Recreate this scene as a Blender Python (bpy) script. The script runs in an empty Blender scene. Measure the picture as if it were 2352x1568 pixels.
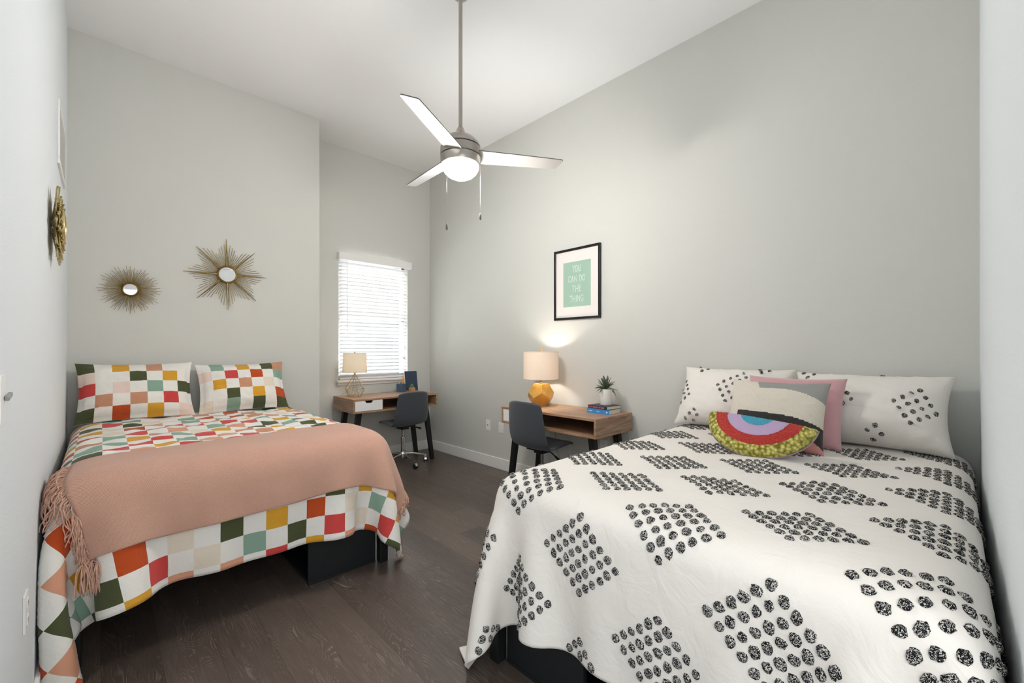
import bpy, bmesh, math, random
import numpy as np
from mathutils import Vector, Matrix, noise
PI = math.pi
sc = bpy.context.scene
COL = sc.collection
rnd = random.Random(5)

# ------------------------------------------------------------------ helpers
def lin(c):
    return tuple((x/255/12.92 if x/255 <= .04045 else ((x/255+.055)/1.055)**2.4) for x in c)

def mat(name, col, rough=.6, metal=0, bump=0, bscale=80, spec=.5, emit=None, estr=0, trans=0, sheen=0, coat=0, var=0, vscale=8, ior=1.45):
    m = bpy.data.materials.new(name); m.use_nodes = True
    nt = m.node_tree; N = nt.nodes; L = nt.links
    b = N['Principled BSDF']
    c = (*lin(col), 1)
    b.inputs['Base Color'].default_value = c
    b.inputs['Roughness'].default_value = rough
    b.inputs['Metallic'].default_value = metal
    b.inputs['Specular IOR Level'].default_value = spec
    b.inputs['IOR'].default_value = ior
    b.inputs['Transmission Weight'].default_value = trans
    b.inputs['Sheen Weight'].default_value = sheen
    b.inputs['Coat Weight'].default_value = coat
    if emit:
        b.inputs['Emission Color'].default_value = (*lin(emit), 1)
        b.inputs['Emission Strength'].default_value = estr
    tc = N.new('ShaderNodeTexCoord')
    if bump:
        n = N.new('ShaderNodeTexNoise'); n.inputs['Scale'].default_value = bscale; n.inputs['Detail'].default_value = 3
        L.new(tc.outputs['Object'], n.inputs['Vector'])
        bp = N.new('ShaderNodeBump'); bp.inputs['Strength'].default_value = bump; bp.inputs['Distance'].default_value = .01
        L.new(n.outputs['Fac'], bp.inputs['Height']); L.new(bp.outputs['Normal'], b.inputs['Normal'])
    if var:
        n = N.new('ShaderNodeTexNoise'); n.inputs['Scale'].default_value = vscale; n.inputs['Detail'].default_value = 4
        L.new(tc.outputs['Object'], n.inputs['Vector'])
        r = N.new('ShaderNodeValToRGB')
        r.color_ramp.elements[0].position = .3; r.color_ramp.elements[1].position = .7
        r.color_ramp.elements[0].color = tuple(x*(1-var) for x in c[:3])+(1,)
        r.color_ramp.elements[1].color = tuple(min(1, x*(1+var)) for x in c[:3])+(1,)
        L.new(n.outputs['Fac'], r.inputs['Fac']); L.new(r.outputs['Color'], b.inputs['Base Color'])
    return m

def mesh_obj(name, bm, mats, parent=None, smooth=False, loc=None, autos=None):
    bmesh.ops.recalc_face_normals(bm, faces=bm.faces) if bm.faces else None
    me = bpy.data.meshes.new(name); bm.to_mesh(me); bm.free()
    if not isinstance(mats, (list, tuple)): mats = [mats]
    for m in mats: me.materials.append(m)
    if smooth:
        for p in me.polygons: p.use_smooth = True
        if autos is not None: me.set_sharp_from_angle(angle=math.radians(autos))
    o = bpy.data.objects.new(name, me); COL.objects.link(o)
    if parent: o.parent = parent
    if loc: o.location = loc
    return o

def box(bm, x0, x1, y0, y1, z0, z1, bev=0, mi=0, M=None):
    vs = [bm.verts.new((x, y, z)) for z in (z0, z1) for y in (y0, y1) for x in (x0, x1)]
    fs = [bm.faces.new([vs[i] for i in f]) for f in ((0,2,3,1),(4,5,7,6),(0,1,5,4),(2,6,7,3),(0,4,6,2),(1,3,7,5))]
    for f in fs: f.material_index = mi
    allv = set(vs)
    if bev:
        es = list({e for f in fs for e in f.edges})
        r = bmesh.ops.bevel(bm, geom=es, offset=bev, segments=2, affect='EDGES', profile=.5)
        allv = {v for f in r['faces'] for v in f.verts} | {v for v in vs if v.is_valid}
        for f in r['faces']: f.material_index = mi
    if M is not None:
        for v in allv: v.co = M @ v.co
    return allv

def lathe(bm, prof, n=32, mi=0, M=None, cx=0, cy=0):
    rings = []
    for r, z in prof:
        if r < 1e-6: rings.append([bm.verts.new((cx, cy, z))])
        else: rings.append([bm.verts.new((cx+r*math.cos(2*PI*i/n), cy+r*math.sin(2*PI*i/n), z)) for i in range(n)])
    for a, b in zip(rings, rings[1:]):
        for i in range(n):
            j = (i+1) % n
            if len(a) == 1 and len(b) == 1: continue
            if len(a) == 1: f = bm.faces.new((a[0], b[i], b[j]))
            elif len(b) == 1: f = bm.faces.new((a[i], a[j], b[0]))
            else: f = bm.faces.new((a[i], a[j], b[j], b[i]))
            f.material_index = mi
    if M is not None:
        for r in rings:
            for v in r: v.co = M @ v.co
    return rings

def tube(bm, pts, r, n=8, mi=0, cap=True):
    pts = [Vector(p) for p in pts]
    rs = r if isinstance(r, (list, tuple)) else [r]*len(pts)
    rings = []; up = None
    for i, p in enumerate(pts):
        d = (pts[min(i+1, len(pts)-1)] - pts[max(i-1, 0)]).normalized()
        if up is None:
            up = d.orthogonal().normalized()
        up = (up - d*up.dot(d)).normalized(); w = d.cross(up)
        rings.append([bm.verts.new(p + (up*math.cos(2*PI*k/n) + w*math.sin(2*PI*k/n))*rs[i]) for k in range(n)])
    for a, b in zip(rings, rings[1:]):
        for k in range(n):
            f = bm.faces.new((a[k], a[(k+1) % n], b[(k+1) % n], b[k])); f.material_index = mi
    if cap:
        for q in (rings[0][::-1], rings[-1]):
            f = bm.faces.new(q); f.material_index = mi
    return rings

def prism(bm, pts, z0, z1, mi=0, M=None):
    a = [bm.verts.new((x, y, z0)) for x, y in pts]; b = [bm.verts.new((x, y, z1)) for x, y in pts]
    n = len(pts)
    fs = [bm.faces.new(a[::-1]), bm.faces.new(b)] + [bm.faces.new((a[i], a[(i+1) % n], b[(i+1) % n], b[i])) for i in range(n)]
    for f in fs: f.material_index = mi
    if M is not None:
        for v in a+b: v.co = M @ v.co

def thing(name, label, cat, loc=(0, 0, 0), rz=0, group=None):
    o = bpy.data.objects.new(name, None); COL.objects.link(o)
    o.empty_display_size = .05
    o.location = loc; o.rotation_euler = (0, 0, rz)
    tag(o, label, cat, group); return o

def tag(o, label, cat, group=None):
    o['label'] = label; o['category'] = cat
    if group: o['group'] = group
    return o

def struct(o):
    o['kind'] = 'structure'; return o

def copy_tree(o, parent=None):
    c = o.copy(); COL.objects.link(c); c.parent = parent
    for ch in list(o.children):
        copy_tree(ch, c)
    return c

def B(): return bmesh.new()

# ------------------------------------------------------------------ room frame (metres; camera at the origin corner)
XL, XR, YW, YP, YN, ZC = -.171, 3.094, 4.758, 4.33, -.088, 3.553
XS = 1.545          # where the wall behind the left bed steps back to the window

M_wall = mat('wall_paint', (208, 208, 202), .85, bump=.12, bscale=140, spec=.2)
M_wall_lit = mat('wall_paint_lit', (230, 235, 238), .85, bump=.12, bscale=140, spec=.2)  # for left and front walls: their brighter, cooler light is put into the colour
M_ceil = mat('ceiling_paint', (240, 240, 239), .9, bump=.08, bscale=120, spec=.1)
M_trim = mat('trim_paint', (238, 237, 234), .45)
M_white = mat('white_plastic', (240, 240, 238), .4)
M_black = mat('black_metal', (22, 23, 24), .5)
M_blackpanel = mat('black_laminate', (27, 30, 32), .45, bump=.05, bscale=200)
M_chrome = mat('chrome', (215, 215, 215), .12, 1)
M_nickel = mat('brushed_nickel', (176, 170, 163), .28, 1, bump=.02, bscale=300)
M_gold = mat('antique_gold', (166, 144, 94), .38, 1, bump=.1, bscale=150, var=.3, vscale=60)
M_goldbright = mat('gold_leaf', (228, 176, 92), .34, .75, bump=.05, bscale=90, var=.12, vscale=20)
M_mirror = mat('mirror_glass', (235, 235, 235), .02, 1)

def floor_mat():
    m = bpy.data.materials.new('dark_plank_floor'); m.use_nodes = True
    nt = m.node_tree; N = nt.nodes; L = nt.links; b = N['Principled BSDF']
    def mth(op, a, bb=None, c=None):
        n = N.new('ShaderNodeMath'); n.operation = op
        for i, v in enumerate((a, bb, c)):
            if v is None: continue
            if isinstance(v, (int, float)): n.inputs[i].default_value = v
            else: L.new(v, n.inputs[i])
        return n.outputs[0]
    tc = N.new('ShaderNodeTexCoord'); s = N.new('ShaderNodeSeparateXYZ'); L.new(tc.outputs['Object'], s.inputs[0])
    x, y = s.outputs[0], s.outputs[1]
    px = mth('DIVIDE', x, .18); row = mth('FLOOR', px); fx = mth('SUBTRACT', px, row)
    wn = N.new('ShaderNodeTexWhiteNoise'); wn.noise_dimensions = '1D'; L.new(row, wn.inputs['W'])
    py = mth('ADD', mth('DIVIDE', y, 1.22), mth('MULTIPLY', wn.outputs['Value'], 7.3)); colm = mth('FLOOR', py); fy = mth('SUBTRACT', py, colm)
    wn2 = N.new('ShaderNodeTexWhiteNoise'); wn2.noise_dimensions = '2D'
    cb = N.new('ShaderNodeCombineXYZ'); L.new(row, cb.inputs[0]); L.new(colm, cb.inputs[1]); L.new(cb.outputs[0], wn2.inputs['Vector'])
    pid = wn2.outputs['Value']
    # seams
    ex = mth('MINIMUM', fx, mth('SUBTRACT', 1, fx)); ey = mth('MINIMUM', fy, mth('SUBTRACT', 1, fy))
    seam = mth('MAXIMUM', mth('LESS_THAN', ex, .007), mth('LESS_THAN', ey, .0012))
    # stretched grain field, different on every plank
    v = N.new('ShaderNodeCombineXYZ')
    L.new(mth('MULTIPLY', x, 4.2), v.inputs[0]); L.new(mth('ADD', mth('MULTIPLY', y, .8), mth('MULTIPLY', pid, 37)), v.inputs[1]); L.new(mth('MULTIPLY', pid, 19), v.inputs[2])
    n1 = N.new('ShaderNodeTexNoise'); n1.inputs['Scale'].default_value = 1.3; n1.inputs['Detail'].default_value = 2.5; n1.inputs['Roughness'].default_value = .45; n1.inputs['Distortion'].default_value = .5
    L.new(v.outputs[0], n1.inputs['Vector'])
    fr = mth('FRACT', mth('MULTIPLY', n1.outputs['Fac'], 74))
    line = mth('SUBTRACT', 1, mth('MULTIPLY', mth('ABSOLUTE', mth('SUBTRACT', fr, .5)), 3.0)); line = mth('MAXIMUM', line, 0)
    line = mth('POWER', line, 2.0)
    v2 = N.new('ShaderNodeCombineXYZ'); L.new(mth('MULTIPLY', x, 260), v2.inputs[0]); L.new(mth('MULTIPLY', y, 9), v2.inputs[1]); L.new(pid, v2.inputs[2])
    n2 = N.new('ShaderNodeTexNoise'); n2.inputs['Scale'].default_value = 1; n2.inputs['Detail'].default_value = 3; L.new(v2.outputs[0], n2.inputs['Vector'])
    n3 = N.new('ShaderNodeTexNoise'); n3.inputs['Scale'].default_value = 3.5; n3.inputs['Detail'].default_value = 2; L.new(v.outputs[0], n3.inputs['Vector'])
    brk = mth('MULTIPLY', mth('SUBTRACT', n2.outputs['Fac'], .38), 3.2); brk = mth('MINIMUM', mth('MAXIMUM', brk, 0), 1)
    gr = mth('MULTIPLY', mth('MULTIPLY', line, brk), mth('MINIMUM', mth('MAXIMUM', mth('MULTIPLY', mth('SUBTRACT', n3.outputs['Fac'], .3), 2.5), .12), 1))
    r1 = N.new('ShaderNodeMix'); r1.data_type = 'RGBA'; r1.inputs['A'].default_value = (*lin((60, 50, 45)), 1); r1.inputs['B'].default_value = (*lin((104, 90, 81)), 1)
    L.new(mth('MULTIPLY', mth('ADD', pid, n2.outputs['Fac']), .5), r1.inputs['Factor'])
    r2 = N.new('ShaderNodeMix'); r2.data_type = 'RGBA'; r2.inputs['B'].default_value = (*lin((172, 159, 148)), 1)
    L.new(mth('MULTIPLY', gr, .85), r2.inputs['Factor']); L.new(r1.outputs['Result'], r2.inputs['A'])
    r3 = N.new('ShaderNodeMix'); r3.data_type = 'RGBA'; r3.inputs['B'].default_value = (*lin((22, 18, 17)), 1)
    L.new(mth('MULTIPLY', seam, .5), r3.inputs['Factor']); L.new(r2.outputs['Result'], r3.inputs['A'])
    L.new(r3.outputs['Result'], b.inputs['Base Color'])
    b.inputs['Specular IOR Level'].default_value = .75
    L.new(mth('ADD', .30, mth('MULTIPLY', n2.outputs['Fac'], .16)), b.inputs['Roughness'])
    bp = N.new('ShaderNodeBump'); bp.inputs['Strength'].default_value = .25; bp.inputs['Distance'].default_value = .002
    L.new(mth('SUBTRACT', mth('ADD', n2.outputs['Fac'], mth('MULTIPLY', gr, .6)), seam), bp.inputs['Height']); L.new(bp.outputs['Normal'], b.inputs['Normal'])
    return m

# --- floor, ceiling
bm = B(); box(bm, -1.6, XR+.12, -1.4, YW+.12, -.12, 0); struct(mesh_obj('floor', bm, floor_mat()))
bm = B(); box(bm, XL-.12, XR+.12, YN-.12, YW+.12, ZC, ZC+.12); struct(mesh_obj('ceiling', bm, M_ceil))
# --- walls
WX0, WX1, WZ0, WZ1 = 1.905, 2.768, .945, 2.335
bm = B()
box(bm, XS, WX0, YW, YW+.15, 0, ZC); box(bm, WX1, XR, YW, YW+.15, 0, ZC)
box(bm, WX0, WX1, YW, YW+.15, 0, WZ0); box(bm, WX0, WX1, YW, YW+.15, WZ1, ZC)
struct(mesh_obj('wall_back', bm, M_wall))
bm = B(); box(bm, XL, XS, YP, YW+.15, 0, ZC); struct(mesh_obj('wall_back_left', bm, M_wall))
bm = B(); box(bm, XR, XR+.12, YN-.12, YW+.15, 0, ZC); struct(mesh_obj('wall_right', bm, M_wall))
bm = B(); box(bm, XL-.12, XL, 1.3, YW+.15, 0, ZC); box(bm, XL-.12, XL, YN-.12, 1.3, 2.2, ZC); struct(mesh_obj('wall_left', bm, M_wall_lit))
bm = B(); box(bm, 1.15, XR, YN-.12, YN, 0, ZC); box(bm, XL, 1.15, YN-.12, YN, 2.2, ZC); struct(mesh_obj('wall_front', bm, M_wall_lit))
# --- baseboards
def baseb(name, x0, x1, y0, y1):
    bm = B(); box(bm, x0, x1, y0, y1, 0, .118, .004); struct(mesh_obj(name, bm, M_trim))
baseb('baseboard_right', XR-.015, XR, YN, YW-.015)
baseb('baseboard_back', XS, XR-.015, YW-.015, YW)
baseb('baseboard_left', XL, XL+.015, 1.3, YP-.015)
baseb('baseboard_back_left', XL+.015, XS+.015, YP-.015, YP)

# ------------------------------------------------------------------ window
M_frame = mat('window_vinyl', (236, 238, 240), .4)
M_glass = bpy.data.materials.new('window_glass'); M_glass.use_nodes = True
nt = M_glass.node_tree; N = nt.nodes; N.clear()
o_ = N.new('ShaderNodeOutputMaterial'); gl = N.new('ShaderNodeBsdfGlossy'); gl.inputs['Roughness'].default_value = .02; tr = N.new('ShaderNodeBsdfTransparent'); mx = N.new('ShaderNodeMixShader'); fz = N.new('ShaderNodeFresnel'); fz.inputs['IOR'].default_value = 1.4
tr.inputs['Color'].default_value = (.97, .98, .98, 1)
nt.links.new(fz.outputs[0], mx.inputs[0]); nt.links.new(tr.outputs[0], mx.inputs[1]); nt.links.new(gl.outputs[0], mx.inputs[2]); nt.links.new(mx.outputs[0], o_.inputs[0])
win = bpy.data.objects.new('window_1', None); COL.objects.link(win); win.location = ((WX0+WX1)/2, YW+.1, WZ0); struct(win)
w2 = (WX1-WX0)/2; hh = WZ1-WZ0
bm = B()
for x0, x1, z0, z1 in ((-w2, -w2+.045, 0, hh), (w2-.045, w2, 0, hh), (-w2, w2, 0, .045), (-w2, w2, hh-.045, hh), (-w2, w2, hh*.5-.03, hh*.5+.03)):
    box(bm, x0, x1, -.02, .03, z0, z1, .004)
mesh_obj('window_frame', bm, M_frame, win)
for z0, z1, yy in ((.045, hh*.5-.03, 0), (hh*.5+.03, hh-.045, .012)):
    bm = B(); box(bm, -w2+.045, w2-.045, yy, yy+.005, z0, z1); mesh_obj('pane', bm, M_glass, win)
bm = B(); box(bm, -w2-.03, w2+.03, -.155, -.03, -.028, 0, .006); box(bm, -w2-.015, w2+.015, -.118, -.100, -.062, -.026, .004)
mesh_obj('window_sill', bm, M_trim, win)

# blinds
M_slat = bpy.data.materials.new('faux_wood_slat'); M_slat.use_nodes = True
nt = M_slat.node_tree; N = nt.nodes; b = N['Principled BSDF']; b.inputs['Base Color'].default_value = (*lin((244, 244, 244)), 1); b.inputs['Roughness'].default_value = .4
tl = N.new('ShaderNodeBsdfTranslucent'); tl.inputs['Color'].default_value = (.9, .9, .92, 1); mx = N.new('ShaderNodeMixShader'); mx.inputs[0].default_value = .02
nt.links.new(b.outputs[0], mx.inputs[1]); nt.links.new(tl.outputs[0], mx.inputs[2]); nt.links.new(mx.outputs[0], N['Material Output'].inputs[0])
blind = thing('window_blind', 'white horizontal slat blind lowered over the window above the far desk', 'blind', ((WX0+WX1)/2, YW+.012, WZ0))
bm = B(); box(bm, -w2-.022, w2+.022, -.085, -.062, hh-.052, hh+.032, .006)
for s in (-1, 1): box(bm, s*(w2+.012)-.010, s*(w2+.012)+.010, -.066, -.013, hh-.052, hh+.032, .003)
mesh_obj('valance', bm, M_trim, blind)
bm = B(); ns = 31; pitch = (hh-.075)/ns
for i in range(ns):
    z = .038+i*pitch; tilt = -math.radians(38 + 2*math.sin(i*1.7))
    Mx = Matrix.Translation((0, 0, z)) @ Matrix.Rotation(tilt, 4, 'X')
    box(bm, -w2+.006, w2-.015, -.024, .024, -.0014, .0014, M=Mx)
mesh_obj('slats', bm, M_slat, blind)
bm = B(); box(bm, -w2+.008, w2-.008, -.024, .024, .004, .022, .003); mesh_obj('bottom_rail', bm, M_trim, blind)
bm = B()
for x in (-w2+.17, 0, w2-.17):
    for dy in (-.026, .026): tube(bm, [(x, dy, .01), (x, dy, hh-.04)], .0009, 5)
mesh_obj('ladder_cord', bm, M_white, blind)
bm = B(); tube(bm, [(-w2+.085, -.04, hh-.04), (-w2+.085, -.045, .42)], .004, 8); mesh_obj('tilt_wand', bm, M_white, blind)
bm = B()
for x, zb in ((w2-.055, .38), (w2-.068, .27)):
    tube(bm, [(x, -.036, hh-.05), (x, -.04, zb)], .0012, 5); lathe(bm, [(0, zb+.003), (.005, zb), (.007, zb-.03), (0, zb-.032)], 10, cx=x, cy=-.04)
box(bm, w2-.085, w2-.05, -.048, -.034, .225, .25, .003)
mesh_obj('pull_cord', bm, M_white, blind)

# ------------------------------------------------------------------ wood
def wood_mat(name, c1, c2, axis='X'):
    m = bpy.data.materials.new(name); m.use_nodes = True; nt = m.node_tree; N = nt.nodes; L = nt.links; b = N['Principled BSDF']
    tc = N.new('ShaderNodeTexCoord'); mp = N.new('ShaderNodeMapping'); L.new(tc.outputs['Object'], mp.inputs['Vector'])
    mp.inputs['Scale'].default_value = {'X': (1.6, 16, 16), 'Y': (16, 1.6, 16)}[axis]
    n = N.new('ShaderNodeTexNoise'); n.inputs['Scale'].default_value = 1.6; n.inputs['Detail'].default_value = 6; n.inputs['Distortion'].default_value = 1.2; L.new(mp.outputs[0], n.inputs['Vector'])
    r = N.new('ShaderNodeValToRGB'); e = r.color_ramp.elements
    e[0].position = .3; e[0].color = (*lin(c1), 1); e[1].position = .68; e[1].color = (*lin(c2), 1)
    L.new(n.outputs['Fac'], r.inputs['Fac']); L.new(r.outputs['Color'], b.inputs['Base Color'])
    b.inputs['Roughness'].default_value = .38; b.inputs['Specular IOR Level'].default_value = .4
    bp = N.new('ShaderNodeBump'); bp.inputs['Strength'].default_value = .06; L.new(n.outputs['Fac'], bp.inputs['Height']); L.new(bp.outputs['Normal'], b.inputs['Normal'])
    return m
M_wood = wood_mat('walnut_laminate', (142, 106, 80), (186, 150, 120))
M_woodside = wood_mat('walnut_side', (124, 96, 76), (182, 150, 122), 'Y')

# ------------------------------------------------------------------ desk (front towards -y)
DW, DD, DZ0, DZ1 = 1.003, .50, .635, .779
def make_desk():
    t = thing('desk', '', 'desk')
    hw = DW/2; hd = DD/2; th = .018
    bm = B(); box(bm, -hw, hw, -hd, hd, DZ1-th, DZ1, .0012); mesh_obj('tabletop', bm, M_wood, t)
    bm = B(); box(bm, -hw, hw, -hd, hd, DZ0, DZ0+th, .0012); mesh_obj('bottom_panel', bm, M_wood, t)
    for s in (-1, 1):
        bm = B(); a, c = sorted((s*hw, s*(hw-th))); box(bm, a, c, -hd, hd, DZ0+th, DZ1-th, .0008); mesh_obj('side_panel', bm, M_woodside, t)
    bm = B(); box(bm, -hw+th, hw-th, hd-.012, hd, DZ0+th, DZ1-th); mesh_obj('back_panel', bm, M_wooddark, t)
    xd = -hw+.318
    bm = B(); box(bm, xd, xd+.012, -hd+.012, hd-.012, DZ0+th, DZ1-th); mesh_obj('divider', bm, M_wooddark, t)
    # drawer: front with a notch cut in the top edge
    x0, x1 = -hw+th+.003, xd-.002; z0, z1 = DZ0+th+.003, DZ1-th-.002; cx = (x0+x1)/2
    pts = [(x0, z0), (x1, z0), (x1, z1), (cx+.045, z1), (cx+.03, z1-.024), (cx-.03, z1-.024), (cx-.045, z1), (x0, z1)]
    bm = B(); Mx = Matrix.Rotation(PI/2, 4, 'X'); prism(bm, pts, hd-.018, hd-.002, M=Mx)
    d = mesh_obj('drawer', bm, M_white, t); d['label'] = 'white drawer front with a finger notch'
    bm = B(); box(bm, x0+.01, x1-.01, -hd+.019, hd-.08, z0+.004, z0+.012); box(bm, x0+.01, x0+.02, -hd+.019, hd-.08, z0+.004, z1-.012); box(bm, x1-.02, x1-.01, -hd+.019, hd-.08, z0+.004, z1-.012)
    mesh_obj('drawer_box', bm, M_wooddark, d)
    for sx in (-1, 1):
        for sy in (-1, 1):
            top = Vector((sx*.40, -.15 if sy < 0 else .18, DZ0)); bot = Vector((sx*.485, -.165 if sy < 0 else .19, 0))
            bm = B(); q = []
            for p, hs in ((bot, .018), (top, .023)):
                q.append([bm.verts.new((p.x+a*hs*1.15, p.y+c*hs, p.z)) for a, c in ((-1,-1),(1,-1),(1,1),(-1,1))])
            bm.faces.new(q[0][::-1]); bm.faces.new(q[1])
            for k in range(4): bm.faces.new((q[0][k], q[0][(k+1)%4], q[1][(k+1)%4], q[1][k]))
            mesh_obj('leg', bm, M_black, t)
    return t
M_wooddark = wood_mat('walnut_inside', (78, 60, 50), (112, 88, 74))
desk1 = make_desk(); desk1.location = (1.823+DW/2, 4.185+DD/2, 0)
desk1['label'] = 'walnut desk with white drawer standing below the blinded window'; desk1['group'] = 'walnut desks with splayed black legs'
desk2 = copy_tree(desk1); desk2.location = (2.565+DD/2, 1.79+DW/2, 0); desk2.rotation_euler = (0, 0, -PI/2)
desk2['label'] = 'walnut desk against the right wall below the framed print'

# ------------------------------------------------------------------ chair (faces +y, hub at origin)
M_fab = mat('slate_fabric', (64, 69, 75), .85, bump=.25, bscale=420, sheen=.25, var=.14, vscale=220, spec=.25)
M_wheel = mat('caster_rubber', (28, 29, 31), .45)
def make_chair():
    t = thing('office_chair', '', 'chair')
    cl = [(.235, .448, .17), (.21, .468, .195), (.10, .472, .215), (0, .462, .22), (-.08, .452, .22), (-.14, .458, .22), (-.185, .485, .22), (-.208, .54, .217), (-.221, .61, .212), (-.230, .69, .204), (-.238, .76, .196), (-.242, .80, .188), (-.243, .818, .176), (-.243, .827, .150)]
    ncol = 16; th = .028
    bm = B(); F_, K_ = [], []
    n = len(cl)
    for i, (y, z, w) in enumerate(cl):
        a = Vector((0, cl[min(i+1, n-1)][0]-cl[max(i-1, 0)][0], cl[min(i+1, n-1)][1]-cl[max(i-1, 0)][1])).normalized()
        nor = Vector((0, a.z, -a.y)) * -1      # towards sitter's back side / underside
        rf, rk = [], []
        for j in range(ncol+1):
            s = -1+2*j/ncol
            edge = (1-abs(s)**6)**.5
            curl = (.035 if i > 5 else .012)*s*s
            tt = th*(.25+.75*edge) * (.35 if i in (0, n-1) else 1)
            ww = w
            c = Vector((s*ww, y, z)) + (-nor)*curl
            # corner rounding: end rows bow
            if i >= n-3: c.z -= (.014*(i-(n-4))/3)*abs(s)**4
            if i <= 1: c.y -= .05*(2-i)/2*abs(s)**3
            rf.append(bm.verts.new(c - nor*tt/2)); rk.append(bm.verts.new(c + nor*tt/2))
        F_.append(rf); K_.append(rk)
    for i in range(n-1):
        for j in range(ncol):
            bm.faces.new((F_[i][j], F_[i][j+1], F_[i+1][j+1], F_[i+1][j])); bm.faces.new((K_[i][j], K_[i+1][j], K_[i+1][j+1], K_[i][j+1]))
    for i in range(n-1):
        for j in (0, ncol): bm.faces.new((F_[i][j], F_[i+1][j], K_[i+1][j], K_[i][j]))
    for i in (0, n-1):
        for j in range(ncol): bm.faces.new((F_[i][j], F_[i][j+1], K_[i][j+1], K_[i][j]))
    sh = mesh_obj('upholstered_shell', bm, M_fab, t, smooth=True)
    md = sh.modifiers.new('sub', 'SUBSURF'); md.levels = 1; md.render_levels = 2
    bm = B(); box(bm, -.09, .09, -.10, .10, .425, .438, .003); box(bm, -.045, .045, -.06, .06, .395, .427, .006); mesh_obj('tilt_mechanism', bm, M_black, t)
    bm = B(); tube(bm, [(.03, .02, .415), (.12, -.01, .412), (.17, -.02, .392)], .005, 8); tube(bm, [(.165, -.019, .395), (.225, -.03, .375)], [.008, .012], 10); mesh_obj('height_lever', bm, M_black, t)
    bm = B(); lathe(bm, [(0, .13), (.026, .13), (.026, .29), (.030, .29), (.030, .30), (.014, .30), (.014, .40), (0, .40)], 24); mesh_obj('gas_column', bm, M_chrome, t, True, autos=40)
    bs = bpy.data.objects.new('star_base', None)
    bm = B(); lathe(bm, [(0, .075), (.034, .075), (.038, .09), (.036, .135), (.028, .145), (0, .145)], 24)
    for k in range(5):
        a = 2*PI*k/5 + math.radians(-93); d = Vector((math.cos(a), math.sin(a), 0))
        tube(bm, [d*.02+Vector((0, 0, .118)), d*.12+Vector((0, 0, .108)), d*.27+Vector((0, 0, .072))], [.017, .014, .010], 10)
        tube(bm, [d*.262+Vector((0, 0, .078)), d*.262+Vector((0, 0, .05))], .007, 8)
    base = mesh_obj('star_base', bm, M_chrome, t, True, autos=50)
    for k in range(5):
        a = 2*PI*k/5 + math.radians(-93); d = Vector((math.cos(a), math.sin(a), 0))
        cpos = d*.262 + Vector((0, 0, .026)); rz = a + k*1.3
        Mx = Matrix.Translation(cpos) @ Matrix.Rotation(rz, 4, 'Z') @ Matrix.Rotation(PI/2, 4, 'X')
        bm = B()
        for s in (-1, 1):
            lathe(bm, [(0, s*.022), (.016, s*.022), (.0255, s*.018), (.026, s*.006), (0, s*.006)], 20, M=Mx)
        w = mesh_obj('caster', bm, M_wheel, t, True, autos=40)
        bm = B()
        Mh = Matrix.Translation(cpos+Vector((0, 0, .004))) @ Matrix.Rotation(rz, 4, 'Z')
        hoodp = [(math.cos(q)*.028, math.sin(q)*.028) for q in [PI*i/8 for i in range(9)]]
        prism(bm, hoodp, -.012, .012, M=Mh @ Matrix.Rotation(PI/2, 4, 'X'))
        mesh_obj('caster_hood', bm, M_chrome, w)
    return t
ch1 = make_chair(); ch1.location = (2.44, 4.30, 0); ch1.rotation_euler = (0, 0, math.radians(4))
ch1['label'] = 'slate grey swivel chair tucked in at the desk by the window'; ch1['group'] = 'slate grey swivel chairs'
ch2 = copy_tree(ch1); ch2.location = (2.69, 2.42, 0); ch2.rotation_euler = (0, 0, -PI/2-math.radians(2)); ch2.scale = (1, 1, 1.045)
ch2['label'] = 'slate grey swivel chair at the desk with the gold lamp'

nb = thing('neighbouring_building', 'pale grey building wall glimpsed between the blind slats', 'building', (2.4, YW+3.4, 0))
bm = B(); box(bm, -3.5, 3.5, 0, .3, -.1, 2.75)
mesh_obj('outer_wall', bm, mat('siding', (150, 150, 152), .8, bump=.1), nb)
bm = B(); box(bm, -3.6, 3.6, -.15, .35, 2.75, 2.9); mesh_obj('eave', bm, M_trim, nb)

# ------------------------------------------------------------------ ceiling fan
fan = thing('ceiling_fan', 'brushed nickel three-blade ceiling fan with a lit dome light and long downrod', 'ceiling fan', (1.634, 2.162, 0))
bm = B(); lathe(bm, [(0, ZC), (.065, ZC), (.065, ZC-.012), (.045, ZC-.045), (.02, ZC-.055), (0, ZC-.055)], 32); mesh_obj('canopy', bm, M_nickel, fan, True, autos=50)
bm = B(); tube(bm, [(0, 0, ZC-.05), (0, 0, 2.66)], .0125, 16); mesh_obj('downrod', bm, M_nickel, fan, True, autos=60)
bm = B(); lathe(bm, [(0, 2.685), (.016, 2.685), (.022, 2.675), (.030, 2.655), (.040, 2.635), (.05, 2.625), (0, 2.62)], 32); mesh_obj('coupling_cover', bm, M_trim if False else M_nickel, fan, True, autos=60)
bm = B(); lathe(bm, [(0, 2.638), (.03, 2.636), (.07, 2.625), (.10, 2.606), (.12, 2.58), (.1255, 2.563), (.1255, 2.558), (.117, 2.556), (.117, 2.552), (.1265, 2.551), (.1265, 2.50), (.118, 2.499), (.118, 2.495), (.1265, 2.494), (.125, 2.465), (.120, 2.448), (.113, 2.444), (0, 2.46)], 64)
mesh_obj('motor_housing', bm, M_nickel, fan, True, autos=40)
M_pend_n = mat('dark_nickel', (112, 106, 98), .35, .8)
M_blade = mat('silver_blade', (190, 189, 188), .42, .6)
M_bedge = mat('blade_edge', (92, 88, 84), .5)
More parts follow.
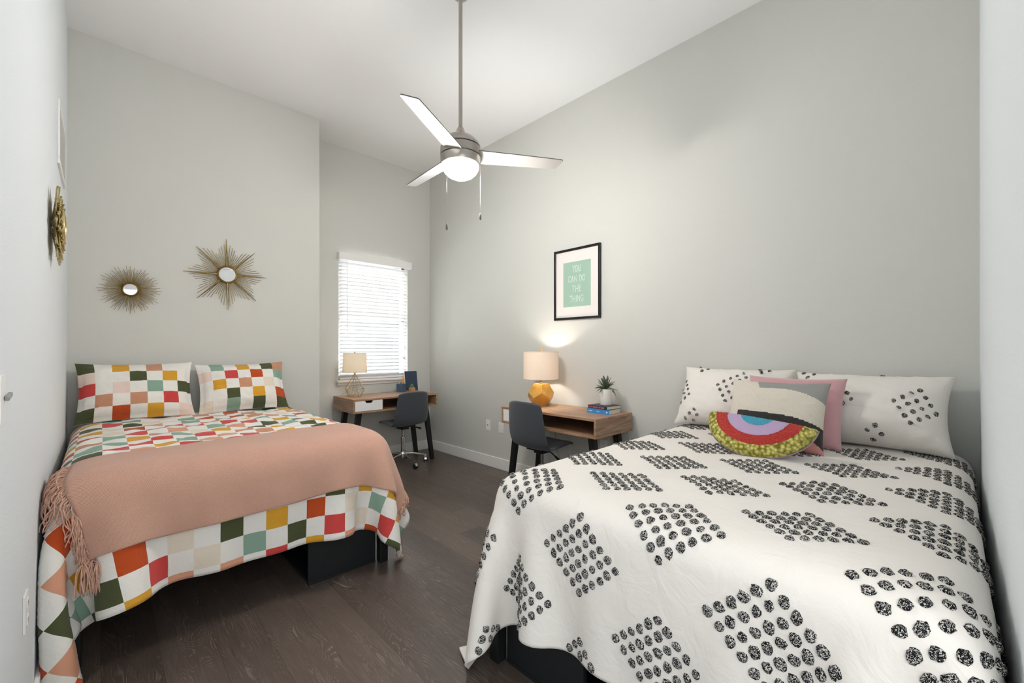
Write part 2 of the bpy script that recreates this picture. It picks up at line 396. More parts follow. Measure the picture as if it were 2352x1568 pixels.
for az in (-32.5, 210.5, 87.0):
    bm = B()
    Mx = Matrix.Rotation(math.radians(az), 4, 'Z') @ Matrix.Translation((0, 0, 2.508)) @ Matrix.Rotation(math.radians(-13), 4, 'X')
    pts = [(.105, -.062), (.20, -.060), (.40, -.056), (.60, -.050), (.655, -.047), (.664, -.040), (.664, -.030), (.640, .040), (.633, .047), (.60, .0485), (.40, .055), (.20, .060), (.105, .062)]
    a = [bm.verts.new((x, y, -.003)) for x, y in pts]; c = [bm.verts.new((x, y, .003)) for x, y in pts]
    bm.faces.new(a[::-1]); bm.faces.new(c)
    for i in range(len(pts)):
        f = bm.faces.new((a[i], a[(i+1) % len(pts)], c[(i+1) % len(pts)], c[i])); f.material_index = 1
    for v in bm.verts: v.co = Mx @ v.co
    mesh_obj('blade', bm, [M_blade, M_bedge], fan)
M_globe = mat('lit_globe', (250, 246, 240), .4, emit=(255, 246, 236), estr=3.2)
bm = B(); lathe(bm, [(.1135, 2.452), (.1165, 2.44), (.113, 2.42), (.10, 2.398), (.08, 2.379), (.05, 2.364), (.02, 2.3575), (0, 2.357)], 48); g = mesh_obj('light_globe', bm, M_globe, fan, True); g['label'] = 'frosted glowing glass dome'
for (dx, dy, zb, nm) in ((.060, -.108, 2.13, 0), (-.112, -.02, 2.05, 1)):
    bm = B(); tube(bm, [(dx*1.02, dy*1.02, 2.475), (dx*1.08, dy*1.08, 2.465), (dx*1.08, dy*1.08, zb)], .0007, 6)
    z = 2.45
    while z > zb and nm == 0 or (z > zb+.1 and nm == 1):
        z -= .012
        if z < 2.33: bmesh.ops.create_icosphere(bm, subdivisions=1, radius=.0013, matrix=Matrix.Translation((dx*1.08, dy*1.08, max(z, zb))))
    pc = mesh_obj('pull_chain', bm, M_nickel, fan)
    bm = B(); lathe(bm, [(0, zb+.004), (.003, zb), (.006, zb-.018), (.0068, zb-.030), (.004, zb-.040), (0, zb-.042)], 12, cx=dx*1.08, cy=dy*1.08); mesh_obj('chain_pendant', bm, M_pend_n, pc, True)

# ------------------------------------------------------------------ sunburst mirrors on the wall behind the left bed
def sun_ray(bm, a, r0, r1, w0, w1, y):
    d = Vector((math.cos(a), 0, math.sin(a)))
    tube(bm, [d*r0+Vector((0, y, 0)), d*r1+Vector((0, y, 0))], [w0, w1], 6)
def ring_mirror(t, rm, ring):
    Mx = Matrix.Rotation(PI/2, 4, 'X')
    bm = B(); lathe(bm, [(rm-.001, .020), (rm+.002, .028), (rm+ring*.4, .030), (rm+ring*.5, .026), (rm+ring*.75, .029), (rm+ring, .022), (rm+ring, .004), (0, .004)], 64, M=Mx); mesh_obj('mirror_rim', bm, M_gold, t, True, autos=50)
    bm = B(); lathe(bm, [(0, .0235), (rm*.6, .0232), (rm+.001, .022)], 48, M=Mx); mesh_obj('mirror_glass', bm, M_mirror, t, True)
s1 = thing('sunburst_mirror', 'smaller gold sunburst mirror with dense thin rays above the left bed', 'mirror', (.159, YP, 1.737), group='gold sunburst wall mirrors')
bm = B(); nr = 96
for i in range(nr):
    a = 2*PI*i/nr; k = i % 8
    r = .150 + .032*abs(math.cos(6*a)) - (.028 if i % 2 else 0) + rnd.uniform(-.006, .006)
    sun_ray(bm, a+rnd.uniform(-.01, .01), .045, r,   .0019, .0016, -.010-(i % 3)*.004)
mesh_obj('rays', bm, M_gold, s1); ring_mirror(s1, .040, .013)
s2 = thing('sunburst_mirror', 'larger gold sunburst mirror with eight thick spikes above the left bed', 'mirror', (.777, YP, 1.925), group='gold sunburst wall mirrors')
bm = B()
for i in range(72):
    a = 2*PI*i/72; k = i % 9
    if k == 0: continue
    r = .285 - .018*min(k, 9-k)*1.0 - (.02 if min(k, 9-k) >= 4 else 0); r += rnd.uniform(-.008, .008)
    sun_ray(bm, a, .06, r*.98, .0020, .0020, -.010)
mesh_obj('thin_rays', bm, M_gold, s2)
bm = B()
for k in range(8): sun_ray(bm, 2*PI*k/8+.02, .07, .30, .0095, .0022, -.017)
mesh_obj('thick_spikes', bm, M_gold, s2); ring_mirror(s2, .060, .016)
# petal mirror on left wall (faces +x)
s3 = thing('leaf_wreath_mirror', 'gold layered petal mirror hanging on the left wall beneath the air grille', 'mirror', (XL, 2.935, 1.86))
M_palegold = mat('pale_gold_leaf', (206, 190, 142), .34, .9, bump=.15, bscale=120)
RY = Matrix.Rotation(PI/2, 4, 'Z')
bm = B()
def petal(bm, a, r0, r1, w, x):
    d = Vector((0, math.cos(a), math.sin(a))); s = Vector((0, -math.sin(a), math.cos(a))); prev = None
    for i in range(9):
        t = i/8; c = d*(r0+(r1-r0)*t) + Vector((x + .02*t*t + .006*math.sin(PI*t), 0, 0)); ww = w*math.sin(PI*min(1, .12+t*.86))**.8*(1 if i < 8 else .15)
        row = [bm.verts.new(c - s*ww + Vector((.006, 0, 0))), bm.verts.new(c), bm.verts.new(c + s*ww + Vector((.006, 0, 0)))]
        if prev:
            for k in (0, 1): bm.faces.new((prev[k], prev[k+1], row[k+1], row[k]))
        prev = row
    for q in range(10):
        c = d*(r0+(r1-r0)*(.45+.5*rnd.random())) + s*w*.6*rnd.uniform(-1, 1)
        bmesh.ops.create_icosphere(bm, subdivisions=1, radius=.003, matrix=Matrix.Translation(c + Vector((x+.018, 0, 0))))
for ly, (n_, r1, w, x) in enumerate(((12, .19, .032, .006), (12, .155, .027, .014), (10, .11, .022, .022))):
    for i in range(n_): petal(bm, 2*PI*(i+.5*ly)/n_+rnd.uniform(-.05, .05), .045, r1*rnd.uniform(.93, 1.04), w, x)
o = mesh_obj('petals', bm, M_palegold, s3, True); md = o.modifiers.new('s', 'SOLIDIFY'); md.thickness = .0012
MX = Matrix.Rotation(PI/2, 4, 'Y')
bm = B(); lathe(bm, [(.055, .040), (.060, .050), (.070, .050), (.075, .040), (.070, .012), (0, .01)], 48, M=MX); mesh_obj('mirror_rim', bm, M_palegold, s3, True, autos=50)
bm = B(); lathe(bm, [(0, .044), (.03, .0435), (.056, .042)], 32, M=MX); mesh_obj('mirror_glass', bm, M_mirror, s3, True)

# return-air grille, switch and outlet on the left wall
gr = thing('air_grille', 'white louvred air return grille high on the left wall', 'vent', (XL, 3.63, 2.47))
bm = B()
for y0, y1, z0, z1 in ((-.26, .26, .14, .175), (-.26, .26, -.175, -.14), (-.26, -.225, -.14, .14), (.225, .26, -.14, .14)): box(bm, 0, .010, y0, y1, z0, z1, .002)
mesh_obj('grille_frame', bm, M_white, gr)
bm = B()
for i in range(16): box(bm, -.006, .006, -.225, .225, -.001, .001, M=Matrix.Translation((.006, 0, -.131+i*.0175)) @ Matrix.Rotation(math.radians(35), 4, 'Y'))
mesh_obj('louvres', bm, M_white, gr)
bm = B(); box(bm, .0002, .001, -.225, .225, -.14, .14); mesh_obj('duct_opening', bm, mat('duct_dark', (60, 60, 62), .8), gr)
def plate(name, label, cat, loc, rz, w=.072, h=.115, kind='outlet'):
    t = thing(name, label, cat, loc, rz)     # faces -y locally
    bm = B(); box(bm, -w/2, w/2, -.007, 0, -h/2, h/2, .002); mesh_obj('cover_plate', bm, M_white, t)
    if kind == 'outlet':
        for s in (-1, 1):
            bm = B(); box(bm, -.0165, .0165, -.0095, -.006, s*.026-.014, s*.026+.014, .003)
            so = mesh_obj('socket', bm, M_white, t)
            bm = B()
            for dx in (-.006, .006): box(bm, dx-.001, dx+.001, -.0098, -.0094, s*.026-.003, s*.026+.006)
            lathe(bm, [(0, .0098), (.002, .0098), (.002, .0094)], 8, M=Matrix.Translation((0, 0, s*.026-.008)) @ Matrix.Rotation(PI/2, 4, 'X'))
            mesh_obj('socket_slots', bm, M_black, so)
    elif kind == 'coax':
        bm = B(); lathe(bm, [(.004, .007), (.0045, .016), (.002, .016), (0, .010)], 12, M=Matrix.Rotation(PI/2, 4, 'X')); mesh_obj('coaxial_jack', bm, M_black, t)
    return t
plate('cable_outlet', 'white cable jack plate on the right wall, nearer the window corner', 'outlet', (XR, 3.585, .452), -PI/2, kind='coax')
plate('wall_outlet', 'white outlet plate on the right wall beside the drawer end of the near desk', 'outlet', (XR, 3.375, .447), -PI/2)
plate('wall_outlet', 'white outlet plate on the right wall underneath the books end of the desk', 'outlet', (XR, 2.075, .455), -PI/2)
plate('wall_outlet', 'white outlet plate low on the left wall beside the fringed bed corner', 'outlet', (XL, 1.985, .475), PI/2)
t = plate('light_switch', 'white switch plate with grey lever cut off by the left edge of the photo', 'light switch', (XL, 1.545, 1.165), PI/2, .07, .115, 'none')
bm = B(); box(bm, .0, .052, -.016, -.008, -.005, .006, .002, M=Matrix.Rotation(math.radians(-8), 4, 'Y')); mesh_obj('switch_lever', bm, mat('grey_plastic', (150, 150, 148), .4), t)

# ------------------------------------------------------------------ framed print on the right wall
pic = thing('framed_print', 'black framed mint green lettered print on the right wall', 'picture', (XR, 2.360, 1.880), -PI/2)
pw, ph = .259, .3235
bm = B()
for x0, x1, z0, z1 in ((-pw, pw, ph-.022, ph), (-pw, pw, -ph, -ph+.022), (-pw, -pw+.022, -ph+.022, ph-.022), (pw-.022, pw, -ph+.022, ph-.022)): box(bm, x0, x1, -.022, -.002, z0, z1, .004)
mesh_obj('picture_frame', bm, mat('black_frame', (18, 18, 18), .3), pic)
bm = B(); box(bm, -pw+.02, pw-.02, -.010, -.004, -ph+.02, ph-.02); mesh_obj('mat_board', bm, mat('mat_board_white', (236, 231, 226), .8), pic)
mx0, mx1, mz0, mz1 = 2.360-2.512, 2.360-2.205, 1.673-1.880, 2.081-1.880
bm = B(); box(bm, mx0, mx1, -.0108, -.0098, mz0, mz1); pr_ = mesh_obj('mint_print', bm, mat('mint_paper', (160, 192, 174), .8), pic)
M_ink = mat('pale_ink', (232, 242, 234), .8)
dg = None
for word, xc, zc, sz, wmax in (('YOU', 0, .135, .088, .08), ('CAN', -.045, .045, .080, .088), ('DO', .062, .045, .080, .055), ('THE', 0, -.045, .085, .088), ('THING', 0, -.135, .085, .135)):
    bmT = B()
    for off in (0, .003):
        cu = bpy.data.curves.new('t', 'FONT'); cu.body = word; cu.size = sz; cu.align_x = 'CENTER'; cu.align_y = 'CENTER'; cu.fill_mode = 'NONE'; cu.bevel_depth = .0012; cu.bevel_resolution = 0; cu.offset = -off; cu.space_character = 1.1; cu.resolution_u = 4
        to = bpy.data.objects.new('t', cu); COL.objects.link(to); bpy.context.view_layer.update()
        ev = to.evaluated_get(bpy.context.evaluated_depsgraph_get()); me = bpy.data.meshes.new_from_object(ev)
        w = max((v.co.x for v in me.vertices), default=.1)*2
        me.transform(Matrix.Translation(((mx0+mx1)/2+xc, -.0112, (mz0+mz1)/2+zc)) @ Matrix.Rotation(PI/2, 4, 'X') @ Matrix.Diagonal((wmax/w*1.12, 1, 1, 1)))
        bmT.from_mesh(me); bpy.data.objects.remove(to); bpy.data.curves.remove(cu); bpy.data.meshes.remove(me)
    mesh_obj('lettering', bmT, M_ink, pr_)
M_pg = bpy.data.materials.new('picture_glazing'); M_pg.use_nodes = True
nt = M_pg.node_tree; N = nt.nodes; N.clear()
o_ = N.new('ShaderNodeOutputMaterial'); gl = N.new('ShaderNodeBsdfGlossy'); gl.inputs['Roughness'].default_value = .03; tr = N.new('ShaderNodeBsdfTransparent'); mx = N.new('ShaderNodeMixShader'); mx.inputs[0].default_value = .035
nt.links.new(tr.outputs[0], mx.inputs[1]); nt.links.new(gl.outputs[0], mx.inputs[2]); nt.links.new(mx.outputs[0], o_.inputs[0])
bm = B(); box(bm, -pw+.02, pw-.02, -.0145, -.0135, -ph+.02, ph-.02); mesh_obj('picture_glass', bm, M_pg, pic)

# ------------------------------------------------------------------ table lamps
def shade_mat(name, col, w, e=0, ecol=(255, 225, 190)):
    m = bpy.data.materials.new(name); m.use_nodes = True; nt = m.node_tree; N = nt.nodes; b = N['Principled BSDF']
    b.inputs['Base Color'].default_value = (*lin(col), 1); b.inputs['Roughness'].default_value = .9
    tl = N.new('ShaderNodeBsdfTranslucent'); tl.inputs['Color'].default_value = (*lin(col), 1); mx = N.new('ShaderNodeMixShader'); mx.inputs[0].default_value = w
    tc = N.new('ShaderNodeTexCoord'); n = N.new('ShaderNodeTexNoise'); n.inputs['Scale'].default_value = 350; bp = N.new('ShaderNodeBump'); bp.inputs['Strength'].default_value = .12
    nt.links.new(tc.outputs['Object'], n.inputs['Vector']); nt.links.new(n.outputs['Fac'], bp.inputs['Height']); nt.links.new(bp.outputs['Normal'], b.inputs['Normal'])
    nt.links.new(b.outputs[0], mx.inputs[1]); nt.links.new(tl.outputs[0], mx.inputs[2]); nt.links.new(mx.outputs[0], N['Material Output'].inputs[0]); return m
M_shade2 = shade_mat('linen_shade_blush', (250, 240, 228), .34)
M_shade1 = shade_mat('linen_shade_cream', (246, 240, 228), .42)
M_bulb = mat('lamp_bulb', (255, 240, 220), .4, emit=(255, 228, 196), estr=6)
M_edge = mat('shade_trim', (196, 170, 130), .6)
def lampshade(t, z0, z1, r0, r1, m, seam=True):
    bm = B(); lathe(bm, [(r0, z0), (r1, z1), (r1-.002, z1), (r0-.002, z0), (r0, z0)], 56); s = mesh_obj('lamp_shade', bm, m, t, True, autos=50)
    for r, z in ((r0, z0), (r1, z1)):
        bm = B(); lathe(bm, [(r+.0006, z-.0015), (r+.0006, z+.0015), (r-.0026, z+.0015), (r-.0026, z-.0015), (r+.0006, z-.0015)], 56)
        if z == z1:
            for k in range(3):
                a = 2*PI*k/3; tube(bm, [(0, 0, z1-.012), (r1*math.cos(a), r1*math.sin(a), z1-.002)], .0014, 6)
        mesh_obj('shade_ring', bm, M_edge, s)
    return s
lamp2 = thing('table_lamp', 'gold faceted table lamp with a lit drum shade on the near desk', 'lamp', (2.872, 2.60, DZ1))
# dodecahedron body resting on a pentagon
phi = (1+5**.5)/2; a_ = .0885
raw = [Vector((x, y, z)) for x in (-1, 1) for y in (-1, 1) for z in (-1, 1)]
for s in (-1, 1):
    for u in (-1, 1): raw += [Vector((0, s/phi, u*phi)), Vector((s/phi, u*phi, 0)), Vector((s*phi, 0, u/phi))]
fn = Vector((0, phi, 1)).normalized()
q = fn.rotation_difference(Vector((0, 0, 1))).to_matrix().to_4x4()
bm = B()
Mr = Matrix.Rotation(math.radians(100), 4, 'Z') @ q @ Matrix.Scale(a_/(2/phi), 4)
for v in raw: bm.verts.new(Mr @ v)
r = bmesh.ops.convex_hull(bm, input=bm.verts[:]); bmesh.ops.dissolve_limit(bm, angle_limit=.02, verts=bm.verts[:], edges=bm.edges[:])
zmin = min(v.co.z for v in bm.verts)
for v in bm.verts: v.co.z -= zmin
bmesh.ops.bevel(bm, geom=bm.edges[:], offset=.0015, segments=1, affect='EDGES')
mesh_obj('lamp_base', bm, M_goldbright, lamp2)
ht = -2*zmin
bm = B(); lathe(bm, [(0, ht), (.014, ht), (.014, ht+.006), (.008, ht+.010), (.008, ht+.06), (.016, ht+.062), (.016, ht+.10), (0, ht+.10)], 20); mesh_obj('lamp_neck', bm, M_gold, lamp2, True, autos=40)
lampshade(lamp2, .239, .484, .160, .158, M_shade2)
bm = B(); tube(bm, [(0, 0, ht+.09), (0, 0, .488)], .003, 8); lathe(bm, [(0, .484), (.008, .486), (.009, .490), (.004, .494), (.004, .500), (.011, .508), (.0125, .516), (.009, .525), (0, .528)], 16); mesh_obj('finial', bm, M_goldbright, lamp2, True, autos=60)
bm = B(); lathe(bm, [(0, .425), (.02, .418), (.030, .398), (.028, .375), (.014, .345), (.013, .33), (0, .33)], 20); mesh_obj('light_bulb', bm, M_bulb, lamp2, True)
bm = B(); tube(bm, [(.05, -.03, .004), (.15, .04, .004), (.205, .06, .003), (.212, .04, -.12), (.208, -.02, -.45), (.212, -.10, -.60)], .0028, 6); mesh_obj('power_cord', bm, mat('cord_grey', (150, 152, 152), .5), lamp2)

lamp1 = thing('table_lamp', 'gold wire-frame table lamp with a cream shade on the desk by the window', 'lamp', (1.955, 4.45, DZ1))
bm = B()
rt, zt = .103, .088; rb = .064
top = [Vector((rt*math.cos(2*PI*k/6+.3), rt*math.sin(2*PI*k/6+.3), zt)) for k in range(6)]; bot = [Vector((rb*math.cos(2*PI*(k+.5)/6+.3), rb*math.sin(2*PI*(k+.5)/6+.3), .003)) for k in range(6)]
ap = Vector((0, 0, .252))
for k in range(6):
    for A_, B_ in ((ap + (top[k]-ap)*.04, top[k]), (top[k], top[(k+1) % 6]), (top[k], bot[k]), (top[(k+1) % 6], bot[k]), (bot[k], bot[(k+1) % 6])): tube(bm, [A_, B_], .0019, 6)
mesh_obj('wire_base', bm, M_gold, lamp1)
bm = B(); lathe(bm, [(0, .245), (.012, .245), (.013, .262), (.009, .268), (.009, .30), (0, .30)], 16); mesh_obj('lamp_neck', bm, M_goldbright, lamp1, True, autos=40)
lampshade(lamp1, .262, .468, .126, .118, M_shade1)
bm = B(); tube(bm, [(0, 0, .29), (0, 0, .47)], .0025, 8); lathe(bm, [(0, .468), (.007, .47), (.008, .48), (0, .486)], 12); mesh_obj('finial', bm, M_gold, lamp1, True)
bm = B(); lathe(bm, [(0, .40), (.018, .393), (.026, .375), (.024, .355), (.012, .33), (.011, .30), (0, .30)], 20); mesh_obj('light_bulb', bm, M_bulb, lamp1, True)
bm = B(); tube(bm, [(0, 0, .24), (-.03, .02, .12), (-.09, .02, .05), (-.135, .05, .02), (-.15, .12, .004), (-.14, .20, .003), (-.14, .225, .002), (-.14, .232, -.2)], .002, 6); mesh_obj('power_cord', bm, mat('cord_grey', (150, 152, 152), .5), lamp1)

# ------------------------------------------------------------------ small things on the desks
M_blueb = mat('book_blue', (62, 138, 200), .5); M_darkb = mat('book_navy', (42, 50, 64), .45); M_page = mat('book_pages', (226, 216, 192), .8, bump=.2, bscale=500)
def book(name, label, loc, rz, w, l, th, mc, marks):
    # spine along local y facing -x
    t = thing(name, label, 'book', loc, rz, 'books stacked under the potted plant')
    bm = B(); box(bm, 0, w, -l/2, l/2, 0, .002); box(bm, 0, w, -l/2, l/2, th-.002, th); box(bm, -.001, .002, -l/2, l/2, 0, th, .0008); mesh_obj('cover', bm, mc, t)
    bm = B(); box(bm, .002, w-.004, -l/2+.003, l/2-.003, .002, th-.002); mesh_obj('pages', bm, M_page, t)
    mm = mat(name+'_spine_print', (206, 92, 92) if mc is M_darkb else (206, 226, 240), .6)
    words = [[]]
    for k in sorted(marks):
        if words[-1] and k[0]-words[-1][-1][1] > .004: words.append([])
        words[-1].append(k)
    for wd in words:
        bm = B()
        for y0, y1, z0, z1 in wd: box(bm, -.0016, -.0008, y0, y1, z0, z1)
        mesh_obj('spine_print', bm, mm, t)
    return t
random.seed(3)
mk = []; y = .085
while y > -.06:
    w_ = random.choice([.004, .006, .007]); mk.append((y-w_, y, .006, .017)); y -= w_+random.choice([.002, .002, .006])
mkb = [(.06+i*.009-.006, .06+i*.009, .014, .022) for i in range(4)] + [(-.01+i*.007-.004, -.01+i*.007, .015, .020) for i in range(4)] + [(-.088, -.075, .012, .024)]
book('hardcover_book', 'bright blue book, lower of the two stacked on the near desk', (2.815, 1.945, DZ1), math.radians(1), .172, .202, .036, M_blueb, mkb)
book('hardcover_book', 'thin dark navy book with red spine print, on top of the blue book', (2.822, 1.955, DZ1+.0365), math.radians(-5), .168, .19, .025, M_darkb, mk)
M_leaf = mat('agave_leaf', (78, 96, 74), .5, var=.3, vscale=30)
def leafblade(bm, base, az, L, w, rise, droop, n=8):
    d = Vector((math.cos(az), math.sin(az), 0)); s = Vector((-math.sin(az), math.cos(az), 0)); prev = None
    for i in range(n+1):
        t = i/n
        c = base + d*L*t*math.cos(rise)*(1-.1*t) + Vector((0, 0, L*(math.sin(rise)*t - droop*t*t)))
        ww = w*(1-t)**.7*(.75+.6*t) if i < n else .0004
        row = [bm.verts.new(c-s*ww+Vector((0, 0, ww*.35))), bm.verts.new(c-Vector((0, 0, ww*.35))), bm.verts.new(c+s*ww+Vector((0, 0, ww*.35)))]
        if prev:
            for k in (0, 1): bm.faces.new((prev[k], prev[k+1], row[k+1], row[k]))
        prev = row
pl = thing('potted_agave', 'spiky green succulent in a white cylinder pot on top of the books', 'potted plant', (2.925, 1.945, DZ1+.0625))
bm = B(); lathe(bm, [(0, 0), (.047, 0), (.050, .004), (.050, .125), (.047, .127), (.045, .123), (.045, .108), (0, .108)], 40); mesh_obj('pot', bm, mat('matte_white_ceramic', (236, 232, 226), .55), pl, True, autos=50)
bm = B(); lathe(bm, [(0, .112), (.03, .111), (.0445, .109)], 20); mesh_obj('soil', bm, mat('soil', (60, 50, 42), .95, bump=.5, bscale=200), pl)
bm = B(); rr = random.Random(8)
for i in range(34):
    az = i*2.399+rr.uniform(-.2, .2); k = i/34
    leafblade(bm, Vector((0, 0, .115+.025*k)), az, rr.uniform(.095, .15)*(1-.25*k), .011, rr.uniform(.15, .7)+k*.75, rr.uniform(.15, .75)*(1-k))
o = mesh_obj('leaves', bm, M_leaf, pl, True); md = o.modifiers.new('s', 'SOLIDIFY'); md.thickness = .0018

ph_ = thing('pencil_holder', 'blue square pencil cup on the far desk', 'pencil holder', (2.592, 4.60, DZ1), math.radians(28))
M_cer = mat('blue_ceramic', (72, 98, 122), .45, var=.12, vscale=15)
bm = B(); h_ = .041
for x0, x1, y0, y1 in ((-h_, h_, -h_, -h_+.005), (-h_, h_, h_-.005, h_), (-h_, -h_+.005, -h_+.005, h_-.005), (h_-.005, h_, -h_+.005, h_-.005)): box(bm, x0, x1, y0, y1, 0, .098)
box(bm, -h_+.005, h_-.005, -h_+.005, h_-.005, 0, .006); mesh_obj('cup', bm, M_cer, ph_)
M_pen = mat('pencil_paint', (232, 150, 44), .45); M_tip = mat('pencil_wood', (226, 190, 150), .7); M_pen2 = mat('pen_pale', (206, 214, 200), .45); M_pend = mat('pen_dark', (56, 60, 56), .45)
def pencil(label, x, y, tx, ty, L, m, n_):
    p0 = Vector((x, y, DZ1+.007)); d = Vector((tx, ty, 1)).normalized()
    t = thing('pencil', label, 'pencil', p0, 0, 'pencils in the blue cup')
    bm = B(); tube(bm, [Vector(), d*L*.9], .0038, 6); mesh_obj('barrel', bm, m, t)
    bm = B(); tube(bm, [d*L*.9, d*L], [.0038, .0007], 6); mesh_obj('tip', bm, M_tip, t)
for i, (dx, dy, tx, ty, L, m, lb) in enumerate((( -.01, -.01, .36, .0, .175, M_pen, 'leftmost of the orange pencils leaning right in the blue cup'), (.0, .0, .40, .08, .182, M_pen, 'tallest orange pencil in the middle of the blue cup'), (.008, -.004, .46, .02, .172, M_pen, 'orange pencil in the blue cup, right of the tallest'), (.012, .006, .56, .1, .170, M_tip, 'bare wood pencil leaning farthest right in the blue cup'), (-.006, .0, -.50, -.1, .125, M_pen2, 'pale green pencil leaning left out of the blue cup'), (-.004, .008, -.42, 0, .128, M_pend, 'dark pencil leaning left out of the blue cup'))):
    pencil(lb, 2.592+dx, 4.60+dy, tx*.42, ty*.42, L, m, i)
sp = thing('potted_succulent', 'tiny green succulent in a square wooden pot on the far desk', 'potted plant', (2.728, 4.585, DZ1), math.radians(10))
bm = B(); box(bm, -.028, .028, -.028, .028, 0, .046, .002); mesh_obj('wooden_pot', bm, wood_mat('pale_wood', (190, 142, 104), (216, 172, 134)), sp)
bm = B()
for i in range(22):
    k = i/22; leafblade(bm, Vector((0, 0, .046+.022*k)), i*2.399, rr.uniform(.03, .045)*(1-.2*k), .009, .35+k*.9, .2, 5)
o = mesh_obj('leaves', bm, mat('succulent_leaf', (110, 158, 112), .5, var=.25, vscale=40), sp, True); md = o.modifiers.new('s', 'SOLIDIFY'); md.thickness = .0035
bd = thing('letter_board', 'navy blue board with a pale edge leaning at the back of the far desk', 'board', (2.775, 4.668, DZ1), 0)
Mt = Matrix.Rotation(math.radians(-9), 4, 'X')
bm = B(); box(bm, -.085, .085, -.001, .001, .003, .240, M=Mt @ Matrix.Translation((0, -.0075, 0))); mesh_obj('navy_face', bm, mat('navy_felt', (52, 66, 86), .7), bd)
bm = B(); box(bm, -.090, .090, -.006, .010, 0, .244, .002, M=Mt); mesh_obj('pale_edge', bm, M_white, bd)

# ------------------------------------------------------------------ beds
W_, L_ = 1.37, 1.90
def T1(u, v, z): return Vector((u-.12, 4.31-v, z))
def T2(u, v, z): return Vector((3.08-v, u-.04, z))
M_matt = mat('mattress_ticking', (228, 226, 222), .9, bump=.1, bscale=60)
def bxT(bm, T, u0, u1, v0, v1, z0, z1, bev=0):
    a = T(u0, v0, z0); c = T(u1, v1, z1)
    box(bm, min(a.x, c.x), max(a.x, c.x), min(a.y, c.y), max(a.y, c.y), z0, z1, bev)
def rel(o, root):
    o.parent = root
    for v in o.data.vertices: v.co -= root.location
    return o
def make_bed(T, label, blabel):
    c = T(W_/2, L_/2, 0)
    t = thing('bed', label, 'bed', c, 0, 'black metal platform beds')
    def part(n, m, *bs, bev=.003, lab=None):
        bm = B()
        for b_ in bs: bxT(bm, T, *b_, bev)
        o = rel(mesh_obj(n, bm, m), t)
        if lab: o['label'] = lab
    part('side_rail', M_black, (.005, .045, .05, 1.86, .34, .42)); part('side_rail', M_black, (1.325, 1.365, .05, 1.86, .34, .42))
    part('foot_rail', M_black, (.045, 1.325, 1.855, 1.895, .34, .42)); part('head_rail', M_black, (.045, 1.325, .01, .05, .34, .42))
    for u, v in ((.0, .0), (1.328, .0), (.012, 1.815), (1.328, 1.868)): part('leg', M_black, (u, u+.05, v, v+.05, 0, .42))
    bsl = [(.045, 1.325, .12+i*.145, .19+i*.145, .40, .42) for i in range(12)]
    part('slats', M_black, *bsl, bev=0)
    bm = B(); bxT(bm, T, .0, W_, .0, L_, .42, .742, .05); rel(mesh_obj('mattress', bm, M_matt, None, True, autos=60), t)
    # storage box under the foot end, open towards the bed centre
    s = thing('storage_box', blabel, 'storage box', T(1.125, 1.55, 0), 0, 'black storage boxes beneath the beds')
    def bp(n, *bs):
        bm = B()
        for b_ in bs: bxT(bm, T, *b_, .0015)
        return rel(mesh_obj(n, bm, M_blackpanel), s)
    bp('front_panel', (.93, 1.318, 1.858, 1.876, .0, .334)); bp('back_panel', (.93, 1.318, 1.20, 1.218, 0, .334))
    bp('side_panel', (1.30, 1.318, 1.218, 1.858, 0, .334)); bp('bottom_panel', (.93, 1.30, 1.218, 1.858, .012, .030)); bp('top_panel', (.93, 1.30, 1.218, 1.858, .316, .334)); bp('shelf', (.94, 1.30, 1.218, 1.858, .165, .180))
    bp('plinth_edge', (.93, 1.318, 1.876, 1.880, .0, .012), (.93, .942, 1.876, 1.880, .012, .334))
    return t
make_bed(T1, 'black platform bed under the checked duvet against the left wall', 'black open storage box under the foot of the checked bed')
make_bed(T2, 'black platform bed under the cream tufted duvet, nearest the camera', 'black storage box under the foot of the cream tufted bed')

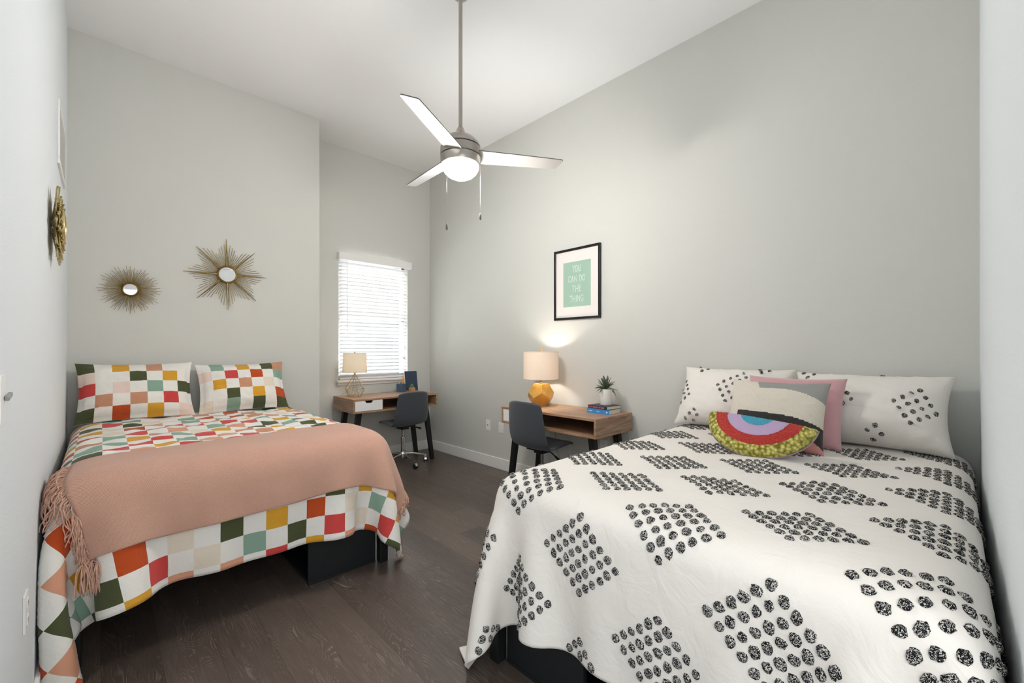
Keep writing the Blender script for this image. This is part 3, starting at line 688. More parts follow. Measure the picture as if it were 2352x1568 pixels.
# ------------------------------------------------------------------ duvets: draped sheets stored as compact height grids
# millimetre coordinates of the two draped sheets, as second differences along rows and columns
SHEET_A = [
-20,-2,3,-1,-1,-2,2,3,-3,1,0,-2,7,21,31,36,34,35,36,34,36,33,36,35,36,33,36,35,32,36,34,38,34,35,32,37,35,33,35,34,40,30,38,31,40,31,37,33,35,35,34,36,33,23,5,3,-2,2,0,-2,5,-3,-1,-1,3,20,-2,-9,-10,-11,1,9,1,4,-7,-7,3,7,
4,0,-2,0,0,-3,3,-3,4,-3,2,-4,1,0,1,3,0,0,-4,0,2,2,-3,1,3,-2,1,-5,4,-3,4,-4,3,-2,2,-2,1,0,-2,-1,4,9,-2,-7,-4,7,10,-7,-8,-8,-5,-5,-1,-4,-9,0,11,12,-4,-4,-9,-3,8,10,-2,-4,-1,0,1,-2,1,-1,1,2,-2,-3,5,-3,3,-4,2,-3,4,0,1,0,-2,
-3,2,-3,4,0,1,-1,1,-1,-1,4,-3,0,2,0,-2,0,-1,-5,1,8,8,-8,-10,0,12,9,-1,-6,-6,-6,-6,3,9,9,-2,-9,-8,1,11,6,-4,-4,-1,0,1,-4,4,3,-3,2,-6,4,1,-3,6,-5,3,-1,0,-3,1,-2,0,2,3,-1,0,-1,0,-2,3,-2,-1,2,-1,2,0,-4,2,1,1,0,0,-6,-3,7,9,
-6,-10,-2,11,8,2,-5,-11,2,9,8,0,-10,-6,4,9,3,-2,-6,-1,0,0,0,3,-2,-3,4,-2,2,2,-4,1,2,-2,-1,-2,6,-1,-3,3,-6,4,3,-3,3,-4,0,5,-4,3,-2,-1,1,-1,-3,4,-2,1,0,0,0,0,-4,-3,5,8,-4,-9,-2,8,8,3,-6,6,7,0,-9,-4,5,6,1,-2,-3,0,-1,-1,0,0,
0,0,3,-2,-1,2,-3,3,0,-2,0,3,0,-6,5,1,-1,2,-4,0,0,1,-1,4,-7,4,-4,5,-1,-4,4,1,1,-4,2,0,1,0,-1,-1,-2,-2,3,6,-3,-7,0,5,5,0,5,-1,-5,-2,4,4,0,-2,-1,-1,-1,-1,1,0,0,0,3,-5,3,0,-2,-1,4,0,-7,8,-5,1,4,-5,-1,2,0,4,-3,2,-6,5,-2,1,2,
2,-5,1,2,-3,1,-1,2,0,0,0,-1,0,-1,0,-1,-1,1,4,-1,-5,0,4,1,1,-2,-1,3,1,0,-1,0,-2,0,0,0,0,0,0,3,-5,3,-2,2,-1,2,-3,-1,5,-4,4,0,-8,4,3,-3,2,-1,-2,1,3,-1,-2,1,-1,0,1,2,-3,1,2,-3,3,-2,1,-1,0,0,0,-1,0,-1,0,0,2,-1,-1,1,1,0,0,0,0,
1,-1,0,-1,1,-1,0,0,0,0,0,-3,6,-3,-2,1,2,-1,-1,2,-1,-1,-2,1,7,-5,2,0,-3,-3,6,-4,2,-1,4,-4,-2,2,2,0,-5,3,0,2,-1,1,-1,1,0,-1,0,0,-1,1,-1,1,-1,1,-2,1,0,1,-1,1,0,0,0,-1,1,-1,0,0,0,-1,1,0,0,-2,2,1,-2,-1,2,1,-2,2,-1,1,-2,0,3,
-3,0,1,2,-2,0,0,1,-6,8,-1,-1,-2,-1,6,-4,0,2,-3,1,0,0,0,0,0,0,0,0,0,-1,1,-1,1,-1,1,-1,1,-1,1,-1,0,0,0,0,0,0,0,0,-1,1,1,-1,3,-3,2,-1,-2,0,4,-4,0,2,0,-2,-1,2,-1,1,2,-2,1,-1,0,3,-6,1,1,3,-3,0,1,0,-1,3,-2,1,-1,0,0,0,0,0,-1,1,
0,-1,1,-1,1,1,0,-1,1,-1,0,0,1,-1,0,0,0,0,0,0,0,-1,1,-4,4,-2,0,4,-1,-3,3,-1,-1,1,0,-1,1,1,-1,-3,2,0,2,-1,-1,2,2,-5,1,1,1,-1,2,-4,-1,3,-1,1,0,0,0,0,0,0,0,0,0,-1,1,-1,0,0,1,-1,0,0,1,-1,0,0,0,0,0,0,1,-1,2,-1,-1,0,3,-1,-4,2,
-2,3,1,-4,1,1,0,2,-3,2,1,-1,1,-1,0,-2,2,-4,5,-2,1,0,-1,-4,7,-2,-1,1,-1,0,0,0,0,0,0,-1,1,0,0,-1,1,1,0,-1,0,0,1,-1,0,0,0,0,0,0,0,0,0,1,-2,3,-1,-2,1,2,-1,-1,-1,-1,3,0,0,0,-3,4,-2,-1,0,2,-1,-2,5,-4,3,-2,2,-3,-2,3,0,0,1,-1,0,
0,0,0,0,0,0,0,0,-1,1,0,0,-1,0,0,0,0,0,0,0,0,0,0,0,0,0,0,-1,1,-3,0,2,-1,1,0,-3,1,7,-3,-1,4,-2,-4,2,2,-4,5,-2,-1,-2,-1,3,-1,3,-4,2,0,1,1,-3,4,-4,0,1,0,0,0,0,0,0,0,0,0,0,-1,1,0,0,0,0,0,1,0,-1,0,0,0,0,0,0,0,0,0,0,1,3,-4,1,0,
-2,5,-2,-9,3,5,-3,0,3,1,-5,5,-5,4,0,0,-1,1,-2,0,3,-1,-3,1,0,3,-3,1,0,0,0,1,-1,0,0,0,0,0,0,0,0,-1,1,0,0,0,1,-1,0,0,0,0,0,0,0,0,0,0,1,-1,3,-3,0,-2,0,3,-2,0,5,-1,-4,-2,3,2,-4,1,-1,3,-3,2,2,-2,0,2,-3,4,-2,-1,2,-3,-1,4,-3,3,
-1,-1,0,0,0,0,0,0,0,0,0,0,0,-1,1,1,0,-1,0,0,0,0,0,0,0,0,0,0,0,0,0,-2,1,1,1,0,2,-4,2,0,-4,3,2,-1,-2,0,1,0,0,1,-4,0,3,0,-5,5,-4,1,3,-2,4,1,-5,3,-1,0,0,0,0,0,0,0,0,0,0,0,0,0,0,-1,0,0,0,0,0,0,0,0,0,0,0,0,0,0,0,0,0,1,-2,3,-4,
0,2,-2,3,3,-4,1,-4,1,3,-1,0,-1,1,3,-3,0,0,4,-4,2,-1,-1,0,-1,0,0,2,-3,1,1,0,0,0,0,0,0,0,0,0,0,0,0,0,0,0,0,0,0,0,0,0,0,0,0,0,0,0,0,0,0,-2,1,1,0,0,0,1,-1,-2,3,-3,4,-1,0,-1,0,-2,2,0,1,-2,1,0,1,-4,3,2,-2,1,-2,2,-3,4,-2,0,0,0,
0,0,0,0,0,0,0,0,0,0,0,0,0,0,0,0,0,0,0,0,0,0,0,0,0,0,0,1,-1,3,-3,1,-2,3,0,-4,1,2,1,-1,-1,1,2,-2,4,-7,2,-2,5,-4,1,-1,4,-3,-3,2,3,-2,-4,2,1,1,0,0,0,0,0,0,0,0,0,0,0,0,0,0,0,0,0,0,0,0,0,0,0,0,0,0,0,0,-1,1,-2,1,-1,-2,6,-2,-2,
2,1,1,-4,1,0,2,-2,-2,4,-4,5,-4,4,-2,-1,0,2,-3,1,2,2,-5,4,1,1,-6,2,0,-1,1,0,0,0,0,0,0,0,0,0,0,0,0,0,0,0,0,0,0,0,0,0,0,0,0,0,0,0,1,2,-1,-1,-2,1,0,1,-1,-3,2,-1,0,-1,3,2,-2,0,0,1,0,-3,4,-2,0,-1,1,3,-7,5,-3,3,-2,3,-2,0,0,0,0,
0,0,0,0,0,0,0,0,0,0,0,0,0,0,0,0,0,0,0,0,0,0,0,0,0,0,0,-2,3,0,0,0,-1,-3,1,4,-2,2,-1,2,-4,-1,-1,3,-2,4,-3,2,-1,1,0,-3,3,-4,3,-1,3,-2,1,-2,1,0,0,0,0,0,0,0,0,0,0,0,0,0,0,0,0,0,0,0,0,0,0,0,0,0,0,0,0,0,0,0,2,-7,2,5,-4,3,0,1,
-2,2,-3,0,1,0,0,4,-2,0,-2,-2,2,1,-1,-2,6,-6,3,1,-1,-3,2,-3,5,-2,0,0,0,0,0,0,0,0,0,0,0,0,0,0,0,0,0,0,0,0,0,0,0,0,0,0,0,0,1,-1,-2,0,8,-3,-6,6,-3,1,-3,5,-4,1,0,1,0,0,-3,2,-2,0,2,-1,0,1,0,-1,2,-3,2,-2,2,0,0,-1,1,0,0,0,0,0,0,
0,0,0,0,0,0,0,0,0,0,0,0,0,0,0,0,0,0,0,0,0,0,0,0,3,0,-8,5,0,-2,3,-2,2,-3,3,1,1,-5,0,6,-6,2,3,-2,0,2,-3,0,0,1,0,-1,1,0,0,1,0,-3,1,0,0,0,0,0,0,0,0,0,0,0,0,0,0,0,0,0,0,0,0,0,0,0,0,0,0,0,0,0,0,-1,-1,5,-3,-1,4,-4,-1,2,0,1,-2,
-1,3,0,-6,7,-5,0,4,-2,-1,1,-1,2,0,-2,4,-3,1,1,-2,2,-2,1,-1,1,0,0,0,0,0,0,0,0,0,0,0,0,-1,0,0,1,0,0,0,0,0,0,0,0,0,0,0,0,0,2,-3,2,-1,-3,2,3,-2,-1,1,-1,2,-2,1,2,0,1,1,-7,4,-1,1,2,-2,-2,2,-1,0,-1,1,-3,3,0,0,1,-1,0,0,0,0,0,0,
0,0,0,0,0,0,0,0,0,-1,0,1,0,0,0,0,0,0,0,0,-1,1,-1,1,0,0,1,-1,1,-2,2,-1,-2,3,-1,2,-1,-4,2,0,-1,3,-1,2,-3,-3,6,-3,2,-2,2,-2,0,2,-2,2,-1,-1,1,0,0,0,0,0,0,0,0,0,0,0,0,4,-2,-1,0,0,-1,0,0,0,0,0,0,0,0,0,0,1,-5,5,-1,0,1,0,-1,-2,
1,2,1,-3,1,0,0,-4,3,2,2,-2,-2,2,2,-6,5,-2,1,-2,3,-3,1,-1,3,-2,0,0,0,0,0,0,0,0,0,0,0,0,0,0,4,1,-1,-1,-2,-1,0,0,0,0,0,0,0,0,1,-1,0,3,-4,1,-1,0,1,1,0,0,-2,-3,4,-3,2,2,3,-4,-1,1,-1,0,3,-5,5,-1,-1,1,-1,1,-1,1,-1,-2,2,0,0,0,0,
0,0,0,0,0,0,0,0,0,0,-2,1,2,0,1,-1,-1,0,0,0,0,0,0,0,0,0,-1,1,-1,0,0,1,-1,-1,3,-1,-2,1,0,3,-2,0,-2,1,2,-5,1,2,1,0,1,-2,-1,1,5,-8,8,-8,3,0,0,1,0,0,0,0,0,0,0,0,0,0,0,0,0,-7,2,1,2,1,1,0,0,0,0,0,0,0,0,0,0,0,-4,6,0,0,1,-5,2,-1,
0,5,-1,-3,-1,1,2,0,1,-7,7,0,-3,-2,3,-4,3,1,-1,-5,9,-6,6,-3,-1,0,0,0,0,0,0,0,0,0,0,0,0,0,-1,0,-12,1,2,2,2,3,2,0,0,0,0,0,0,0,0,0,1,1,-3,0,0,-4,7,-2,-1,5,-6,1,4,-3,1,-2,0,-1,5,-5,1,1,0,3,-3,-3,5,-3,1,0,-2,2,0,1,0,-1,0,0,0,
0,0,0,0,0,0,0,0,1,0,-4,-3,-2,-1,0,1,3,3,1,1,1,0,0,0,0,0,0,-1,0,0,4,1,-6,3,2,-6,3,3,-4,3,-4,2,1,0,-1,1,0,1,-2,0,1,2,-3,0,3,-3,-1,1,0,0,0,0,0,0,0,0,0,0,0,1,0,0,1,0,1,3,-2,-1,-3,-1,-2,-1,1,3,2,1,0,0,0,0,0,0,3,-1,0,-5,2,3,
-2,-1,1,2,-3,0,0,3,0,-4,1,1,0,0,1,-1,-5,4,-1,0,2,-3,4,-1,-1,4,-2,-1,0,0,0,0,0,0,0,1,-1,1,0,-1,0,-1,14,-3,-3,-2,-3,-2,-2,-1,0,0,1,1,0,0,0,0,0,-3,3,-2,4,-2,-1,2,-1,-1,0,-2,4,-1,-1,-2,3,3,-4,0,1,0,0,2,-2,3,-2,-3,3,-5,7,-1,
-5,3,0,0,0,0,0,0,0,0,-1,1,-1,0,-1,-1,-2,15,1,-1,-1,-3,-2,-4,-3,-3,1,0,0,0,0,-1,1,-2,4,-4,2,1,-3,4,-2,-1,3,-4,3,-2,1,1,-2,0,-1,4,1,-2,-3,4,-3,0,-1,2,4,-2,-1,-3,-2,6,-2,0,0,0,0,0,0,0,0,0,-1,0,-2,-1,-2,0,3,3,2,1,2,-3,1,-1,
-2,-4,-2,0,0,0,0,0,1,-3,3,0,-4,6,-2,0,-1,-2,5,-3,1,-3,4,2,0,-4,-3,2,1,0,-2,7,-4,0,-1,-1,-3,5,-1,4,-6,1,1,0,0,0,0,0,0,0,0,0,0,-3,0,2,1,-7,2,2,3,1,-1,0,1,1,0,-1,-1,0,0,0,0,-1,3,-1,-1,1,-2,-3,4,-1,2,-2,2,0,1,-4,1,-1,3,-2,2,
-2,0,1,-3,4,0,-2,0,5,-3,2,-6,4,-1,0,0,0,0,0,0,0,0,0,0,0,2,1,2,3,-19,1,3,3,4,8,0,0,0,0,0,0,0,0,0,0,2,-2,-1,3,-1,-4,6,-5,3,0,-1,1,-2,0,1,-1,1,-2,6,-8,4,1,-1,-2,1,-1,4,-1,-2,0,-1,4,-3,1,0,0,0,0,0,0,0,0,0,1,1,6,4,2,2,-9,-2,
-3,-2,0,2,8,4,2,0,0,0,0,0,0,-1,-3,1,7,-4,-1,4,-5,2,-1,0,1,0,-2,2,-2,-1,2,2,-2,2,-1,0,-1,3,0,0,-4,4,-2,1,0,-3,3,2,-3,0,0,0,0,0,1,2,4,4,4,2,2,1,0,3,-2,-1,-1,-2,-3,-6,1,3,5,2,1,0,-1,1,0,5,-4,-5,1,3,-1,1,0,2,-3,2,0,-2,1,2,1,
-1,-2,-1,0,0,2,-1,0,-3,0,2,-1,2,-2,0,2,-1,-2,3,1,-1,0,0,2,4,5,3,2,0,-1,-2,0,-1,17,-4,-4,-5,-4,0,0,-4,0,0,3,1,-1,1,-1,1,-2,3,-1,2,-5,7,-4,0,-2,4,-2,-2,6,-1,-6,0,3,-1,1,0,2,-4,3,-2,6,-4,1,-3,2,1,1,-1,-1,-2,1,0,1,-1,0,4,3,
1,-1,-1,-1,-1,-1,-1,-1,27,-1,-2,-2,-3,-6,-3,-3,-4,-2,-1,0,0,-1,1,0,0,0,2,-2,3,-8,6,-1,2,-3,-1,0,1,-3,5,5,-6,0,0,-1,0,4,-3,0,-3,3,-1,3,-3,-1,-1,2,0,3,-1,0,-1,1,0,1,-1,-2,-1,-3,-2,-1,-1,-2,0,24,-1,-1,-1,-4,-9,0,2,-1,-4,-3,
-2,-1,0,-1,1,2,2,-6,1,2,2,-2,-2,1,1,2,1,-4,4,0,-7,5,-4,6,0,0,-3,3,-3,-2,4,-2,-2,3,1,0,-4,2,0,0,1,0,-1,-1,-3,-4,-4,-4,-3,-1,-1,1,-1,-1,10,-1,-2,-2,-2,-2,-1,0,0,1,-1,0,-1,-1,1,0,0,0,4,-3,0,2,-4,4,-3,3,-3,0,2,-2,0,2,-2,5,
-8,1,1,1,-2,3,2,-4,4,-3,-2,2,1,4,-4,0,1,0,1,-1,-1,-4,-3,-3,-1,0,-2,-6,-4,-1,-1,-8,-1,1,0,3,7,-2,-4,-2,1,3,2,0,-2,0,1,-1,0,1,-1,3,-4,5,-4,4,-5,1,2,-2,-1,3,0,-1,0,2,3,-4,1,-1,3,-2,-2,0,3,-1,0,-3,-1,3,2,0,0,0,-1,-1,0,0,1,0,
0,-1,-7,-5,-3,-3,-22,-1,-1,1,2,3,2,4,5,4,3,0,-1,-3,-2,2,3,-3,2,4,-4,2,-1,3,-3,2,-1,1,1,0,-2,1,-1,1,1,-5,3,-3,2,-2,3,2,-4,2,1,-1,3,1,-1,-1,2,2,-1,-3,4,4,-1,-3,-3,-2,-3,2,0,-3,-2,-31,3,4,4,7,7,4,2,5,1,-4,-2,-1,-4,-1,1,-4,
4,-1,1,2,0,1,0,1,0,2,-3,1,1,-1,0,1,0,-1,3,-2,2,0,0,-2,2,2,-1,1,0,1,2,0,1,-1,2,-2,-3,9,7,5,0,-4,-5,-2,2,-1,-2,-3,-18,6,5,6,2,2,7,4,-5,-5,0,-1,2,1,-3,-2,0,-1,0,0,0,0,0,0,0,0,0,0,0,0,0,0,0,0,0,0,1,-1,1,0,0,-1,1,-1,0,1,0,-1,
1,-1,0,-2,-2,0,5,8,10,8,5,-1,-2,-1,-1,0,-2,-2,3,5,5,7,6,-3,-12,1,1,-10,-8,6,10,2,-5,-2,-1,-1,0,-1,0,-1,1,-1,0,1,0,0,0,0,0,0,0,0,0,-1,1,-1,0,0,0,0,0,0,-1,-1,0,0,-1,-3,-4,-4,2,-1,5,8,12,11,8,2,0,0,-1,0,10,8,6,4,0,-3,-8,0,
-10,-18,-5,10,8,7,2,-3,-1,-1,-2,-1,-1,0,0,-1,0,0,-1,0,0,0,0,0,0,0,0,0,0,-1,0,0,1,0,-1,0,-1,0,0,-1,-1,-1,-2,-3,2,-4,-6,0,3,8,12,12,10,5,1,0,0,26,3,1,-3,-7,-11,-7,-7,-13,0,12,13,7,-4,-2,1,-2,-2,0,-1,-1,0,-1,0,0,-1,0,0,0,0,
-1,0,0,0,0,-1,0,1,0,0,-1,0,-1,0,0,0,-1,-1,0,-1,-1,0,4,1,-13,-5,1,-1,5,11,14,11,7,3,1,33,-4,-7,-10,-11,-9,-8,-7,6,14,13,9,-6,-6,4,-1,-3,-2,0,-2,-1,-1,1,-1,0,0,0,0,-1,0,1,-1,0,0,-1,1,0,0,-1,0,0,-1,1,0,-1,-1,0,-1,0,0,-3,-3,
3,10,-1,-16,-6,1,-2,2,9,13,13,10,5,23,-8,-11,-11,-9,-6,-1,9,13,13,10,-10,-12,10,0,-1,-4,0,1,-2,-3,1,-1,0,0,0,-1,0,1,-1,0,0,0,0,0,0,0,-1,1,0,-1,1,-1,-1,-1,1,-1,-1,-1,0,1,-5,-1,7,11,-7,-14,-6,1,-1,-2,6,11,13,11,8,-12,-11,
-6,-3,2,11,11,12,12,-10,-17,9,5,0,-3,-3,0,0,-1,-3,-1,1,0,-1,1,0,0,-1,0,0,0,0,0,0,0,-1,1,-1,0,0,0,1,-2,0,0,-1,-1,0,0,1,-3,-5,2,11,8,-13,-6,-11,1,0,-2,4,8,12,-11,-8,-4,-2,4,12,9,16,10,-10,-21,7,11,-1,0,-5,-2,0,0,-1,-2,-1,
0,0,0,0,-1,0,0,0,0,0,0,0,0,0,0,0,0,-1,1,-1,0,-1,-1,0,-1,-1,0,0,2,-1,-7,0,5,12,3,-18,-3,-9,2,0,-3,3,7,-22,-3,0,6,11,11,16,7,-9,-19,1,12,3,0,-2,-8,0,1,0,-1,-3,-1,0,0,0,0,1,-1,1,-1,0,0,0,0,0,-1,1,-1,1,0,0,0,-1,-1,0,0,-1,-2,
0,0,0,4,-7,-6,3,8,13,-3,-15,-7,-7,2,1,-3,1,-25,1,6,11,13,14,6,-8,-16,-7,12,6,2,0,-8,-6,3,1,0,-1,-2,-2,0,0,1,-1,0,0,0,0,0,0,0,0,0,0,0,0,-1,1,-1,1,-1,-2,1,0,0,-2,-2,0,1,1,-1,-8,-3,5,10,12,-5,-12,-10,-6,1,2,-3,-22,6,12,12,
13,5,-6,-15,-11,7,8,4,1,-3,-8,0,2,0,-1,1,-1,-3,-1,0,0,0,0,0,0,0,0,0,0,0,0,0,0,0,0,0,0,0,-2,0,0,0,0,-1,-2,0,-1,2,1,-7,-6,1,7,10,9,-6,-10,-10,-6,0,3,-14,10,14,13,4,-7,-13,-13,2,8,7,4,-1,-6,-8,3,1,1,0,-1,-1,-1,-2,1,-1,0,-1,
1,0,1,-1,0,0,0,0,0,0,0,0,0,0,-1,-1,-1,1,0,0,-1,-2,-1,1,1,3,-5,-8,-3,3,8,9,7,-7,-8,-9,-7,-2,-2,14,12,3,-6,-11,-13,-4,7,8,7,2,-4,-9,-3,2,2,1,-1,-1,-1,-2,-1,0,0,0,0,0,0,0,0,0,0,0,0,0,0,0,0,-1,1,-1,-2,1,-1,1,0,0,-4,0,1,1,3,
-1,-9,-6,-1,5,9,9,5,-7,-7,-7,-8,13,13,1,-5,-10,-12,-8,4,8,9,3,-1,-6,-7,-1,3,1,0,0,0,-2,-1,-1,-1,1,-1,0,0,0,0,0,0,0,0,0,0,0,0,0,0,0,-1,-1,0,1,-1,0,-1,-1,-2,0,2,3,3,-8,-9,-4,3,6,7,7,2,-2,-4,-3,30,-5,-2,-7,-12,-11,0,8,8,6,
2,-4,-7,-6,2,2,1,1,-1,-1,0,-3,-1,0,0,0,0,0,0,0,0,0,0,0,0,0,0,0,0,0,0,-1,-1,0,-1,1,0,-1,-2,-1,-1,2,3,4,-2,-11,-6,-3,5,7,7,3,1,4,8,33,0,-14,-17,-10,-1,8,7,8,4,-2,-6,-6,-4,3,2,1,-1,0,-1,-1,-1,-1,-1,0,1,-1,0,0,0,0,0,0,0,0,0,
0,0,-1,1,0,-1,-1,0,0,0,0,-2,-2,-1,0,1,2,6,3,-9,-10,-5,-1,6,7,5,8,10,6,100,1,-2,0,1,-1,1,0,-2,1,2,0,-2,2,0,0,0,-2,-1,3,0,-1,0,-1,1,0,-2,6,-4,0,-1,1,0,-1,1,1,1,-2,1,0,0,-1,-3,5,-4,2,-1,1,0,0,-1,1,0,1,0,-1,-1,0,-1,3,-2,1,0,
-1,0,27,2,4,1,-2,1,0,1,2,-1,-2,1,2,-2,0,0,-3,6,-2,-2,1,2,-1,-1,1,-3,5,-5,3,1,-1,1,-2,0,1,-3,2,0,-1,1,-1,1,6,-9,5,-1,1,-3,1,1,0,0,0,0,-1,0,1,-1,1,-3,2,-1,0,-1,-3,34,0,-2,-1,3,-1,0,1,0,-1,1,-1,1,0,1,-1,4,-6,5,-4,0,-2,5,-1,
0,2,-2,1,-2,-3,4,-2,2,1,-1,1,-2,0,3,-5,4,-2,-1,5,-2,-3,2,1,0,-3,2,0,0,-2,1,1,-2,2,-2,0,1,-2,0,2,0,35,-3,1,2,-2,1,1,-2,0,2,-1,0,0,1,-1,1,-1,2,-1,1,1,0,-4,3,-4,2,1,-5,5,1,-1,0,1,-2,-1,0,1,2,-4,5,-3,1,-1,-1,-1,4,-2,1,-3,4,
-1,-1,0,1,-1,-1,2,-2,2,-1,-1,2,-2,-1,2,31,2,1,-1,0,2,-2,1,0,0,0,1,0,-1,1,-1,0,-2,2,0,-1,0,2,-1,2,0,-2,3,-4,1,0,-1,0,5,-3,3,-4,2,-1,-1,0,2,-2,0,2,-3,2,1,1,-4,1,1,0,-1,1,0,-1,1,-1,0,-1,0,2,-1,-1,35,0,-1,0,1,-1,1,-1,1,-1,1,
-1,0,1,-1,1,-1,4,-5,3,-2,2,-3,3,-3,1,-1,1,1,0,0,-1,2,-3,2,-2,4,-3,0,1,0,0,1,-1,0,0,0,-2,1,3,-2,-1,0,1,-1,0,0,0,1,0,0,-1,0,1,-1,34,0,0,1,-1,0,0,0,0,1,-1,1,0,-1,1,-1,1,-3,1,2,1,-4,4,-3,3,-4,3,-4,5,1,-4,5,-6,1,1,0,-2,2,2,
-1,0,-1,-1,2,-1,-1,0,1,1,-1,1,0,0,-1,1,0,0,0,-1,0,1,0,-1,0,1,35,0,0,-1,1,0,-1,1,0,-1,1,0,-1,1,-1,1,-1,1,2,-2,-3,4,-2,2,-1,2,-1,4,-7,-2,7,-7,5,-2,0,2,-3,0,-1,5,-2,-3,3,-2,2,4,-7,3,0,0,-1,0,0,1,-1,0,1,-1,1,0,-1,1,0,0,0,35,
0,0,0,-1,0,1,-1,0,1,-1,0,1,-1,0,0,1,0,-1,-2,4,-1,0,-5,6,-1,-1,-1,4,-3,-3,5,0,0,-1,-3,5,-1,0,-5,3,2,-2,0,0,-2,7,-5,-1,0,1,0,0,0,0,1,-1,1,-1,0,1,-1,0,0,1,35,-1,0,0,1,0,-1,1,0,-1,1,-1,0,0,1,0,-1,3,-2,1,-2,1,-3,5,-4,2,-2,0,
0,6,-3,-2,-2,2,2,0,-2,1,-1,1,-1,-1,3,1,-1,0,-4,5,-3,-1,2,0,0,-1,1,-1,1,-1,1,0,-1,1,0,0,0,36,-1,0,0,0,-1,1,0,-1,1,-1,1,0,0,-1,0,2,-5,4,2,-2,-1,2,0,-1,0,0,0,1,-3,2,0,-1,0,0,0,0,1,1,0,-4,6,-5,2,-5,5,1,-4,6,-2,-2,0,0,1,-1,1,
-1,1,-1,1,0,-1,1,0,0,34,1,0,-1,0,1,0,-1,1,-1,1,-1,0,0,1,0,-2,4,-4,-1,3,-2,3,0,-1,-3,3,1,-4,3,-1,1,0,-1,0,0,1,-4,3,-3,6,-2,1,-3,6,-7,5,-2,-5,5,0,0,0,-1,1,-1,1,-1,1,-1,1,0,-1,1,0,35,0,-1,1,0,-1,0,1,-1,1,-1,1,-1,1,-1,0,4,
-3,2,-1,-2,2,-3,-1,2,2,-2,0,1,-5,1,4,1,-3,3,-1,2,-1,-4,5,-4,1,-3,3,-2,2,0,1,1,-2,0,0,0,1,-1,1,-1,1,-1,1,-1,1,0,0,0,35,0,0,0,-1,1,0,-1,1,-1,1,-1,1,-1,1,0,-3,1,0,-1,1,1,1,2,-2,-2,3,-2,3,1,-1,-3,-1,5,-5,3,-3,2,3,-3,1,-2,3,
-1,-1,3,-6,2,1,0,0,0,-1,0,1,-1,1,-1,1,-1,1,-1,1,-1,1,35,-1,1,-1,1,0,-1,1,-1,1,-1,1,-1,1,-1,0,-1,-1,4,0,0,-1,0,-2,1,2,-2,2,-4,2,2,-1,1,-3,0,-1,2,1,-2,0,1,0,1,1,1,-4,4,-2,2,-5,2,0,1,0,-1,1,0,0,0,0,0,0,0,0,0,35,0,0,0,0,-1,
1,-1,1,-1,1,-1,1,-1,0,1,0,4,-7,1,2,-1,0,0,1,-3,2,1,1,0,-1,0,-2,1,3,-1,-2,0,2,-4,2,1,-2,0,-1,3,-4,3,0,3,-2,-1,0,0,1,-1,0,1,-1,1,-1,1,-1,1,0,34,1,-1,1,-1,1,-1,1,-1,1,-1,1,-1,1,0,-1,1,-2,3,-4,7,-2,-2,1,-4,6,-3,-2,-1,2,-1,3,
0,-1,-1,-2,3,2,-3,5,-3,1,-1,-4,3,-2,3,0,-5,4,-1,1,0,0,-1,1,-1,0,1,-1,1,-1,1,0,-1,35,-1,1,-1,1,-1,1,-1,1,-1,1,-1,1,-1,0,1,-1,1,-2,7,-12,4,2,-1,4,-5,1,2,0,1,-2,-3,3,2,-1,3,-5,-1,1,-1,4,-3,1,3,-2,0,-1,-2,6,-4,1,0,-1,0,1,-1,
1,0,-1,1,-1,1,0,-1,1,35,0,0,0,-1,1,-1,1,-1,1,-1,1,-1,1,0,-1,3,-3,0,-3,7,-5,2,2,-5,3,2,-2,2,-3,2,1,-5,2,0,0,4,-5,3,0,-2,-3,6,-4,1,2,-1,2,-5,1,1,0,1,0,-1,1,0,-1,1,-1,1,0,-1,1,0,35,0,-1,0,1,-1,1,-1,1,-1,1,-1,1,-1,0,1,-3,3,
1,0,-3,5,-3,-4,5,1,-5,0,1,-1,2,0,4,-2,0,-2,-4,7,-3,1,-1,2,-5,7,-3,-1,-1,0,4,-1,-1,0,-1,0,1,-1,0,1,-1,1,0,-1,1,0,0,34,0,1,0,-1,1,-1,1,-1,1,-1,1,-1,1,0,-1,4,-5,2,0,1,-2,-1,4,-3,-2,1,3,-1,-1,-2,1,1,-3,6,-2,1,-2,0,-4,5,-1,3,
-6,7,-4,1,1,-5,4,-1,0,1,0,-1,1,0,-1,1,-1,0,1,0,-1,0,35,0,-1,1,0,-1,1,-1,1,-1,1,-1,1,-1,1,0,-2,3,-2,-1,2,0,0,-1,1,-1,3,-2,-2,3,3,-4,-2,3,-7,7,-1,-1,0,3,-4,0,0,2,-2,0,2,-1,2,-3,2,0,0,-1,1,0,-1,1,-1,1,0,-1,0,1,0,35,0,0,-1,
1,0,-1,1,-1,1,-1,1,-1,1,-1,0,1,0,-1,1,-1,0,-1,2,0,0,0,1,-1,0,0,-1,2,-1,0,-3,3,1,1,-2,0,2,-2,0,-1,0,2,-2,0,2,-1,-1,0,1,0,-1,1,-1,1,0,-1,1,0,0,0,34,0,0,1,-1,0,1,-1,1,-1,1,-1,1,-1,1,0,-3,1,1,1,-1,1,1,-3,1,1,0,-4,5,-3,-2,2,
2,0,1,1,-2,-1,0,2,-3,3,-3,1,-1,3,0,-1,-1,0,0,1,0,-1,0,1,-1,1,0,-1,1,0,-1,0,0,35,0,0,-1,0,1,-1,1,-1,1,-1,1,-1,1,-1,0,0,0,1,1,-2,1,1,-1,0,0,-4,3,3,0,-2,4,-5,-3,4,-2,1,1,0,-3,4,-5,6,-2,-1,1,-3,3,1,-1,0,-1,0,1,-1,0,1,-1,0,1,
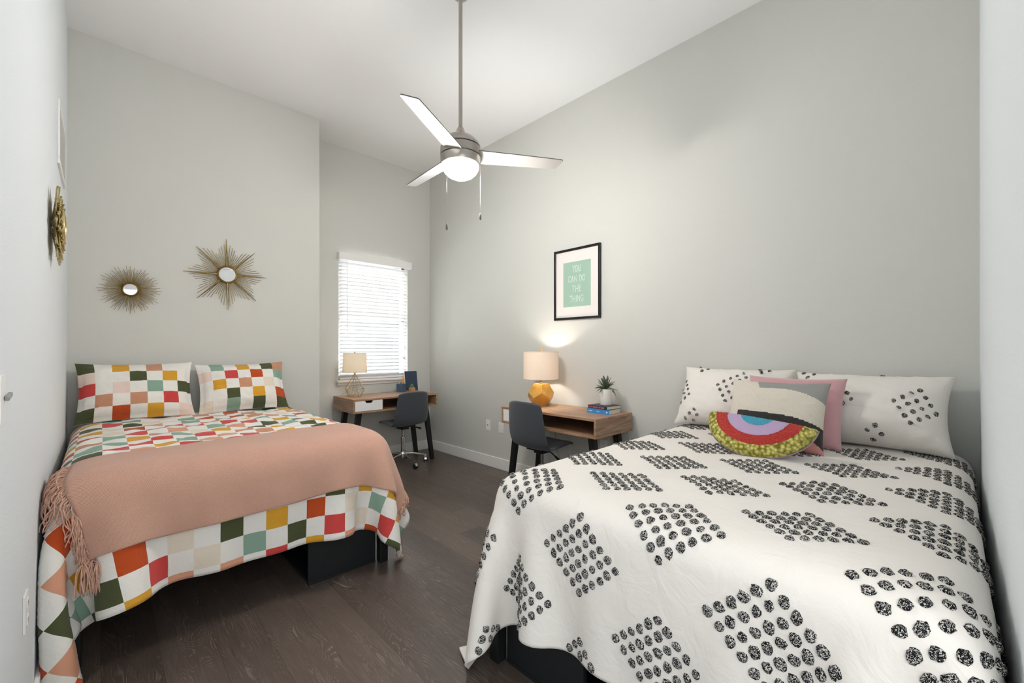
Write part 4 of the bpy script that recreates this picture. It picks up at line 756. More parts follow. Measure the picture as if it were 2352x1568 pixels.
-1,0,1,0,0,34,0,1,0,0,-1,1,-1,1,-1,1,-1,1,-1,1,0,1,-1,2,-4,2,-1,0,-1,3,-1,3,-1,-7,1,5,-3,3,0,-3,4,-2,-1,1,0,-2,3,-2,1,1,0,0,-3,1,1,-1,1,0,0,0,0,-1,1,0,-1,1,0,0,0,0,35,0,-1,0,1,0,-1,1,-1,1,0,0,0,0,-1,1,0,-1,1,-2,2,0,-4,5,
-4,2,0,0,3,0,-2,-4,0,5,-3,-3,4,0,0,2,0,-2,-1,3,0,-3,0,1,0,0,1,0,0,-1,1,-1,1,0,-1,1,0,-1,0,0,0,35,0,0,0,-1,0,1,-1,1,-1,0,1,-1,1,0,-1,0,2,-3,3,-2,-1,4,-1,0,-1,0,-1,2,-1,-2,6,-1,-2,2,-2,0,-2,1,0,0,1,1,-4,-1,1,2,0,2,-3,1,-1,
0,1,-1,1,-1,0,1,-1,0,1,0,0,0,34,0,0,0,0,1,-1,1,-1,1,-1,0,1,-1,0,1,1,-2,0,1,-2,4,-1,-3,3,-2,-1,6,-9,4,2,-3,2,-2,1,2,-2,0,-1,0,2,-1,-1,1,3,0,-2,2,-3,1,-1,1,0,-1,1,-1,1,0,-1,1,0,-1,0,0,0,35,0,0,0,0,-1,1,-1,1,-1,1,0,-1,1,0,
0,0,0,1,-1,1,-3,1,2,-4,4,1,-6,4,-1,3,-3,-2,3,-2,-1,1,5,-5,4,-3,-1,2,-1,-1,1,0,-2,3,-1,1,0,-1,1,0,0,0,-1,1,-1,0,1,0,0,0,34,0,0,0,0,1,-1,1,-1,1,0,-1,1,0,0,-1,-1,2,-3,3,-2,1,1,-1,2,-1,-3,5,0,0,-5,3,2,-3,1,1,-1,-4,8,-6,1,3,
-2,0,0,-2,3,-2,0,5,-4,-1,1,0,-1,1,-1,1,-1,1,0,-1,0,0,0,34,0,0,1,0,-1,0,0,1,-1,0,1,0,-1,0,1,1,-3,5,-2,-2,1,-3,0,1,-1,5,-5,3,-4,3,1,-2,3,0,-2,1,3,-7,4,0,-1,0,0,0,2,-5,6,-1,-4,2,1,0,-1,1,-1,1,-1,1,-1,0,1,0,0,0,35,0,0,-1,0,
0,1,-1,0,1,0,-1,0,1,0,-1,-1,3,-7,0,7,-1,0,0,0,-1,-2,2,0,2,-1,1,-2,-1,0,4,-1,-6,6,-1,2,-3,1,3,-2,-3,3,-3,-1,4,-1,0,-1,1,-1,1,-1,1,-1,1,0,-1,0,0,0,34,0,0,0,1,0,-1,1,0,-1,0,1,0,-1,1,0,-1,2,1,2,-5,1,0,0,0,2,0,-4,0,3,-2,0,0,
2,-1,-2,-1,5,-3,-1,-2,5,-1,-3,0,5,-2,0,0,-2,2,-1,1,0,0,-1,1,-1,1,-1,0,1,0,0,0,32,1,0,1,0,0,1,-1,0,1,0,0,0,0,0,0,1,-4,4,-4,4,-2,0,4,-3,0,-1,2,-2,0,0,-2,7,-4,0,0,1,-1,-1,1,0,-3,0,2,1,0,-2,4,-2,-4,3,1,0,-1,1,0,-1,1,-1,1,-1,
0,0,0,0,34,-1,1,-1,0,1,0,0,0,0,1,-1,0,1,-1,0,0,2,-2,1,-1,-1,3,-4,1,-2,5,1,-2,-2,2,1,-5,1,1,0,3,-3,1,1,2,-1,-1,1,-1,-1,2,-5,3,4,-3,0,0,0,-1,1,0,-1,1,-1,1,0,0,0,0,35,0,-1,0,0,-1,0,1,1,0,-1,1,0,0,0,0,2,-4,3,0,1,0,-5,6,-4,3,
-5,2,1,2,-2,-1,0,4,-1,-3,-3,6,-2,0,-2,4,0,-2,1,-3,4,0,-3,3,-2,0,-1,1,0,-1,0,1,-1,1,-1,0,0,0,0,31,2,1,1,-1,1,0,0,-1,0,1,0,0,0,0,0,-3,3,-2,1,-2,0,4,-6,7,-2,1,-3,4,-5,3,0,0,-1,-1,3,1,-5,2,0,2,-5,2,-1,1,1,-3,3,2,-5,4,-1,1,0,
0,0,0,-1,0,0,1,0,0,0,-1,32,-1,0,0,2,0,1,0,0,1,-1,1,0,0,0,-1,-1,2,1,-3,1,-1,2,1,-3,-3,5,-1,-1,1,-1,2,-2,-3,4,2,-1,-1,2,-2,1,2,-3,0,0,3,-2,2,-3,3,-3,1,0,-1,0,0,0,1,0,-1,0,0,0,0,1,34,0,-1,0,-1,1,-1,1,1,0,1,-1,1,-1,1,0,2,-2,
-1,0,0,3,-1,-2,1,5,-9,5,-1,1,-2,1,1,1,-2,-2,0,3,-2,1,-4,2,1,2,0,-2,2,-5,4,-2,2,0,0,0,0,0,0,-1,0,1,-1,0,0,0,0,34,0,1,0,0,-1,1,-1,1,0,-1,1,-1,1,-1,1,-2,1,-2,5,-1,-1,-1,-1,2,-5,6,-2,0,-1,3,-2,0,1,0,-1,1,1,-1,-2,6,-4,0,1,-1,
-1,0,-1,0,0,2,0,0,0,0,-1,0,0,0,0,0,1,0,-1,0,29,1,1,1,1,1,0,1,-1,0,1,0,1,0,0,-1,0,1,0,0,-1,0,-2,3,-3,4,-2,-1,-1,3,-2,2,-1,0,-2,5,-3,-2,2,1,-7,6,1,-2,0,0,1,2,-3,4,-3,1,-1,0,-1,1,0,0,0,-1,1,-2,-1,0,-2,34,-2,0,-1,0,0,2,1,0,
1,0,0,0,0,0,0,-1,-3,6,-5,2,2,1,-4,3,-2,0,0,3,-2,1,-3,1,0,2,-4,3,-1,1,-1,3,-5,1,1,-1,2,0,-3,3,-2,2,0,1,-1,0,-1,0,0,0,-1,-2,-1,-1,-1,1,35,1,-1,0,-1,0,-2,1,1,0,1,0,0,0,0,0,0,3,-7,6,-3,-3,2,4,-3,1,2,-1,-2,-1,0,1,2,-1,0,-1,2,
0,-5,6,-2,2,-3,0,3,-1,-4,4,1,-4,2,0,-1,1,0,0,-1,-2,-1,0,0,0,1,1,-1,30,2,1,1,1,-1,0,-1,1,0,0,1,0,1,0,-1,-1,-1,3,-1,2,2,-4,-4,4,-2,0,0,0,6,-6,4,-3,0,1,0,-3,3,2,-3,-1,0,1,1,-5,1,6,-2,-2,5,-3,1,0,-1,-1,0,-1,1,-1,0,1,1,0,-1,
1,21,1,3,2,1,3,2,1,0,0,1,0,1,0,0,0,0,-2,1,-3,0,-1,2,5,-3,2,-3,1,0,-3,4,-3,1,2,-3,1,1,2,-2,-2,2,2,0,-3,3,-1,-3,0,1,1,1,0,0,-1,0,-1,1,-1,1,0,-1,-1,0,1,0,25,1,0,1,3,1,1,0,1,2,0,0,1,0,0,0,-1,1,-2,0,2,-1,3,-3,-1,3,-2,1,-2,2,
-2,-1,2,1,-2,1,-1,-2,2,1,2,-4,2,0,0,0,-2,4,-1,-4,5,-1,0,-1,0,-1,-1,-1,-1,-2,-2,1,0,-1,-1,34,0,1,0,-1,-1,0,1,0,0,0,1,0,1,1,-1,-3,1,1,1,-3,3,-4,2,1,-4,4,-2,3,-4,3,1,-3,0,1,-1,1,0,3,-3,-1,2,-2,3,-2,1,1,-1,-1,2,0,1,-1,-1,-1,
-1,-1,0,-1,0,0,-3,-2,-2,-1,34,0,-1,0,0,1,0,-1,0,0,1,0,0,0,0,1,-1,0,0,1,1,-3,2,-3,1,3,-3,6,-7,3,-1,-1,2,-1,2,2,-3,-2,-1,3,-2,1,2,-2,-2,2,3,-5,2,1,0,-1,0,1,-1,1,0,0,-1,0,0,0,-2,0,-2,24,-1,0,1,2,2,1,3,1,1,0,1,1,1,1,0,2,-3,
-1,-1,0,0,-1,2,0,-3,3,-6,6,-1,1,1,0,-3,1,-1,1,2,-3,1,1,-2,0,0,5,-3,-2,4,-2,1,1,0,-2,-2,-1,-1,1,0,2,0,-1,0,1,0,0,14,4,4,4,3,2,2,0,-1,0,1,0,2,2,2,0,2,-2,-1,-1,-1,0,1,-1,-1,2,-1,1,-1,-1,0,0,0,1,0,-1,1,-1,2,-2,1,1,-1,0,0,0,
1,1,3,0,-1,0,-3,-3,-3,-3,-4,0,3,3,1,0,0,1,1,27,3,2,1,0,0,-3,-1,2,0,1,0,0,1,3,1,-1,0,-1,0,0,0,-1,1,0,-1,0,0,1,0,0,-1,0,1,0,0,0,0,-1,1,-1,0,1,0,-1,1,0,0,1,1,0,-1,-4,-3,2,0,-4,-8,-6,-1,5,2,2,1,2,33,1,-1,-2,-4,-5,2,5,1,2,-1,
0,0,-4,-2,3,2,0,1,-1,0,0,1,0,0,0,0,0,0,-1,1,0,0,-1,0,0,0,0,1,0,0,0,-1,0,1,0,0,-1,0,-2,-1,-2,-3,-3,2,6,3,0,-7,-11,-8,-2,2,3,3,31,-4,-4,-5,-1,5,5,2,1,-2,-2,4,-1,-6,-16,3,3,3,0,2,0,1,0,0,0,0,0,0,0,1,-1,0,0,0,0,0,0,0,0,0,0,
0,0,0,0,-1,-1,0,-2,-2,-3,2,5,-2,-10,2,12,9,2,-2,-9,-10,-9,-4,-1,20,-6,-2,5,8,5,1,-2,-6,-1,7,-1,-9,-19,2,-2,5,7,1,-8,0,0,0,0,0,0,0,0,0,0,0,0,0,0,0,0,0,0,0,0,0,0,0,0,0,1,-1,-2,-1,0,9,7,3,0,-5,-15,-2,11,12,7,0,-5,-8,-11,-8,
7,8,9,7,1,-2,-7,-7,5,9,-2,-13,-20,-4,12,-3,11,4,-1,-5,-9,0,0,0,0,0,1,0,0,-1,0,0,0,0,0,1,-1,0,0,0,0,0,0,3,4,1,-3,-5,0,1,4,9,7,3,0,-6,-17,-9,9,13,11,4,-2,-6,-10,21,7,4,-3,-5,-10,-1,9,7,-2,-16,-19,-7,14,1,5,7,1,0,-3,-7,-3,
0,0,0,0,2,1,-2,-1,0,0,0,0,1,0,1,-1,-1,0,0,0,1,4,3,0,-2,-5,-1,-1,0,7,9,8,0,1,-5,-16,-14,6,13,12,7,1,-4,31,-1,-5,-8,-7,5,10,5,-4,-18,-18,-6,5,13,-2,8,3,1,-1,-3,-4,-4,0,0,0,0,2,0,1,-3,0,0,0,0,1,1,0,-2,0,0,0,0,1,4,4,-1,-3,
-3,-2,0,-4,5,9,9,5,-1,2,-5,-15,-15,2,12,11,9,4,27,-6,-10,-3,8,10,4,-6,-18,-19,-3,2,8,8,-1,8,2,0,-1,-2,-3,-5,0,0,0,0,2,1,-1,-2,0,0,0,0,1,2,-2,-1,0,0,0,0,3,4,0,0,-3,-3,-1,-1,-3,-1,9,9,9,2,-3,1,-3,-14,-15,-1,11,11,10,17,-9,
1,10,8,2,-7,-19,-16,-3,0,2,7,1,8,8,0,0,-2,-1,-3,-3,-1,0,0,0,1,1,0,-1,-1,0,0,0,1,0,1,-1,-1,0,0,0,3,2,1,0,-2,-3,-1,0,-5,-3,4,10,11,6,0,0,-1,-5,-12,-13,-4,8,10,6,4,11,7,1,-9,-18,-16,-5,2,0,4,6,0,15,3,-2,-1,-2,0,-1,-4,-2,0,
0,0,1,1,0,0,-2,0,0,1,1,1,-1,-1,-1,0,0,1,3,3,0,-2,0,-3,-5,-3,1,-1,-1,7,11,10,4,-2,2,0,-7,-11,-14,-6,6,14,9,5,0,-10,-15,-16,-6,3,-2,1,7,7,8,6,-1,-1,-1,-2,0,-1,-3,-8,-1,3,4,1,0,0,0,-2,-1,1,1,1,-1,0,0,-2,-2,-1,5,4,1,-1,0,-1,
-1,-7,-4,2,-1,0,3,7,11,8,2,-2,2,0,-7,-10,-12,-9,24,4,-1,-11,-14,-16,-6,3,0,-1,4,8,8,7,2,0,-2,-2,-1,-1,-1,-1,-4,-2,0,2,0,1,0,1,-1,-1,0,1,1,0,0,-1,-2,-2,3,3,3,0,-1,0,0,-1,-4,-3,-3,-1,-2,1,7,10,9,6,1,-2,2,-1,-5,-10,-13,30,
-3,-12,-14,-14,-7,1,3,-3,1,8,8,9,4,1,-1,-1,-3,-1,-1,0,-3,-1,-3,-1,2,1,0,1,-1,0,-1,0,1,1,-1,-1,0,-1,0,1,3,2,0,1,-2,0,0,-3,-4,-2,-3,-1,0,3,7,11,9,4,0,-1,1,-1,-4,-9,29,-17,-13,-11,-8,0,4,-3,0,5,7,11,5,3,0,-1,-2,-2,-1,-1,-1,
0,-3,-3,0,1,0,0,1,1,-1,0,0,0,0,0,0,-1,-1,1,2,2,2,0,-1,0,0,-1,-2,-2,-4,-4,-1,0,0,5,10,10,7,3,-1,0,0,0,0,22,-28,-4,-9,-1,4,0,-3,1,8,9,8,5,0,-1,0,-2,-2,-1,-1,0,-2,-2,-1,-2,0,0,2,0,1,-1,0,-1,2,-1,-1,0,-1,0,1,2,1,2,0,0,0,-1,
0,-2,-2,-2,-5,-2,-1,0,2,7,11,9,5,2,0,0,0,2,13,-3,-24,-4,2,1,-4,0,5,7,11,6,2,0,0,-1,-2,-1,-2,0,-1,-1,-2,-2,-1,-2,2,0,1,0,0,-1,1,0,0,0,-1,0,0,1,2,2,0,0,0,1,-2,-1,-1,-1,0,-6,-2,-3,0,0,4,9,10,8,5,0,1,1,0,310,35,35,34,35,35,
34,35,35,34,35,35,35,26,15,1,1,1,-3,3,-2,-2,5,-4,2,-1,0,-1,2,0,-2,2,-1,-1,1,1,1,-1,-1,3,-4,0,3,0,0,-3,2,-2,3,-2,2,-4,-11,-25,-35,-34,-35,-35,-34,-37,-34,-35,-34,-35,-33,-2,0,-1,-1,-1,0,0,-1,0,1,-1,0,-3,0,2,1,7,-3,5,-2,
-1,3,-8,7,-4,1,1,3,-4,1,2,-2,0,2,0,-2,-1,1,1,-3,3,1,-4,0,-1,5,-4,3,-1,0,-6,0,-2,1,2,-1,1,0,-1,3,-1,1,1,0,-2,-4,-1,-2,0,2,-2,1,1,-1,-1,2,-2,0,3,1,4,-1,2,-5,2,3,-3,4,0,-2,0,-1,-3,2,1,-1,0,2,0,-3,-2,4,-1,0,3,1,-2,-2,2,0,-2,
1,1,-3,3,-2,0,-4,-3,1,1,-1,1,0,0,1,-1,-1,2,1,-5,-2,1,2,-2,1,1,-1,0,2,-2,1,2,0,2,-1,0,1,4,-4,-3,5,-2,-4,6,0,-2,4,-2,-1,0,-2,0,1,2,5,-7,-1,2,0,-3,1,4,-4,1,1,1,-4,3,-2,1,-1,0,-1,-2,0,1,-1,1,-2,0,1,-1,-1,2,-7,1,2,0,0,1,-1,0,
2,-2,1,1,1,1,-1,2,0,-2,-3,5,1,-2,0,1,-3,4,-2,-2,2,0,1,2,-2,-3,1,-3,2,2,1,-4,4,-2,1,3,-2,-2,1,3,-3,0,0,0,0,-1,0,-1,-1,0,-1,1,-1,0,0,-1,-1,-5,2,-1,0,1,0,0,1,-1,1,0,0,0,1,1,-1,-1,2,2,-3,0,-1,3,-4,3,-2,3,-3,3,-3,1,0,1,-1,1,
3,0,-2,-1,2,-3,1,-1,-1,2,1,0,-1,0,3,-3,0,-1,0,-1,0,0,0,0,0,0,-1,0,0,-1,-3,0,1,0,0,0,0,0,0,1,0,0,1,-1,1,1,1,-1,-2,0,2,1,-4,6,-4,0,-1,5,-8,4,0,1,-3,4,-1,-5,2,3,-2,-4,7,-3,0,0,3,-1,-3,-1,0,-1,4,0,-1,0,0,0,0,-1,0,0,0,0,0,0,
-1,-2,0,0,0,0,0,1,0,0,0,0,0,0,1,0,0,-2,0,4,-1,-2,2,0,-4,4,-1,0,-2,7,-3,0,-2,0,-1,0,3,-2,-1,1,3,-5,4,2,-3,-5,3,4,-2,4,-4,-2,0,1,0,-1,0,0,0,0,0,-1,0,0,0,1,-1,0,0,0,0,0,0,0,0,0,1,0,0,0,-1,1,3,-3,0,-1,4,-5,0,3,-1,-1,1,1,-2,
-1,2,-2,1,6,-5,0,1,1,-2,0,1,-1,-4,5,3,-5,-2,2,0,2,0,-1,0,-1,1,-1,0,0,0,0,0,0,0,0,-1,-1,0,0,0,0,0,0,0,1,-1,0,0,0,1,0,0,-1,2,-2,1,-2,2,1,2,-4,3,-1,-3,0,1,-1,6,-2,-8,6,-1,1,1,-2,2,-2,0,2,-3,0,5,-3,1,-3,1,0,1,-1,1,-1,0,0,1,
-1,0,1,0,-1,0,1,-1,0,0,0,1,0,-1,1,-1,1,0,0,0,-1,1,-1,-2,5,-4,3,-2,1,0,-2,3,-4,1,3,-1,4,0,-10,8,-1,1,-1,-1,-2,4,-4,1,1,-1,2,0,0,2,-2,0,-1,0,0,0,-1,1,0,0,-1,1,-1,0,0,1,0,-1,0,0,0,0,-1,0,1,0,0,0,0,0,0,0,0,1,2,-4,3,-2,1,-2,
2,-1,1,-1,2,-2,1,-2,-4,8,-4,1,-2,3,-2,1,-1,2,-1,3,-1,-1,-2,-3,2,4,-3,1,1,-1,0,0,-1,1,-1,1,0,0,0,-1,0,0,0,-1,0,1,0,0,0,-1,0,1,0,-1,1,0,0,0,0,-1,-3,3,0,0,4,-4,-1,1,2,-2,1,0,1,-1,0,0,2,-3,-2,4,-1,-1,2,1,-4,0,0,2,1,-3,-2,6,
-3,0,1,0,0,0,0,0,-1,0,1,-1,1,0,0,0,0,0,-1,0,1,0,0,0,-1,0,1,-1,1,0,0,0,1,1,0,-1,-1,-2,3,0,-2,1,2,-4,3,-3,4,-4,2,-2,1,1,1,-3,3,1,-3,0,1,3,-2,-1,1,0,-1,1,-1,0,0,0,0,-1,1,0,0,0,0,0,0,0,0,0,0,0,0,0,0,0,0,0,0,0,0,0,0,0,0,-1,4,
-5,0,3,-2,0,4,-3,1,-3,3,-3,7,-7,3,1,-2,-1,2,-4,4,0,-5,4,3,-3,-1,1,0,1,0,-2,2,0,-1,0,0,0,0,0,0,0,-1,1,0,0,0,0,0,0,0,0,0,0,0,0,0,0,0,0,0,0,0,0,2,-3,1,2,-1,0,1,-3,2,-1,0,2,-2,-6,7,0,-2,2,1,0,-1,-1,-1,2,-1,0,0,1,-2,2,-1,2,
-1,0,-1,0,0,0,0,0,0,0,0,0,0,0,-1,0,0,0,0,0,0,-1,1,0,0,0,0,0,0,0,0,0,0,-2,1,3,-4,0,3,-3,2,0,-2,5,-7,5,-2,1,2,0,-1,2,-5,2,0,-1,2,-1,-3,5,-4,2,0,-1,-1,1,-1,1,1,0,0,0,0,0,0,0,0,0,0,0,0,0,0,0,0,0,0,0,0,0,0,0,0,0,0,0,0,0,1,1,
-6,4,-1,-1,3,-1,1,-2,-1,4,-2,2,-1,-2,-5,6,-3,6,-2,1,-2,1,-1,1,-2,-1,1,0,3,-2,2,-4,2,0,-1,1,0,0,0,0,0,0,0,0,0,0,0,0,0,0,0,1,-1,0,0,0,0,0,1,-1,0,0,0,-1,-2,6,-2,2,-3,-1,0,2,2,-2,2,-3,1,-1,-1,4,-3,0,-3,3,-1,4,-4,1,2,-3,6,-3,
-1,-2,2,-1,3,-2,-1,1,-1,0,0,0,0,0,0,0,0,0,0,0,0,0,0,0,0,0,0,0,0,0,0,-1,1,1,-1,0,2,-2,0,0,-2,3,-1,0,-2,2,0,-1,1,-2,1,3,-1,-4,3,0,-1,0,-2,1,2,0,2,-6,3,-1,1,0,-1,1,0,1,0,0,0,0,0,0,0,0,0,0,1,-1,1,0,0,0,0,0,0,0,0,0,0,0,0,0,
-1,1,0,-2,2,0,2,-4,1,1,1,-1,1,-2,-2,4,0,1,-8,6,2,0,-1,1,-2,1,-1,0,-2,0,4,-4,4,-1,-1,-1,0,1,0,0,0,0,0,0,0,0,0,0,0,0,1,-1,0,0,0,0,0,0,0,0,0,0,0,0,0,0,0,0,-1,1,1,-4,6,-2,0,-1,-2,0,3,0,-3,2,-2,6,-4,0,-1,1,0,1,0,0,-1,1,-1,-2,
4,-4,1,2,2,-2,0,-1,0,0,0,1,-1,0,0,1,-1,0,0,0,0,0,0,0,0,0,0,0,0,1,0,-1,0,0,0,0,1,1,-2,-2,4,-3,2,0,-2,2,-2,0,2,1,-4,3,-2,0,3,-2,0,-3,6,-5,4,-1,-3,6,-5,2,-1,2,-4,-1,3,-1,1,0,0,0,0,0,0,0,0,0,0,0,0,0,0,0,0,0,0,0,0,0,0,0,0,1,
-1,0,0,-1,2,-2,2,-3,1,2,-1,1,-1,1,-3,4,-2,3,-4,2,-1,-1,2,0,1,-6,6,-7,4,2,-5,8,-4,1,-2,1,0,1,0,-1,0,0,0,0,0,1,-1,0,0,0,0,0,0,0,0,0,0,0,0,0,0,0,0,0,0,0,0,0,0,-3,6,-5,2,3,-6,2,1,0,-1,2,-3,3,-2,0,2,0,-2,0,-1,1,0,-1,3,-1,2,1,
-7,3,-1,3,-2,1,1,-1,0,0,0,0,0,0,0,1,-1,1,-1,0,0,0,0,0,0,0,0,0,0,0,0,0,1,-1,0,0,0,0,1,-3,4,-1,0,0,-1,-2,2,2,0,-2,-1,0,2,-2,1,1,-2,0,1,3,-2,2,-2,-4,-1,6,-2,1,-1,3,-3,-1,1,0,0,0,1,-1,1,-1,0,0,0,1,-1,0,0,0,0,1,0,-1,0,1,-1,0,
0,0,0,0,1,-1,0,0,1,-3,3,-4,4,0,0,0,-2,0,0,1,-2,0,1,2,-5,6,3,-6,0,1,-3,2,1,3,-2,-2,4,-3,1,-1,0,0,0,0,0,0,0,0,0,0,0,0,0,1,0,0,0,0,0,0,0,0,0,0,0,0,0,0,0,0,0,0,0,0,1,-1,2,-3,0,1,0,-1,4,-2,-2,5,-1,-1,-5,5,-4,-2,7,-3,0,3,-3,3,
-4,-1,3,-1,-1,1,3,-6,3,0,0,1,-1,0,0,0,0,1,-1,0,0,0,0,0,0,0,0,0,0,0,0,0,0,0,0,0,-1,1,0,1,-1,3,-1,-3,3,-3,3,-2,1,-5,3,3,-4,2,-2,3,1,-1,0,-4,6,-3,-2,0,3,-2,0,1,-1,-1,-1,1,5,-3,0,0,0,0,0,0,0,0,0,0,0,0,0,0,1,0,-1,0,0,0,0,1,
-1,0,0,0,0,0,0,-1,-2,1,-1,-2,4,-1,3,-5,4,-3,6,-1,-5,3,-2,5,-3,2,-2,-1,4,-6,3,0,2,-5,4,0,1,-5,4,1,-2,-1,0,1,0,0,0,0,0,0,0,0,0,0,0,0,0,0,0,0,0,0,1,-1,0,0,0,0,0,0,0,0,1,0,0,0,1,-2,-1,-1,5,-4,3,-1,-3,3,-1,1,-5,2,-2,4,4,-5,1,
2,0,-3,1,-3,1,-1,5,0,-4,3,-4,3,0,0,0,0,1,-1,1,-1,0,0,0,0,0,0,0,0,0,0,0,0,0,0,0,0,0,0,0,1,-1,0,2,1,-3,0,1,0,1,-3,-2,6,-5,2,0,0,0,4,-3,1,-2,-5,5,0,-1,2,0,-1,2,0,0,-3,-1,1,0,3,-2,0,0,0,0,0,0,0,0,0,0,0,0,0,0,0,0,0,0,1,-1,0,
0,0,0,0,0,0,0,0,0,0,1,-2,4,-4,0,-1,2,3,-5,1,0,1,0,1,-4,4,1,-4,3,-2,2,-1,-3,3,2,0,-2,0,1,-1,2,2,-4,1,-1,0,0,0,0,0,0,0,0,0,0,0,0,0,0,0,0,0,0,0,0,0,0,0,0,0,0,0,0,0,0,-2,2,-4,6,-1,2,-4,3,-2,0,3,-3,-1,-1,4,-2,-4,7,-2,1,-2,-1,
3,-2,-3,1,3,-1,2,0,-1,-6,5,-1,1,1,-1,0,0,0,0,1,-1,0,0,0,0,0,1,0,0,-1,0,0,0,0,0,0,0,0,0,0,0,0,-1,1,1,1,-4,3,-3,4,-2,-2,2,-4,4,4,-2,-3,1,1,-3,0,2,-2,2,1,0,3,-3,1,-3,0,1,0,0,-1,1,0,-1,1,0,0,0,0,-1,1,0,0,0,0,0,0,0,0,1,-1,0,
0,0,0,0,0,0,0,0,0,0,-1,-1,3,-4,4,0,0,-4,3,1,0,2,-4,-2,1,2,0,0,1,1,-4,4,-2,-4,2,-2,5,-3,1,0,1,-2,2,3,-2,-1,0,0,0,0,0,-1,1,0,0,0,0,0,0,0,-1,1,0,0,0,0,0,0,0,0,0,0,0,0,0,2,-1,-2,3,-4,-2,4,2,-3,4,-4,2,1,-1,1,0,-1,-2,1,1,0,-2,
1,4,-2,-1,-3,3,0,0,-3,3,0,-1,0,0,0,0,0,-1,1,0,0,0,0,0,0,0,0,0,1,-1,0,0,0,1,-1,0,0,0,0,0,0,0,0,0,-1,1,0,2,1,-2,0,-1,-1,1,-1,0,1,0,-5,6,1,-1,-2,0,3,-2,-2,1,3,-2,1,0,-2,2,-4,2,1,0,0,0,0,0,1,-1,1,-1,0,0,0,0,0,0,1,0,0,-1,0,0,
0,0,1,0,-1,0,0,-1,1,0,1,-2,0,0,1,-1,0,0,1,-1,1,0,1,-1,0,3,-4,2,-4,4,0,-3,2,1,-1,-3,2,0,1,0,-3,4,-1,-1,0,1,0,0,0,0,1,-1,1,-1,1,0,-1,0,1,0,0,0,1,0,-1,0,0,0,-1,1,0,0,0,0,0,-3,5,-1,0,-1,-1,2,-1,1,0,-2,2,-4,3,-1,3,-1,-2,4,-5,
2,0,-1,-1,2,0,0,-3,3,0,2,-1,-1,-1,1,0,0,0,0,0,0,0,0,0,0,0,1,0,-1,-1,0,0,0,0,1,-1,1,-1,1,0,0,0,0,0,0,3,-3,0,0,1,-1,-3,1,2,2,-3,2,2,-1,-2,0,-1,-1,2,-1,3,0,1,-2,-2,3,1,-3,-2,3,-2,2,-1,-2,2,0,0,0,0,0,-1,1,0,0,0,0,0,0,0,0,0,
0,0,0,0,0,0,0,0,0,0,0,0,0,0,-1,1,1,-2,0,4,-1,0,-4,-1,5,-4,2,-3,5,-4,1,2,-2,3,-3,-1,2,1,-1,-1,0,3,-2,-1,3,-2,3,1,-3,-1,0,0,0,0,0,0,0,0,0,0,0,0,0,-1,0,0,0,1,0,0,-1,1,-1,0,0,0,1,0,-1,0,1,-3,3,1,-6,6,-2,2,0,-2,1,-1,3,-5,2,2,
0,0,0,-5,2,-1,2,1,2,-2,1,0,1,-2,-1,1,-1,0,1,0,0,0,-1,1,-1,1,0,0,1,0,0,0,-1,0,0,0,0,0,0,1,-1,1,-1,1,0,0,0,1,0,-1,3,-1,-3,4,-3,3,-3,-1,3,-2,0,-2,3,1,-2,-2,0,0,5,-2,1,-3,3,-5,3,-3,2,-1,1,3,-4,2,1,-1,0,-1,1,0,0,1,-1,1,0,-1,
0,0,1,0,0,0,-1,-1,1,0,0,0,0,0,-1,1,0,1,0,-1,0,0,-2,3,-1,-1,-1,3,1,-1,0,-1,-1,2,-1,1,1,1,-1,-2,5,-8,7,-3,0,1,1,-1,0,1,-2,0,0,0,0,0,0,-1,1,0,0,0,0,0,0,-1,0,0,4,-2,-1,0,0,-2,0,0,0,-1,1,0,0,0,1,0,1,0,0,2,-3,3,-2,0,-1,-2,1,1,
1,4,-4,-2,0,-1,3,-2,4,-7,7,-6,4,0,-2,1,0,1,-2,-2,4,-1,0,0,-1,0,0,0,0,0,0,-1,0,0,1,0,-1,2,0,0,-1,-2,-2,0,0,0,1,0,0,0,1,0,0,2,-1,-3,2,-1,0,2,4,-6,2,-1,1,3,-4,0,1,2,0,-5,7,-7,4,-1,0,-3,3,1,-3,2,-1,0,4,-4,4,-3,0,-1,0,0,-1,0,
-1,0,1,0,-1,0,0,1,-3,0,0,0,-1,-1,1,-1,0,1,0,0,0,2,1,1,-1,1,1,-1,1,1,-1,-5,5,2,-2,0,-3,2,0,1,-2,1,2,-7,6,-1,2,-1,1,-1,0,1,-2,-1,2,-4,3,-3,3,-1,-1,-1,0,0,-1,1,0,-1,0,2,0,0,0,-7,0,-1,0,2,2,-2,1,0,-1,1,0,1,1,2,0,2,-3,3,2,-1,
-2,-1,1,1,-5,5,0,-2,0,0,3,-5,3,1,1,-1,2,-6,3,-2,1,-1,3,-3,3,-2,1,-1,4,-3,-1,-1,-1,-1,0,0,-1,1,0,0,1,1,0,0,-11,0,1,0,0,1,1,-1,1,0,0,0,0,2,3,3,-5,5,1,-5,0,-1,2,1,-1,4,-5,-2,3,3,0,-3,5,-3,-2,0,-1,-1,5,-2,1,-1,1,-3,5,-5,2,1,
1,-8,7,-2,-3,-1,1,0,0,1,-1,1,0,0,0,1,0,-11,0,0,0,0,0,0,0,-1,0,0,0,0,1,5,5,-3,-1,-3,2,2,0,0,-1,1,-2,2,1,-1,-3,1,0,-1,1,0,2,0,-1,-1,1,0,0,-1,2,-2,2,0,0,-2,5,-1,-5,-5,0,3,2,0,-1,1,0,0,-1,1,0,0,-11,0,-1,1,0,0,-1,0,0,0,-1,0,
